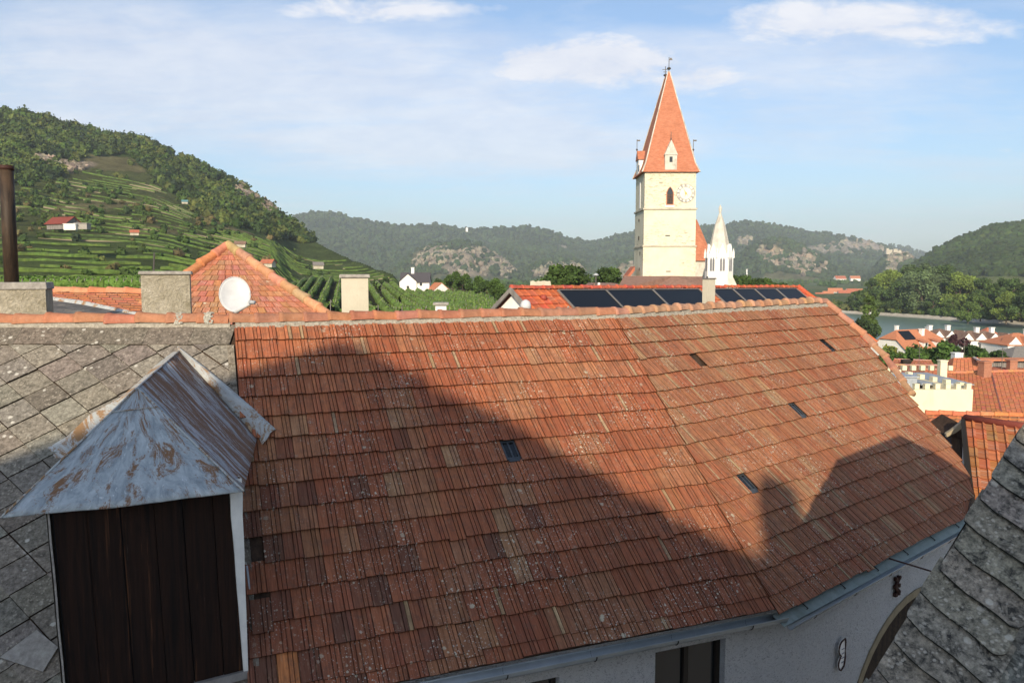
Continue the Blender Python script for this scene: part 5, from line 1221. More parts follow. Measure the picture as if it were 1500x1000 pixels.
q = P(1322, 556, Yc + 3); mb = MB(); mb.box((q.x, Yc + 3, zt_), (1.3, 1.0, .7)); mb.box((q.x, Yc + 3, zt_ + .4), (1.5, 1.2, .08)); mb.build('roof_box', 'metal_roof_light', cb)
q = P(1380, 546, Yc + 8.2); mb = MB(); mb.box((q.x, q.y, zt_ + .2), (.46, .42, 1.1)); mb.box((q.x, q.y, zt_ + .78), (.54, .50, .08)); mb.build('chimney', 'cream_wall', cb)
# big orange roofs
gz_ = -17
br_ = thing('hipped_roof_house', P(1450, 620, 56), 'big house with a broad orange roof meeting in a dark-lined hip behind the battlements', 'house')
yb_ = 60.
mb = MB(); A1, A2, A3_ = P(1384, 547, yb_), P(1452, 546, yb_), P(1520, 545, yb_)
tiled_plane(mb, A1, A2, P(1476, 640, yb_ - 14), P(1380, 640, yb_ - 14), .36, .30, ((.40, .13, .06), (.50, .19, .09)), .05, 0, 1)
tiled_plane(mb, A2 + V((.02, 0, .02)), A3_, P(1560, 650, yb_ - 15), P(1476, 642, yb_ - 14), .36, .30, ((.46, .15, .07), (.54, .20, .10)), .05, 0, 1); mb.build('roof', 'clay_tile_far', br_)
mb = MB(); ridge_row(mb, P(1384, 546, yb_), P(1454, 544.5, yb_), UP, .4, .13, .15, cols=((.46, .18, .085), (.54, .24, .12))); ridge_row(mb, P(1454, 544.5, yb_), P(1520, 543, yb_), UP, .4, .15, .17, cols=((.46, .18, .085), (.54, .24, .12))); ridge_row(mb, P(1476, 641, yb_ - 14), A2 + UP * .02, UP, .45, .07, .08, cols=((.16, .07, .05), (.24, .1, .07))); mb.build('ridge_tiles', 'ridge_clay', br_, True)
mb = MB(); mb.prism([A1, A3_, A3_ + V((0, 4, -4)), A1 + V((0, 4, -4))], UP * -.1); mb.build('rear_roof', 'roof_red', br_)
q = P(1442, 548, yb_ - 1); mb = MB(); mb.box((q.x, q.y, q.z - .1), (.66, .62, 2.0), rot(.2)); mb.box((q.x, q.y, q.z + .95), (.78, .74, .12), rot(.2)); mb.build('chimney', 'brick_chimney', br_)
mb = MB(); mb.box((q.x + .1, q.y - .5, q.z - .75), (1.2, .6, .25)); mb.build('chimney_flashing', 'zinc_dark', br_)
mb = MB(); w0, w1 = P(1384, 640, yb_ - 13.6), P(1540, 640, yb_ - 13.6); mb.prism([w0, w1, V((w1.x, w1.y, -17)), V((w0.x, w0.y, -17))], V((0, .3, 0))); mb.build('wall', 'white_wall', br_)
# middle hipped roof with white chimney
h2_ = thing('orange_hipped_house', P(1400, 560, 76), 'orange hipped roof with a square white chimney, in front of the green bushes', 'house')
y3 = 82.; r1_, r2_ = P(1397, 524, y3), P(1433, 523, y3)
mb = MB(); tiled_plane(mb, r1_, r2_, P(1440, 548, y3 - 9), P(1393, 548, y3 - 9), .4, .4, ((.50, .17, .08), (.58, .22, .11)), .05)
tiled_plane(mb, r1_ + V((-.05, 0, 0)), r1_, P(1393, 548, y3 - 9), P(1350, 545, y3 - 3), .4, .4, ((.40, .13, .07), (.48, .18, .09)), .05); mb.build('roof', 'clay_tile_far', h2_)
mb = MB(); q = P(1402, 519, y3 + 1); mb.box((q.x, q.y, q.z - .9), (.85, .8, 2.0)); mb.box((q.x, q.y, q.z + .15), (.95, .9, .10)); mb.build('chimney', 'white_wall', h2_)
mb = MB(); mb.prism([P(1429, 523, y3 - .5), P(1440, 529, y3 - 6), P(1441, 533, y3 - 6), P(1430, 526, y3 - .5)], V((-.3, 0, .1))); mb.build('verge', 'white_wall', h2_)
mb = MB(); mb.box(((r1_.x + r2_.x) / 2, y3 - 4, -14.5), (9, 7, 6.5)); mb.build('wall', 'white_wall', h2_)
h3_ = thing('timber_clad_outhouse', P(1475, 540, 80), 'weathered board-fronted outhouse under a thin orange ridge at the right edge', 'outhouse')
y4 = 78.; mb = MB(); mb.prism([P(1434, 523.5, y4), P(1510, 523.5, y4), P(1510, 526.5, y4 - .8), P(1436, 526.5, y4 - .8)], V((0, 0, -.15))); mb.build('roof', 'roof_orange', h3_)
mb = MB()
for i in range(22):
    x0_ = 1441 + i * 2.9; mb.prism([P(x0_, 526.5, y4 - .2), P(x0_ + 2.6, 526.5, y4 - .2), P(x0_ + 2.6, 538, y4 - .2), P(x0_, 538, y4 - .2)], V((0, .1, 0)))
mb.build('board_wall', 'grey_wood', h3_)
mb = MB(); mb.prism([P(1440, 537, y4 - .6), P(1510, 539, y4 - .6), P(1510, 548, y4 - 5), P(1424, 548, y4 - 5)], V((0, 0, -.2))); mb.build('lean_to_roof', 'roof_red', h3_)
q = P(1482, 539, y4 - 3); mb = MB(); mb.box((q.x, q.y, q.z), (.7, .6, 1.5)); mb.box((q.x, q.y, q.z + .75), (.9, .8, .12)); mb.build('chimney', 'brick_chimney', h3_)
# small red-brown roofs left of it, stepping down
for i, (x0_, x1_, yt, yb2, YY, mt, lb) in enumerate(((1306, 1340, 526, 536, 92, 'roof_red', 'small red-brown roof with a dark dormer hatch below the bushes'), (1334, 1372, 527, 541, 90, 'roof_red', 'reddish hipped roof second from the left among the stepped roofs'), (1300, 1392, 534.5, 551, 70, 'roof_brown', 'long low dark brown roof directly behind the metal deck'), (1352, 1398, 541, 556, 62, 'roof_red', 'mossy red roof with a pale ridge beside the cream chimney pillar'))):
    t = thing('tiled_roof_building', P((x0_ + x1_) / 2, yb2 + 10, YY), lb, 'building'); A, B, Cq, Dq = P(x0_ + 4, yt, YY), P(x1_ - 8, yt + 1, YY), P(x1_ + 2, yb2, YY - 5), P(x0_ - 6, yb2 + 1, YY - 5)
    mb = MB(); tiled_plane(mb, A, B, Cq, Dq, .4, .35, ((.20, .09, .06), (.30, .13, .08)) if 'brown' in mt else ((.32, .11, .065), (.42, .16, .09)), .05); mb.build('roof', 'clay_tile_far', t)
    mb = MB(); ridge_row(mb, A, B, UP, .45, .10, .12, cols=((.42, .22, .14), (.55, .34, .24))); mb.build('ridge_tiles', 'ridge_clay', t, True)
    mb = MB(); mb.prism([Dq + V((.3, .3, -.2)), Cq + V((-.3, .3, -.2)), V((Cq.x, Cq.y + .3, -17)), V((Dq.x, Dq.y + .3, -17))], V((0, .3, 0))); mb.prism([A, B, B + V((0, 4, -3)), A + V((0, 4, -3))], UP * -.1); mb.build('wall', 'old_stone', t)
    if i == 0: mb = MB(); q = P(1327, 531, YY - 3.5); mb.box((q.x, q.y, q.z), (.9, .6, .7)); mb.build('roof_hatch', 'dark_frame', t)
for hx, hy, hY, own in ((1467, 546, 60, br_), (1412, 524, 82, h2_), (1346, 535, 71, br_)):
    q = P(hx, hy, hY); m = MB(); m.tube([q - UP * .3, q + UP * 1.9], .025, 5)
    for kz in (1.2, 1.5, 1.8): m.box(q + UP * kz, (.9 - kz * .2, .03, .03), rot(.5))
    m.build('aerial', 'antenna_metal', own)
# village houses by the river
def vh(px, py, Y): q = P(px, py, Y); return (q.x, Y, q.z)
W_ = [('l', -1.6, 3.1, .7, 1.1), ('l', 1.4, 3.1, .7, 1.1), ('l', 1.0, .6, .8, 1.1), ('f', 3.2, .6, 1.6, 1.6), ('f', -2.0, .6, 1.0, 1.4)]
house_at('white_house_with_solar', 'white house with an orange half-hipped roof, black solar patch and two tiny roof dormers', vh(1332, 541, 172), R(24), 13, 9.5, 4.6, 4.0, 'halfhip', 'white_wall', 'roof_orange', .5, W_, [(1.8, -1.2, 8.8, .8, 'white_wall'), (-2.0, 2.0, 9.4, .6, 'white_wall')], solar=(-2.8, 6.6, 8.3, 3.4), dormers=[(-.6, 5.3, 1.1, 1.0), (3.3, 5.3, 1.1, 1.0)])
house_at('orange_roofed_villa', 'white villa with an orange hip roof directly behind the half-hipped solar house', vh(1345, 527, 202), R(8), 11, 9, 4.2, 3.1, 'hip', 'white_wall', 'roof_orange', .5, [], [(3.0, 1, 8.2, .9, 'white_wall')])
def gable_villa(name, label, px, py, Y, a, n, w, rm, hw=4.8, rise=2.8, chx=()):
    hw += .9; rise -= .9
    o = vh(px, py, Y); t = house_at(name, label, o, a, w, 9, hw, rise, 'hip', 'white_wall', rm, .4, [], [(c_, -1.0, hw + rise + .9, .85, 'white_wall') for c_ in chx])
    M = rot(a); O = V(o); L = lambda x, y, z: O + M @ V((x, y, z)); gw = w / n
    for i in range(n):
        cx_ = -w / 2 + gw * (i + .5); mb = MB(); hh = hw + gw * .5
        mb.prism([L(cx_ - gw / 2, -4.7, 0), L(cx_ + gw / 2, -4.7, 0), L(cx_ + gw / 2, -4.7, hw - .2), L(cx_, -4.7, hh), L(cx_ - gw / 2, -4.7, hw - .2)], M @ V((0, .3, 0))); g = mb.build('gable_front', 'white_wall', t)
        mb = MB(); 
        for s_ in (-1, 1): mb.prism([L(cx_, -4.6, hh - .05), L(cx_ + s_ * gw * .5, -4.6, hw - .3), L(cx_ + s_ * gw * .5, -1.5, hw - .3), L(cx_, -1.0, hh - .05)], UP * .08)
        mb.build('gable_roof', rm, g)
        mb = MB(); mb.quad(L(cx_ - .45, -4.74, hw - 2.3), L(cx_ + .45, -4.74, hw - 2.3), L(cx_ + .45, -4.74, hw - .9), L(cx_ - .45, -4.74, hw - .9)); mb.build('window', 'window_dark', g)
    return t
gable_villa('gabled_villa', 'white villa with a zigzag of gables and a grey-brown roof, left of the purple tree', 1374, 529, 192, R(6), 3, 9.5, 'roof_brown', 5.2, 2.6, (-3.2, 1.4))
gable_villa('gabled_villa', 'white villa with zigzag gables, half brown half red roof, right of the purple tree', 1428, 530, 186, R(2), 4, 12.5, 'roof_brown', 4.6, 2.6, (-.6, 3.0))
house_at('red_wing', 'red hip roofed wing leaning on the right end of the zigzag gabled villa', vh(1444, 525, 196), R(4), 7, 8, 4.6, 3.0, 'hip', 'white_wall', 'roof_red', .4, [], [])
gable_villa('gabled_villa', 'white villa with bright orange hip roof cut by the right edge of the picture', 1486, 537, 176, R(3), 3, 10, 'roof_orange', 4.4, 3.0, (1.6,))
house_at('grey_roofed_barn', 'low open barn with a broad grey roof at the right edge above the orange roofs', vh(1500, 545, 128), R(4), 10, 7, 2.2, 1.9, 'hip', 'grey_wood', 'roof_grey', .6, cat='barn')
house_at('low_orange_house', 'low orange roof just showing over the hip tiles left of the half-hipped house', vh(1268, 525, 180), R(10), 9, 6, 2.0, 1.6, 'hip', 'white_wall', 'roof_orange', .4)
# far village across the river
fv = [(1212, 434, 860, 11, 'roof_orange', 'white house with orange roof leftmost in the far village across the river'), (1223, 432, 900, 15, 'roof_orange', 'largest orange roofed white house in the far village across the river'), (1236, 433, 880, 12, 'roof_red', 'red roofed house in the middle of the far village'), (1247, 431, 930, 13, 'roof_red', 'long red roofed house right of centre in the far village'), (1258, 428.5, 960, 9, 'roof_orange', 'small white house at the right end of the far village'), (1230, 412, 1650, 22, 'roof_red', 'tiny white farmhouse in the meadow above the far village, left of its pair'), (1252, 411, 1700, 20, 'roof_orange', 'tiny farmhouse in the meadow above the far village, right of its pair'), (1200, 434, 850, 8, 'roof_red', 'little red roof peeping over the hip tiles before the far village')]
for px, py, Y, w_, rm, lb in fv: house_at('far_house', lb, vh(px, py + .5, Y), R(random.uniform(-20, 20)), w_, w_ * .6, w_ * .28, w_ * .26, 'gable', 'white_wall', rm, .5, group='houses of the far village')
# castle ruin on the rock
q = P(1309, 369, 2150); mb = MB()
for i in range(9):
    w_ = random.uniform(6, 13); hh = random.uniform(8, 20) * (1 if i < 6 else .6); mb.box((q.x + (i - 2.5) * 6.5, q.y + random.uniform(-8, 8), q.z - i * 1.6 + hh / 2 - 6), (w_, 8, hh))
tag(mb.build('castle_ruin', 'old_stone', None, origin=q - UP * 8), 'pale castle ruin crowning the far rocky spur', 'ruin')
q = P(957, 340, 5); 
for px, lb in ((1094, 'white mast standing at the foot of the far cliffs right of the turret'),):
    a_ = P(px, 408, 1500); b2 = P(px, 394, 1500); mb = MB(); mb.tube([a_, b2], 1.3, 6); tag(mb.build('white_mast', 'white_wall', None, origin=a_), lb, 'mast')
q = P(684, 337, 3300); mb = MB(); mb.box((q.x, q.y, q.z), (9, 9, 14)); mb.box((q.x, q.y, q.z + 9), (10, 10, 4), taper=.2); tag(mb.build('hilltop_tower', 'white_wall', None, origin=q - UP * 7), 'speck of a pale tower near the crest of the central hills', 'tower')
# ---------------------------------------------------------------- terrain
def hz(v): return v
SIL_L = [(-500, 120), (-200, 128), (0, 157), (50, 165), (100, 181), (170, 197), (230, 210), (300, 243), (350, 268), (400, 303), (430, 328), (470, 357), (520, 381), (558, 394), (578, 402), (592, 425), (606, 445), (660, 470)]
R_L = [(-500, 760), (0, 700), (300, 720), (420, 640), (520, 470), (580, 380), (660, 320)]
FOOT = 96
def hill_left(px, Y):
    if px > 655: return -1e9
    ys = interp(SIL_L, px); Rr = interp(R_L, px); tf = tan_y(interp([(-500, 432), (250, 432), (430, 455), (560, 470), (660, 475)], px)); ts = tan_y(ys)
    if Y <= FOOT: return tf * FOOT - (FOOT - Y) * .12
    if Y <= Rr:
        w = ((Y - FOOT) / (Rr - FOOT)); w = w ** interp([(0, .95), (400, .85), (440, 1.5), (600, 1.9)], px)
        t = tf + (ts - tf) * w; z = t * Y
    else: z = ts * Rr - (Y - Rr) * .45
    return z
def mk_hill(sil, Rr, foot, yf, p=1.0, rough=6, sc=.004, fall=.35):
    x0, x1 = sil[0][0], sil[-1][0]
    def f(px, Y):
        if px < x0 or px > x1: return -1e9
        ts = tan_y(interp(sil, px)); rr = Rr if not callable(Rr) else Rr(px)
        tf = tan_y(yf)
        if Y < foot: return -1e9
        if Y <= rr:
            w = (Y - foot) / (rr - foot); k = w ** p; z = (tf + (ts - tf) * k) * Y
            n = noise.fractal(V((px / F * Y * sc, Y * sc, 3.3)), .9, 2.1, 5); z += n * rough * min(1, w * 3) * (1 - .75 * w ** 6)
        else: z = ts * rr - (Y - rr) * fall
        return z
    return f
C1 = [(300, 340), (420, 332), (435, 317), (460, 311), (490, 310), (520, 319), (560, 327), (600, 331), (640, 328), (670, 334), (700, 337), (730, 333), (780, 332), (810, 339), (840, 350), (870, 354), (900, 345), (930, 337), (960, 333), (1010, 334), (1060, 331), (1085, 325), (1110, 326), (1150, 334), (1200, 341), (1240, 348), (1290, 361), (1330, 378), (1360, 400), (1372, 412)]
C2 = [(1180, 400), (1230, 372), (1270, 360), (1300, 358), (1330, 363), (1352, 371), (1400, 385), (1460, 410)]
SP1 = [(545, 414), (580, 392), (605, 372), (625, 362), (655, 356), (682, 354), (705, 360), (735, 378), (752, 398), (764, 412)]
SP2 = [(768, 413), (780, 392), (795, 384), (820, 380), (845, 384), (868, 398), (880, 412)]
SP3 = [(884, 413), (900, 392), (915, 381), (930, 378), (965, 390), (990, 412)]
SP4 = [(1040, 412), (1070, 385), (1095, 362), (1118, 352), (1150, 352), (1180, 366), (1215, 388), (1245, 402), (1262, 412)]
SP5 = [(1262, 412), (1285, 386), (1298, 371), (1310, 367), (1322, 372), (1334, 378), (1348, 396), (1356, 412)]
SR_ = [(1285, 432), (1310, 404), (1340, 388), (1370, 367), (1400, 352), (1430, 339), (1460, 330), (1500, 327), (1600, 318), (1900, 300), (2300, 300)]
hills = [('left', hill_left), ('c1', mk_hill(C1, 3400, 2150, 411, .8, 26, .0016)), ('c2', mk_hill(C2, 4700, 3500, 411, .9, 20, .0016)), ('s1', mk_hill(SP1, 2250, 1850, 413, .7, 16, .006)), ('s2', mk_hill(SP2, 2150, 1850, 413, .7, 14, .006)), ('s3', mk_hill(SP3, 2150, 1850, 413, .7, 14, .006)), ('s4', mk_hill(SP4, 2300, 1850, 413, .7, 20, .005)), ('s5', mk_hill(SP5, 2200, 1850, 413, .8, 8, .006)), ('right', mk_hill(SR_, 1350, 800, 430, .75, 9, .004))]
def far_bank(px): return interp([(900, 640), (1100, 560), (1225, 483), (1300, 450), (1420, 395), (1600, 330), (2000, 240), (2400, 200)], px)
def near_bank(px): return interp([(900, 640), (1000, 500), (1120, 330), (1225, 262), (1420, 238), (1600, 205), (2000, 150), (2400, 120)], px)
WATER = -24.0
def base(px, Y):
    t = max(0, min(1, (px - 700) / 380.))
    zl = interp([(60, -9.5), (100, -8.5), (140, -8), (250, -7), (300, -13), (420, -20), (700, -22)], Y)
    zr = interp([(60, -12), (110, -16.5), (160, -20), (245, -22.5), (700, -22)], Y)
    z = lerp(zl, zr, t * t * (3 - 2 * t))
    # vineyard knoll: rounded, its crest at about 240 m
    k = max(0, min(1, (px - 395) / 60.)) * max(0, min(1, (790 - px) / 80.))
    if k > 0:
        crest = interp([(430, 410), (500, 413), (560, 419), (600, 427.5), (740, 430)], px); f_ = interp([(100, 0), (130, .18), (160, .46), (195, .72), (240, .96), (262, 1)], Y)
        yy = lerp(472, crest, f_); zk = tan_y(yy) * Y if Y <= 262 else tan_y(crest) * 262 - (Y - 262) * .18
        if Y > 96: z = lerp(z, max(z, zk), k)
    nb_, fb = near_bank(px), far_bank(px)
    if fb > nb_ + 4:
        if nb_ < Y < fb: z = min(z, WATER - 2.5)
        elif abs(Y - nb_) < 14 and Y <= nb_: z = lerp(z, WATER - 1, max(0, 1 - (nb_ - Y) / 14) ** 1.5)
        elif fb <= Y < fb + 10: z = lerp(WATER - .3, -21.5, (Y - fb) / 10)
    return z
def H(px, Y):
    z = base(px, Y); who = 'base'
    for nm, f in hills:
        q = f(px, Y)
        if q > z: z = q; who = nm
    return z, who
def rock_amt(px, py, who, X, Y, z):
    n = noise.fractal(V((X * .010, Y * .006, z * .02)), .8, 2.2, 5)
    def el(cx, cy, rx, ry): return max(0, 1 - ((px - cx) / rx) ** 2 - ((py - cy) / ry) ** 2)
    v = 0
    if who == 'left': 
        v = max(el(112, 243, 46, 11), el(365, 285, 22, 16) , el(402, 305, 16, 22), el(75, 238, 16, 10), el(42, 168, 18, 6), el(120, 250, 30, 8) * .7); n = noise.fractal(V((X * .05, Y * .03, z * .09)), .8, 2.2, 5)
    elif who == 's1': v = max(el(690, 385, 62, 24), el(640, 378, 42, 18), el(745, 395, 22, 14)) * 1.2
    elif who == 's2': v = el(825, 396, 50, 16) * 1.1
    elif who == 's3': v = el(920, 397, 28, 18) * .9
    elif who == 's4': v = max(el(1125, 375, 32, 20), el(1180, 393, 42, 13) * 1.3, el(1160, 385, 50, 20))
    elif who == 's5': v = max(el(1306, 390, 10, 24), el(1320, 375, 22, 9)) * 1.3
    elif who == 'c1': v = max(el(1087, 354, 14, 8), el(1250, 362, 60, 12), el(820, 362, 20, 6) * .4, el(1210, 365, 40, 10) * .8, el(560, 355, 30, 8) * .35)
    return max(0, min(1, (v + n * .55 - .30) * 3.2)) if v > 0 else 0
def ground_col(px, py, who, X, Y, z):
    n = noise.fractal(V((X * .02, Y * .012, z * .03)), .8, 2.2, 4); r = rock_amt(px, py, who, X, Y, z)
    if who == 'left':
        fl = interp([(-100, 285), (0, 272), (60, 268), (140, 232), (200, 235), (250, 282), (300, 318), (350, 338), (430, 362), (520, 386)], px)
        c = (.038, .062, .020) if py < fl - 2 else ((.075, .088, .030) if n > -.12 else (.13, .118, .055))
        if py > 345: c = (.068, .092, .030)
        rc = (.26, .21, .16)
    elif who == 'base':
        c = (.075, .115, .03) if n > -.15 else (.115, .125, .05)
        if px < 780 and Y < 270: c = (.036, .040, .020)  # knoll ground darkened: shade between the vine rows put into its colour
        if px > 1000 and Y > 500: c = (.085, .125, .045) if n > 0 else (.12, .135, .055)
        rc = (.3, .26, .2)
    elif who == 'right': c = (.030, .046, .018) if py < 404 + 6 * n else ((.075, .115, .03) if n > 0 else (.12, .14, .05)); rc = (.3, .26, .2)
    elif who[0] == 's': c = (.040, .058, .022) if n > .12 else (.10, .10, .05); rc = (.30, .225, .165) if who == 's4' else (.235, .195, .145)
    else: c = (.030, .047, .020); rc = (.30, .26, .21)
    if who in ('s4',) and n > 0: rc = (.40, .30, .20)
    return tuple(lerp(a, b, r) for a, b in zip(c, rc))
PXS = [-520 + i * 26 for i in range(20)] + [0 + i * 3.6 for i in range(418)] + [1510 + i * 40 for i in range(24)]
YS = []; y_ = 60.
while y_ < 6400:
    YS.append(y_); y_ *= 1.011 if y_ < 1800 else (1.0085 if y_ < 3500 else 1.03)
vs = []; cs = []
for Y in YS:
    for px in PXS:
        X = (px - 750) / F * Y; z, who = H(px, Y); py = 400 - F * z / Y
        if who == 'left' : z += .9 * noise.noise(V((X * .05, Y * .05, 0)))
        r = rock_amt(px, py, who, X, Y, z)
        if r > .1 and who != 'left': z += r * 14 * noise.fractal(V((X * .02, Y * .012, 7)), .7, 2.2, 4)
        elif r > .1: z += r * 4 * noise.fractal(V((X * .09, Y * .05, 7)), .7, 2.2, 4)
        vs.append((X, Y, z)); cs.append(ground_col(px, py, who, X, Y, z))
NC = len(PXS)
fs = [(j * NC + i, j * NC + i + 1, (j + 1) * NC + i + 1, (j + 1) * NC + i) for j in range(len(YS) - 1) for i in range(NC - 1)]
me = bpy.data.meshes.new('terrain'); me.from_pydata(vs, [], fs); me.materials.append(MATS['ground_cover'])
ca = me.attributes.new('tcol', 'FLOAT_COLOR', 'POINT'); d = []
for c in cs: d += (c[0], c[1], c[2], 1)
ca.data.foreach_set('color', d); me.polygons.foreach_set('use_smooth', [True] * len(fs))
o = bpy.data.objects.new('hills_and_valley', me); C.objects.link(o); tag(o, kind='structure')
# near ground (streets and yards between the houses) and the ground far around
mb = MB(); zg = lambda x: lerp(-9.5, -12, max(0, min(1, (x / 60 + .05) * 1.6)))
for i in range(-12, 12):
    for j in range(-6, 7):
        x0_, x1_, y0_, y1_ = i * 10., i * 10. + 10, j * 10., j * 10. + 10
        if j == 6: y1_ = 62
        mb.quad((x0_, y0_, zg(x0_)), (x1_, y0_, zg(x1_)), (x1_, y1_, zg(x1_)), (x0_, y1_, zg(x0_)))
tag(mb.build('street', 'asphalt'), kind='structure')
mb = MB(); mb.quad((-9000, -9000, -40), (9000, -9000, -40), (9000, 9000, -40), (-9000, 9000, -40), (.06, .09, .03)); tag(mb.build('ground', 'ground_cover'), kind='structure')
mb = MB(); pr = None
for px in range(900, 2400, 20):
    a_ = V(((px - 750) / F * (near_bank(px) - 12), near_bank(px) - 12, WATER)); b2 = V(((px - 750) / F * (far_bank(px) + 8), far_bank(px) + 8, WATER))
    if pr: mb.quad(pr[0], a_, b2, pr[1])
    pr = (a_, b2)
tag(mb.build('river', 'river_water'), kind='structure')
mb = MB(); pr = None
for px in range(1000, 2000, 6):
    Yb = far_bank(px); k_ = 1.6 + 1.4 * noise.noise(V((px * .03, 0, 0)))
    cur = [V(((px - 750) / F * (Yb + q), Yb + q, WATER + w_)) for q, w_ in ((-k_, .03), (1.5, .5), (4.5, 1.5 + .4 * noise.noise(V((px * .11, 2, 0)))))]
    if pr:
        for k2 in (0, 1): mb.quad(pr[k2], cur[k2], cur[k2 + 1], pr[k2 + 1])
    pr = cur
tag(mb.build('gravel_bank', 'shore_gravel'), kind='structure')
q = P(1256, 466, 470); mb = MB(); mb.tube([(q.x, 452, WATER - .5), (q.x, 452, WATER + 1.2), (q.x, 452, WATER + 2.4)], [.9, .8, .15], 8); tag(mb.build('river_buoy', 'white_wall', None, origin=(q.x, 452, WATER)), 'small pale buoy floating in the river near the far bank', 'buoy')
# ---------------------------------------------------------------- vegetation
PHI = (1 + 5 ** .5) / 2
ICO = [V(p).normalized() for p in ((-1, PHI, 0), (1, PHI, 0), (-1, -PHI, 0), (1, -PHI, 0), (0, -1, PHI), (0, 1, PHI), (0, -1, -PHI), (0, 1, -PHI), (PHI, 0, -1), (PHI, 0, 1), (-PHI, 0, -1), (-PHI, 0, 1))]
ICF = [(0, 11, 5), (0, 5, 1), (0, 1, 7), (0, 7, 10), (0, 10, 11), (1, 5, 9), (5, 11, 4), (11, 10, 2), (10, 7, 6), (7, 1, 8), (3, 9, 4), (3, 4, 2), (3, 2, 6), (3, 6, 8), (3, 8, 9), (4, 9, 5), (2, 4, 11), (6, 2, 10), (8, 6, 7), (9, 8, 1)]
def subdiv(vs, fs):
    vs = list(vs); cache = {}; out = []
    def mid(a, b):
        k = (min(a, b), max(a, b))
        if k not in cache: cache[k] = len(vs); vs.append(((vs[a] + vs[b]) / 2).normalized())
        return cache[k]
    for a, b, c in fs:
        x, y, z_ = mid(a, b), mid(b, c), mid(c, a); out += [(a, x, z_), (b, y, x), (c, z_, y), (x, y, z_)]
    return vs, out
IC1 = subdiv(ICO, ICF)
def crown(mb, c, r, h, col, fine=False):
    vs_, fs_ = (IC1 if fine else (ICO, ICF)); a = random.random() * 6.28; ca_, sa = math.cos(a), math.sin(a)
    mb.add([V((c[0] + (v.x * ca_ - v.y * sa) * r * k, c[1] + (v.x * sa + v.y * ca_) * r * k, c[2] + v.z * h * k)) for v in vs_ for k in (random.uniform(.68, 1.22),)], fs_, col)
def tuft(mb, c, r, h, col, n, s_):
    """crown of loose leaf clumps"""
    for i in range(n):
        v = V((random.gauss(0, 1), random.gauss(0, 1), random.gauss(0, 1))).normalized() * random.uniform(.6, 1.08)
        if v.z < -.55: v.z *= -.5
        p = V((c[0] + v.x * r, c[1] + v.y * r, c[2] + v.z * h)); a = V((random.gauss(0, 1), random.gauss(0, 1), random.gauss(0, 1))).normalized(); b = a.cross(V((random.gauss(0, 1), random.gauss(0, 1), random.gauss(0, 1)))).normalized()
        q = s_ * random.uniform(.6, 1.3); mb.add([p - a * q - b * q * .5, p + a * q * .2 - b * q, p + a * q + b * q * .4, p - a * q * .3 + b * q], [(0, 1, 2, 3)], jit(col, .18))
# broken rock faces standing out of the slopes
def crags(label, spots, n, sz, cols):
    mb = MB(); c_ = 0; tr = 0
    while c_ < n and tr < n * 40:
        tr += 1; cx_, cy_, rx, ry, Y0, Y1 = random.choice(spots); px = cx_ + random.uniform(-rx, rx); Y = random.uniform(Y0, Y1); z, who = H(px, Y); py = 400 - F * z / Y
        if ((px - cx_) / rx) ** 2 + ((py - cy_) / ry) ** 2 > 1: continue
        X = (px - 750) / F * Y
        if rock_amt(px, py, who, X, Y, z) < .3: continue
        r = random.uniform(*sz) * Y; k = jit(cols[0] if random.random() < .6 else cols[1], .22)
        mb.add([V((X + v.x * r * random.uniform(.5, 1.2), Y + v.y * r * .7, z + r * .2 + v.z * r * random.uniform(.5, 1.5))) for v in ICO], ICF, k); c_ += 1
    tag(mb.build('rocky_crags', 'crag_rock'), label, 'rocks', kind='stuff')
mottled('crag_rock', (.9, .9, .9), (.9, .9, .9), 1, .95)
s = NT('crag_rock'); v = s.obj(); s.col(s.mix(1.0, s.attr('tcol'), s.ramp(s.noise(v, .12, 6, .8), [(.35, .6), (.65, 1.25)]), 'MULTIPLY')); s.b.inputs['Roughness'].default_value = 1
crags('grey-brown rock outcrops near the top of the left hill', [(112, 243, 46, 12, 300, 560), (75, 240, 18, 12, 300, 560), (365, 285, 24, 18, 450, 760), (402, 305, 18, 24, 450, 760)], 420, (.0022, .0065), ((.27, .22, .17), (.16, .13, .10)))
crags('bare cliffs and scree on the hazy hills across the valley', [(690, 385, 64, 26, 1850, 2260), (640, 378, 44, 20, 1850, 2260), (745, 395, 24, 16, 1850, 2260), (825, 396, 52, 18, 1850, 2160), (920, 397, 30, 20, 1850, 2160), (1140, 378, 60, 26, 1850, 2320), (1180, 393, 46, 15, 1850, 2320), (1306, 388, 14, 24, 1850, 2220), (1320, 375, 24, 10, 1850, 2220), (1250, 362, 60, 12, 2500, 3400), (1087, 354, 16, 9, 2500, 3400)], 950, (.0016, .0046), ((.245, .215, .155), (.16, .145, .11)))
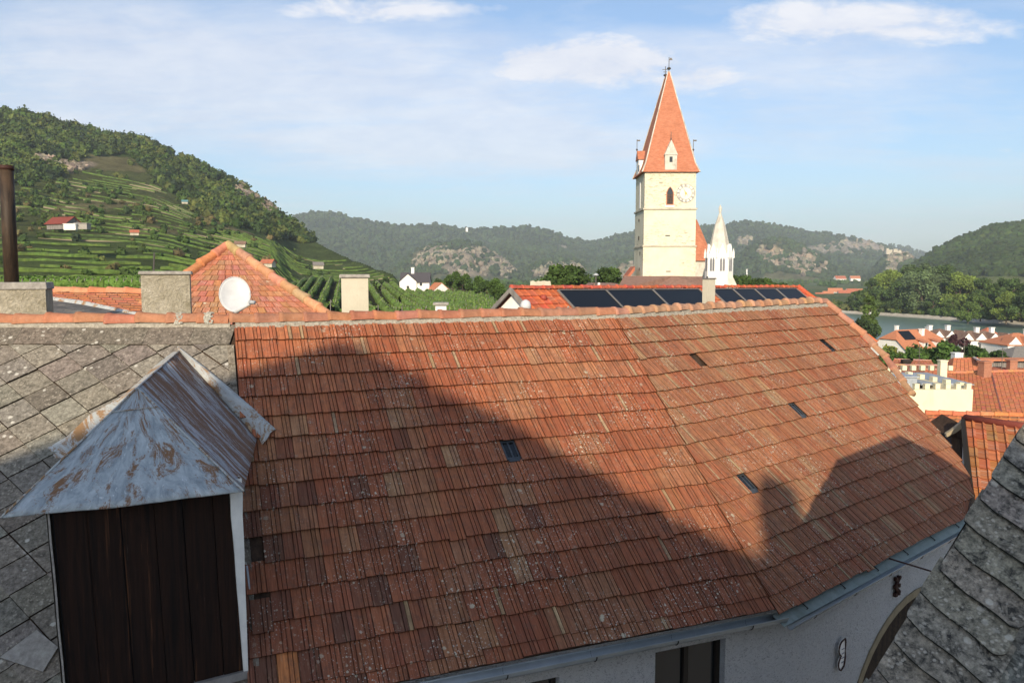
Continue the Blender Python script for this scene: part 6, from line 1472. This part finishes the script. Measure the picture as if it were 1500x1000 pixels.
# forest on the left hill
def forest_line(px): return interp([(-520, 300), (-100, 292), (0, 276), (60, 272), (100, 262), (140, 232), (200, 233), (250, 280), (300, 316), (350, 336), (430, 357), (462, 358), (480, 350), (520, 370), (600, 380)], px)
mb = MB(); cnt = 0; tries = 0
while cnt < 3000 and tries < 60000:
    tries += 1; px = random.uniform(-330, 560); w = random.random() ** .8; Rr = interp(R_L, px); Y = FOOT + (Rr + 25 - FOOT) * w
    z, who = H(px, Y); 
    if who != 'left' or px > 476: continue
    py = 400 - F * z / Y; fl = forest_line(px) + 6 * noise.noise(V((px * .05, 0, 1)))
    X = (px - 750) / F * Y; dens = 1 if py < fl - 1 else (.24 if noise.noise(V((X * .022, Y * .022, 4))) > .12 and py < 332 else .03 if py < 335 else .006)
    if random.random() > dens: continue
    if rock_amt(px, py, who, X, Y, z) > .35 and random.random() < .86: continue
    if px < 0 and random.random() < .45: continue
    r = random.uniform(2.0, 4.2) * (Y / 520) ** .35 * (1 if dens == 1 else .62)
    g = noise.noise(V((X * .03, Y * .03, 9))); col = jit((.046 + .022 * g, .074 + .034 * g, .020), .3)
    if random.random() < .28: col = jit((.088, .112, .030), .25)
    if random.random() < .10: col = jit((.026, .044, .022), .2)
    hh = r * random.uniform(.9, 1.25)
    crown(mb, (X, Y, z + hh * .55), r * .82, hh * .85, col); tuft(mb, (X, Y, z + hh * .6), r, hh, col, 26 if px > -20 else 8, r * .24)
    cnt += 1
tag(mb.build('hillside_forest', 'forest_leaf'), 'mixed dark green forest covering the upper left hill', 'forest', kind='stuff')
# conifers along the skyline
# forests on the far hills
def far_forest(name, label, who_set, n, pxr, Yr, rr, colr, pymax=420, gate=None):
    mb = MB(); cnt = 0; tries = 0
    while cnt < n and tries < n * 14:
        tries += 1; px = random.uniform(*pxr); Y = math.exp(random.uniform(math.log(Yr[0]), math.log(Yr[1]))); z, who = H(px, Y)
        if who not in who_set: continue
        py = 400 - F * z / Y; X = (px - 750) / F * Y
        if py > pymax + 5 * noise.noise(V((px * .04, 1, 1))): continue
        if rock_amt(px, py, who, X, Y, z) > .25 and random.random() < .78: continue
        if gate and not gate(px, py): continue
        g = noise.noise(V((X * .006, Y * .006, 9))); r = random.uniform(*rr)
        col = jit(tuple(c * (1 + .35 * g) for c in colr), .28)
        crown(mb, (X, Y, z + r * .35), r, r * random.uniform(.8, 1.15), col); cnt += 1
    return tag(mb.build(name, 'forest_leaf'), label, 'forest', kind='stuff')
far_forest('valley_forest', 'dark wooded slopes of the hazy hills behind the church', ('c1', 'c2', 's1', 's2', 's3', 's4', 's5'), 15000, (395, 1400), (1900, 4750), (5, 11), (.036, .056, .022))
far_forest('right_hill_forest', 'dense dark forest on the hill at the right edge', ('right',), 5200, (1290, 1620), (830, 1380), (3.4, 7.5), (.034, .056, .016), 404)
# tree line of the valley floor
mb = MB()
for i in range(1500):
    px = random.uniform(560, 1330); Y = random.choice([random.uniform(640, 760), random.uniform(900, 1800), random.uniform(700, 2000)])
    if px < 730 and Y < 620: continue
    if 1180 < px < 1285 and Y < 1050: continue
    if px > 1060 and Y < 1700 and noise.noise(V((px * .03, Y * .006, 0))) < .22: continue
    X = (px - 750) / F * Y; z, who = H(px, Y)
    if who != 'base': continue
    r = random.uniform(3.5, 7); col = jit((.045, .078, .018), .25); crown(mb, (X, Y, z + r * .6), r, r * .95, col, True); tuft(mb, (X, Y, z + r * .7), r * 1.05, r, col, 10, r * .25)
tag(mb.build('valley_trees', 'forest_leaf'), 'mixed trees scattered over the far valley floor', 'trees', kind='stuff')
# vine terraces on the left hill
def leaf_row(mb, pts, w, h, col, seed, seg_j=.25):
    pr = None
    for i, p in enumerate(pts):
        n = noise.noise(V((p.x * .45, p.y * .45, seed))); a = p - (pts[i - 1] if i else p); t = (pts[min(i + 1, len(pts) - 1)] - pts[max(i - 1, 0)]); t.z = 0; t.normalize(); sd = V((t.y, -t.x, 0))
        hh = h * (1 + .3 * n + random.uniform(-.12, .12)); ww = w * (1 + .35 * n + random.uniform(-seg_j, seg_j))
        o_ = sd * random.uniform(-.1, .1) * w
        cur = [p + o_ - sd * ww * .42 + UP * hh * .12, p + o_ - sd * ww * .5 + UP * hh * .65, p + o_ + UP * hh * (1.0), p + o_ + sd * ww * .5 + UP * hh * .65, p + o_ + sd * ww * .42 + UP * hh * .12]
        if pr and noise.noise(V((p.x * .07, p.y * .07, seed + 5))) > -.42:
            c = jit(col, .2)
            mb.add(pr + cur, [(k, k + 1, k + 6, k + 5) for k in range(4)], c)
        pr = cur
mb = MB(); walls = MB(); Y = 102.; j = 0
def py_at(Y): z, _ = H(200, Y); return 400 - F * z / Y
while Y < 520:
    pts = []; runs = []
    s_px = lerp(3.4, 6.6, max(0, min(1, (py_at(Y) - 250) / 160))) * random.uniform(.8, 1.25); p_0 = py_at(Y); step = 1.5
    while p_0 - py_at(Y + step) < s_px and step < 30: step += .5
    rh = max(.9, min(2.0, .50 * s_px * Y / F))
    px = -120 + random.uniform(0, 20)
    while px < 640:
        Yy = Y * (1 + .05 * noise.noise(V((px * .006, Y * .01, 2))) + .10 * math.sin(px * .004 + Y * .004)); Rr = interp(R_L, px)
        z, who = H(px, Yy); ok = who == 'left' and Yy < Rr * .97
        if ok:
            py = 400 - F * z / Yy; ok = py > (forest_line(px) if px < 470 else 0) + 5 and noise.noise(V((px * .012, Y * .02, 8))) > (-.5 if Y < 210 else -.26)
            if py < 300 and random.random() < .02: ok = False
        if ok: pts.append(V(((px - 750) / F * Yy, Yy, z)))
        else:
            if len(pts) > 2: runs.append(pts)
            pts = []
        px += 1.1 * F / Yy * .9 if Yy < 230 else 1.7 * F / Yy * .8
    if len(pts) > 2: runs.append(pts)
    low = Y < 240
    for rn in runs:
        hvar = random.uniform(.75, 1.15)
        leaf_row(mb, rn, rh * 1.1 * hvar, rh * hvar, (.085, .135, .032) if noise.noise(V((0, Y * .05, 3))) > -.15 else (.066, .105, .030), j)
        if low and j % 1 == 0:
            for _k in range(2): 
                s_ = random.randint(0, max(0, len(rn) - 3))
        if not low and random.random() < .85:            # dry stone terrace wall below the row
            pr = None
            for p in rn:
                if noise.noise(V((p.x * .03, p.y * .03, 11))) < .05: pr = None; continue
                cur = (p + V((0, -2.4, -1.5)), p + V((0, -2.1, .08)), p + V((0, -1.2, .1)))
                if pr: walls.quad(pr[0], cur[0], cur[1], pr[1]); walls.quad(pr[1], cur[1], cur[2], pr[2])
                pr = cur
    Y += step; j += 1
for _ in range(2600):                           # loose shoots so the rows do not read as strips
    pass
tag(mb.build('terrace_vines', 'vine_leaf'), 'rows of vines following the terraces of the left hill', 'vineyard', kind='stuff')
flat('dry_stone', (.23, .195, .13), .95)
tag(walls.build('terrace_walls', 'dry_stone'), 'dry stone walls holding the vine terraces', 'terrace walls', kind='stuff')
# bushes among the terraces
mb = MB()
for i in range(420):
    px = random.uniform(-60, 520); Y = random.uniform(115, 480); z, who = H(px, Y)
    if who != 'left': continue
    py = 400 - F * z / Y
    if py < forest_line(px) or (py > 345 and random.random() < .75): continue
    X = (px - 750) / F * Y; r = random.uniform(.9, 2.4) * (Y / 300) ** .5; col = jit((.045, .078, .02) if random.random() < .8 else (.12, .10, .045), .25)
    crown(mb, (X, Y, z + r * .5), r * .8, r * .7, col); tuft(mb, (X, Y, z + r * .5), r, r * .85, col, 22, r * .24)
tag(mb.build('terrace_bushes', 'forest_leaf'), 'bushes scattered between the vine terraces', 'bushes', kind='stuff')
# vineyard knoll rows running away over the crest
mb = MB(); posts = MB(); VPX = 508
dirv = V(((VPX - 750) / F, 1, 0)); j = 0; xx = -30.
while xx < 112:
    pts = []; Y = 97.
    while Y < 268:
        X = xx + dirv.x * (Y - 97) - 24 - 0.0; px = 750 + F * X / Y
        if 398 < px < 775:
            z, who = H(px, Y)
            if who == 'base' or px > 430: pts.append(V((X, Y, z)))
        Y += .8
    if len(pts) > 4:
        leaf_row(mb, pts, 1.15, 1.5, (.105, .165, .040), j * 1.7, .32)
        for p in pts:
            for _k in range(5):
                o_ = V((random.uniform(-.45, .45), random.uniform(-.4, .4), random.uniform(.5, 1.8))); a_ = V((random.gauss(0, 1), random.gauss(0, 1), random.gauss(0, 1))).normalized() * .17; b2 = V((random.gauss(0, 1), random.gauss(0, 1), random.gauss(0, 1))).normalized() * .15
                if p.y < 215: mb.add([p + o_ - a_, p + o_ + b2, p + o_ + a_, p + o_ - b2], [(0, 1, 2, 3)], jit((.12, .185, .045), .3))
        for p in pts[::7]: posts.box(p + UP * .95, (.07, .07, 1.9))
    xx += 2.9; j += 1
tag(mb.build('knoll_vines', 'vine_leaf'), 'fanning rows of vines on the knoll in front of the white villa', 'vineyard', kind='stuff')
tag(posts.build('vine_posts', 'grey_wood'), 'pale stakes along the vine rows', 'vine posts', kind='stuff')
# pale stakes and front vines at lower left
posts = MB(); mb = MB()
for j in range(5):
    Y = 99 + j * 2.4
    for i in range(230):
        px = -20 + i * 1.9 + random.uniform(-.6, .6); X = (px - 750) / F * Y; z, who = H(px, Y)
        if who != 'left' and px > 430: continue
        if i % 6 == j % 3: posts.box((X, Y - .3, z + .9), (.09, .09, 1.9))
        crown(mb, (X, Y, z + 1.2), random.uniform(.4, .7), random.uniform(.5, .8), jit((.095, .165, .034), .3))
        tuft(mb, (X, Y, z + 1.25), .6, .75, (.10, .175, .036), 7, .17)
tag(posts.build('vine_posts', 'grey_wood'), 'pale stakes in the lowest vine rows at left', 'vine posts', kind='stuff')
tag(mb.build('lower_vines', 'vine_leaf'), 'bright green vines along the foot of the left hill', 'vineyard', kind='stuff')
# ---- individual trees
def make_tree(name, label, cat, h, r, col, kind=0, n=2600, leaf=.55, group=None, seed=0):
    rs = random.Random(seed); t = thing(name, (0, 0, 0), label, cat, group)
    mb = MB(); top = V((rs.uniform(-.4, .4), rs.uniform(-.4, .4), h * .8)); th = h * (.028 if h > 8 else .02) + .04
    mb.tube([V((0, 0, -.5)), V((0, 0, h * .25)), top * .6, top], [th, th * .8, th * .5, th * .12], 7)
    cl = []
    nb2_ = 26 if h > 8 else 12
    for i in range(nb2_):
        a = rs.uniform(0, 6.28); zz = h * (rs.uniform(.16, .96) if kind != 2 else rs.uniform(.1, .98)); q = (zz / h - .12) / .86
        prof = math.sin(max(.05, min(1, q)) ** .75 * math.pi) ** .6 if kind == 0 else (1 - q) ** .6 * min(1, q * 5 + .4)
        rad = r * prof * rs.uniform(.35, .95); c = V((math.cos(a) * rad, math.sin(a) * rad, zz)); cr_ = r * rs.uniform(.26, .46) * (.5 + .5 * prof); cl.append((c, cr_))
        st = V((0, 0, max(h * .12, zz - rad * .9))); mb.tube([st, (st + c) / 2 + V((0, 0, .1)), c], [th * .35, th * .22, th * .06], 5)
    mb.build('trunk', 'bark', t)
    mb = MB(); wsum = sum(c[1] ** 2 for c in cl)
    for c, cr_ in cl:
        tone = rs.uniform(.72, 1.28); cc = tuple(x * tone for x in col)
        vs_, fs_ = IC1; mb.add([c + V((v.x, v.y, v.z * .8)) * cr_ * .72 * rs.uniform(.75, 1.15) for v in vs_], fs_, tuple(x * .8 for x in cc))
        for k in range(int(n * cr_ ** 2 / wsum)):
            v = V((rs.gauss(0, 1), rs.gauss(0, 1), rs.gauss(0, 1))).normalized(); v = V((v.x, v.y, v.z * .82)) * cr_ * rs.uniform(.62, 1.12); p = c + v
            a = V((rs.gauss(0, 1), rs.gauss(0, 1), rs.gauss(0, 1))).normalized(); b = a.cross(V((rs.gauss(0, 1), rs.gauss(0, 1), rs.gauss(0, 1)))).normalized(); s2 = leaf * rs.uniform(.5, 1.2)
            k2 = rs.uniform(.75, 1.3); mb.add([p - a * s2, p - b * s2 * .7, p + a * s2, p + b * s2 * .7], [(0, 1, 2, 3)], tuple(x * k2 for x in cc))
    mb.build('crown', 'foliage', t); return t
GT = 'trees along the far river bank'
protos = {}
def place(key, px, pyb, Y, s=1.0, label=None, make=None, sx=1.0, zoff=0):
    if key not in protos: protos[key] = make(); o = protos[key]; 
    else: o = copy_tree(protos[key])
    q = P(px, pyb, Y); z, _ = H(px, Y); o.location = (q.x, Y, z + zoff); o.rotation_euler.z = random.uniform(0, 6.28); o.scale = (s * sx, s * sx, s)
    if label: o['label'] = label
    return o
mk = {
 'A': lambda: make_tree('poplar_tree', '', 'tree', 25, 9.5, (.088, .128, .060), 0, 5200, .62, GT, 1),
 'B': lambda: make_tree('willow_tree', '', 'tree', 23, 9, (.14, .195, .045), 0, 5200, .60, GT, 2),
 'C': lambda: make_tree('broadleaf_tree', '', 'tree', 20, 8, (.052, .086, .028), 0, 4200, .60, GT, 3),
 'D': lambda: make_tree('broadleaf_tree', '', 'tree', 15, 7, (.078, .122, .032), 0, 3400, .55, GT, 4)}
rows_ = [('C', 1252, 462, .55, 'lowest rounded bush-like tree at the left end of the far bank'), ('D', 1262, 468, .75, 'small dark tree second from the left on the far bank'), ('C', 1276, 462, .92, 'dark rounded tree third from the left on the far bank'), ('B', 1286, 470, .95, 'yellow-green tree rising behind the third tree of the far bank'), ('D', 1292, 455, .80, 'low tree at the waterline under the yellow-green tree'), ('B', 1303, 468, 1.04, 'pale yellow-green tree left of the tall dark gap on the far bank'), ('C', 1312, 452, .85, 'dark low tree before the gap in the far bank wood'), ('A', 1322, 466, 1.08, 'tall shaded tree in the dark gap of the far bank wood'), ('C', 1332, 478, 1.30, 'tall dark tree standing at the back of the gap'), ('A', 1349, 438, 1.10, 'biggest grey-green poplar in the middle of the far bank'), ('A', 1364, 446, 1.02, 'grey-green poplar just right of the biggest one'), ('C', 1352, 480, 1.30, 'tall dark tree behind the big poplars'), ('C', 1380, 440, .85, 'dark tree between the poplars and the bright willow'), ('C', 1384, 470, 1.32, 'tall dark tree behind the gap left of the bright willow'), ('B', 1404, 424, .98, 'large bright green willow with a broad round crown on the far bank'), ('B', 1418, 428, .90, 'bright green willow at the right shoulder of the large willow'), ('D', 1394, 410, .60, 'small dark bush at the water in front of the bright willow'), ('D', 1428, 398, .80, 'mid green tree at the right foot of the large willow'), ('C', 1366, 420, .50, 'low shrub at the waterline below the poplars'), ('D', 1334, 428, .55, 'low shrub at the waterline below the dark gap')]
for k_, px, Y, s_, lb in rows_:
    Y = max(Y, far_bank(px) + 8); place(k_, px, 460, Y, s_, lb, mk[k_], 1.0)
rows2 = [('C', 1440, 420, .95, 'brownish-green tree right of the bright willow'), ('D', 1452, 400, 1.1, 'tree with a thinner crown above the zigzag gabled villas'), ('C', 1466, 380, .95, 'dark tree behind the red roofed villa near the right edge'), ('D', 1436, 372, .75, 'lower tree right behind the villa with two chimneys'), ('C', 1482, 365, .95, 'dark tree second from the right edge above the roofs'), ('D', 1494, 372, 1.1, 'tree touching the right edge of the picture'), ('B', 1474, 350, .6, 'small yellowish tree among the dark trees at the right edge'), ('C', 1508, 340, .95, 'dark tree just leaving the picture at the right'), ('D', 1418, 352, .62, 'bush hanging over the end of the gravel bank')]
for k_, px, Y, s_, lb in rows2:
    o = place(k_, px, 470, Y, s_, lb, mk[k_]); o.location.z = max(o.location.z, -22)
# belt of undergrowth below the trees
mb = MB()
for i in range(900):
    px = random.uniform(1150, 1700); Y = far_bank(px) + random.uniform(5, 34); X = (px - 750) / F * Y; r = random.uniform(1.4, 3.6); col = jit((.045, .078, .02) if random.random() < .7 else (.10, .12, .04), .25)
    crown(mb, (X, Y, -22 + r * .4), r * .8, r * .7, col, True); tuft(mb, (X, Y, -22 + r * .5), r, r * .9, col, 26, r * .22)
tag(mb.build('bank_undergrowth', 'forest_leaf'), 'scrub and saplings along the far river bank', 'undergrowth', kind='stuff')
mb = MB()
for i in range(700):
    px = random.uniform(1200, 1900); Y = random.uniform(far_bank(px) + 40, 760); X = (px - 750) / F * Y; r = random.uniform(4, 8); col = jit((.055, .086, .026) if random.random() < .7 else (.12, .11, .06), .25)
    if px < 1275: continue
    if px > 1430 and random.random() < .4: continue
    crown(mb, (X, Y, -22 + r * .7), r * .85, r * .9, col, True); tuft(mb, (X, Y, -22 + r * .9), r, r, col, 24, r * .2)
tag(mb.build('riverside_wood', 'forest_leaf'), 'wood behind the far bank trees', 'wood', kind='stuff')
# near bank tree and the garden bushes
gb = 'garden bushes before the riverside houses'
mkg = {'G': lambda: make_tree('garden_bush', '', 'bush', 6.5, 3.6, (.050, .095, .022), 0, 1800, .34, None, 11), 'H': lambda: make_tree('garden_bush', '', 'bush', 5.5, 3.2, (.036, .066, .020), 0, 1600, .34, None, 12)}
o = make_tree('young_ash_tree', 'feathery olive-green tree standing alone before the river, left of the half-hipped house', 'tree', 13.5, 3.4, (.070, .110, .028), 1, 2400, .38, None, 21); z, _ = H(1272, 215); o.location = ((1272 - 750) / F * 215, 215, tan_y(505) * 215)
o = make_tree('dark_shrub', 'dark round shrub at the foot of the lone feathery tree', 'bush', 6, 4.0, (.030, .052, .018), 0, 1500, .4, None, 22); o.location = ((1262 - 750) / F * 212, 212, tan_y(502) * 212)
for k_, px, pyb, Y, s_, lb in (('G', 1318, 531, 132, .85, 'light green bush left of the big one, below the half-hipped house'), ('H', 1341, 532, 130, .9, 'dark bush below the arched porch of the half-hipped house'), ('G', 1372, 533, 122, 1.15, 'largest leafy bush in the middle, below the purple tree'), ('H', 1388, 531, 128, 1.0, 'dark bush on the right shoulder of the largest one'), ('G', 1356, 530, 136, .9, 'mid green bush tucked behind the largest one on its left'), ('H', 1424, 528, 128, .95, 'round dark bush under the zigzag gables right of the purple tree'), ('H', 1416, 529, 124, .65, 'small dark bush at the left foot of the round dark one'), ('G', 1448, 530, 126, .85, 'green bush just left of the grey roofed barn'), ('H', 1462, 531, 118, .8, 'dark bush against the grey roofed barn'), ('G', 1436, 532, 116, .6, 'low bush above the board-fronted outhouse')):
    o = place('g' + k_, px, pyb, Y, s_, lb, mkg[k_]); o.location.z = tan_y(pyb + 27) * Y; o.name = 'garden_bush'
o = make_tree('purple_leaved_tree', 'small purple-leaved tree between the two zigzag gabled villas', 'tree', 6.5, 3.0, (.050, .022, .028), 0, 1500, .35, None, 31); o.location = ((1402 - 750) / F * 158, 158, tan_y(538) * 158)
o = make_tree('yellow_bush', 'little yellow-green bush against the white gable end of the half-hipped house', 'bush', 3.4, 2.0, (.24, .26, .05), 0, 900, .25, None, 32); o.location = ((1304 - 750) / F * 140, 140, tan_y(534) * 140)
o = make_tree('garden_bush', 'second light bush squeezed between the yellow bush and the dark ones', 'bush', 3.6, 2.4, (.09, .13, .035), 0, 900, .3, None, 33); o.location = ((1312 - 750) / F * 136, 136, tan_y(540) * 136)
# trees right of the villa
mkv = {'V': lambda: make_tree('orchard_tree', '', 'tree', 7, 3.6, (.060, .105, .026), 0, 1800, .36, None, 41), 'W': lambda: make_tree('orchard_tree', '', 'tree', 6, 3.4, (.040, .070, .020), 0, 1600, .36, None, 42)}
for k_, px, pyb, Y, s_, lb in (('W', 647, 428, 262, .8, 'dark tree just behind the small cottage'), ('V', 663, 431, 240, .95, 'tall light tree right of the small cottage'), ('V', 678, 432, 232, .85, 'rounded light tree second right of the cottage'), ('W', 690, 433, 236, .7, 'dark tree in the dip right of the light trees'), ('V', 702, 436, 215, .8, 'spreading light tree above the last vine rows'), ('W', 714, 438, 205, .75, 'dark bushy tree near the grey verge of the red roof'), ('V', 724, 441, 190, .75, 'light tree touching the grey verge of the red roof'), ('W', 560, 424, 285, .8, 'dark tree left of the white villa on the slope'), ('V', 732, 446, 170, .6, 'lowest small tree by the gable of the solar roofed house'), ('W', 670, 428, 270, .95, 'dark tree rising behind the light trees right of the cottage')):
    o = place('v' + k_, px, pyb, Y, s_, lb, mkv[k_]); o.location.z = tan_y(pyb) * Y; o.name = 'orchard_tree'
mkw = {'X': lambda: make_tree('village_tree', '', 'tree', 8, 5.0, (.050, .088, .022), 0, 2000, .42, None, 51)}
for px, pyb, Y, s_, lb in ((826, 428, 150, .9, 'leafy tree above the low boundary wall, left one'), (845, 427, 155, .85, 'leafy tree above the low boundary wall, right one'), (815, 424, 190, .8, 'tree top right behind the ruined stump'), (1100, 428, 160, .6, 'tree top just right of the white turret'), (1118, 426, 170, .6, 'tree top second right of the turret over the panels'), (1082, 424, 190, .7, 'dark tree at the foot of the turret buttress'), (1140, 427, 170, .5, 'small tree top above the rightmost solar panels'), (892, 426, 150, .8, 'tree between the pole lamp and the tower')):
    o = place('x', px, pyb, Y, s_, lb, mkw['X'], 1.0); o.location.z = tan_y(pyb + 4) * Y - 1.5
# ---------------------------------------------------------------- haze
mb = MB(); mb.box((0, 1900, 190), (9600, 9400, 464))
hz_ = mb.build('haze', 'asphalt'); hm = bpy.data.materials.new('haze'); hm.use_nodes = True; nt = hm.node_tree; nt.nodes.remove(nt.nodes['Principled BSDF'])
pv = nt.nodes.new('ShaderNodeVolumePrincipled'); pv.inputs['Color'].default_value = (.84, .91, 1, 1); pv.inputs['Density'].default_value = .00013; pv.inputs['Anisotropy'].default_value = .1
nt.links.new(pv.outputs[0], nt.nodes['Material Output'].inputs['Volume']); hz_.data.materials[0] = hm; tag(hz_, kind='stuff')
# ---------------------------------------------------------------- sky with clouds
w = bpy.data.worlds.new('World'); bpy.context.scene.world = w; w.use_nodes = True; n_ = w.node_tree.nodes; l_ = w.node_tree.links
class WT(NT):
    def __init__(s, t): s.t = t; s.n = t.nodes; s.l = t.links
ws = WT(w.node_tree); bg = n_['Background']
sky = n_.new('ShaderNodeTexSky'); sky.sky_type = 'NISHITA'; sky.sun_disc = False; sky.sun_elevation = EL; sky.sun_rotation = math.atan2(-SUN.x, -SUN.y); sky.air_density = 1.0; sky.dust_density = 1.5; sky.ozone_density = 2.6; sky.altitude = 200
tc = n_.new('ShaderNodeTexCoord'); sep = n_.new('ShaderNodeSeparateXYZ'); l_.new(tc.outputs['Generated'], sep.inputs[0])
ym = ws.math('MAXIMUM', sep.outputs['Y'], .05); U = ws.math('DIVIDE', sep.outputs['X'], ym); Wv = ws.math('DIVIDE', sep.outputs['Z'], ym)
# cloud sheet: direction projected on a plane high overhead
zz = ws.math('ADD', ws.math('MAXIMUM', sep.outputs['Z'], 0.0), .10)
cmb = n_.new('ShaderNodeCombineXYZ'); l_.new(ws.math('DIVIDE', sep.outputs['X'], zz), cmb.inputs[0]); l_.new(ws.math('DIVIDE', sep.outputs['Y'], zz), cmb.inputs[1])
mp = n_.new('ShaderNodeMapping'); mp.inputs['Rotation'].default_value = (0, 0, R(28)); mp.inputs['Scale'].default_value = (.55, 1.0, 1); l_.new(cmb.outputs[0], mp.inputs[0])
cir = ws.noise(mp.outputs[0], .95, 9, .60, .45)
cir2 = ws.noise(mp.outputs[0], 5.5, 8, .7, .3)
cm2 = n_.new('ShaderNodeCombineXYZ'); l_.new(ws.math('MULTIPLY', U, 1.0), cm2.inputs[0]); l_.new(ws.math('MULTIPLY', Wv, 2.6), cm2.inputs[1])
cu = ws.noise(cm2.outputs[0], 7.5, 10, .64, .25)
def uvp(px, py): r = ray(px, py); return r.x / r.y, r.z / r.y
def blob(px, py, rx, ry):
    u0, v0 = uvp(px, py); a = ws.math('DIVIDE', ws.math('SUBTRACT', U, u0), rx / F); b = ws.math('DIVIDE', ws.math('SUBTRACT', Wv, v0), ry / F)
    return ws.math('SUBTRACT', 1.0, ws.math('ADD', ws.math('MULTIPLY', a, a), ws.math('MULTIPLY', b, b)))
def addmask(items):
    tot = None
    for it in items:
        m = ws.math('MAXIMUM', blob(*it[:4]), 0.0); m = ws.math('MULTIPLY', m, it[4]); tot = m if tot is None else ws.math('MAXIMUM', tot, m)
    return tot
thick = addmask([(860, 92, 215, 46, 1.15), (800, 88, 130, 32, 1.1), (1010, 110, 110, 30, .9), (1250, 35, 260, 50, .95), (560, 15, 190, 26, .85), (1090, 140, 90, 16, .6), (1000, 65, 60, 14, .5)])
thin = addmask([(330, 120, 640, 130, 1.0), (640, 200, 460, 70, 1.0), (1150, 95, 330, 70, .6), (150, 40, 260, 60, .8), (1180, 190, 160, 60, .35), (760, 210, 180, 26, .8), (80, 150, 300, 60, .5)])
c_th = ws.ramp(ws.math('ADD', ws.math('MULTIPLY', thick, .36), ws.math('MULTIPLY', cu, .9)), [(.54, 0.0), (.76, 1.0)])
c_tn = ws.ramp(ws.math('ADD', ws.math('ADD', ws.math('MULTIPLY', thin, .30), ws.math('MULTIPLY', cir, .55)), ws.math('MULTIPLY', cir2, .34)), [(.42, 0.0), (.70, 1.0)])
cov = ws.math('MAXIMUM', ws.math('MULTIPLY', c_th, .88), ws.math('MULTIPLY', c_tn, .66))
hi = ws.ramp(ws.math('ADD', cu, ws.math('MULTIPLY', Wv, .15)), [(.35, (.74, .78, .88)), (.65, (.97, .965, .97))])
scl = n_.new('ShaderNodeMix'); scl.data_type = 'RGBA'; scl.blend_type = 'MULTIPLY'; scl.inputs[0].default_value = 1; l_.new(hi, scl.inputs[6]); scl.inputs[7].default_value = (6.9, 6.9, 7.1, 1)
skyc = ws.mix(1.0, sky.outputs[0], (1.0, 1.07, 1.13), 'MULTIPLY')
veil = ws.mix(.10, skyc, (5.0, 5.9, 6.9))
mixc = ws.mix(cov, veil, scl.outputs[2])
l_.new(mixc, bg.inputs[0]); bg.inputs[1].default_value = .122
# ---------------------------------------------------------------- sun and camera
ld = bpy.data.lights.new('sun', 'SUN'); ld.energy = 5.0; ld.angle = R(.5); ld.color = (1, .85, .64); lo_ = bpy.data.objects.new('sun', ld); C.objects.link(lo_)
lo_.rotation_euler = SUN.to_track_quat('-Z', 'Y').to_euler(); lo_.location = (0, -20, 30)
cd = bpy.data.cameras.new('camera'); cd.lens = 36 * F / 1500; cd.sensor_width = 36; cd.sensor_fit = 'HORIZONTAL'; cd.clip_end = 20000; cd.clip_start = .05
co = bpy.data.objects.new('camera', cd); C.objects.link(co); co.location = (0, 0, 0); co.rotation_euler = (R(90) - TILT, 0, 0)
sc = bpy.context.scene; sc.camera = co
sc.view_settings.view_transform = 'Standard'; sc.view_settings.look = 'None'; sc.view_settings.exposure = .30; sc.view_settings.gamma = 1
sc.cycles.max_bounces = 6; sc.cycles.diffuse_bounces = 3; sc.cycles.volume_bounces = 1
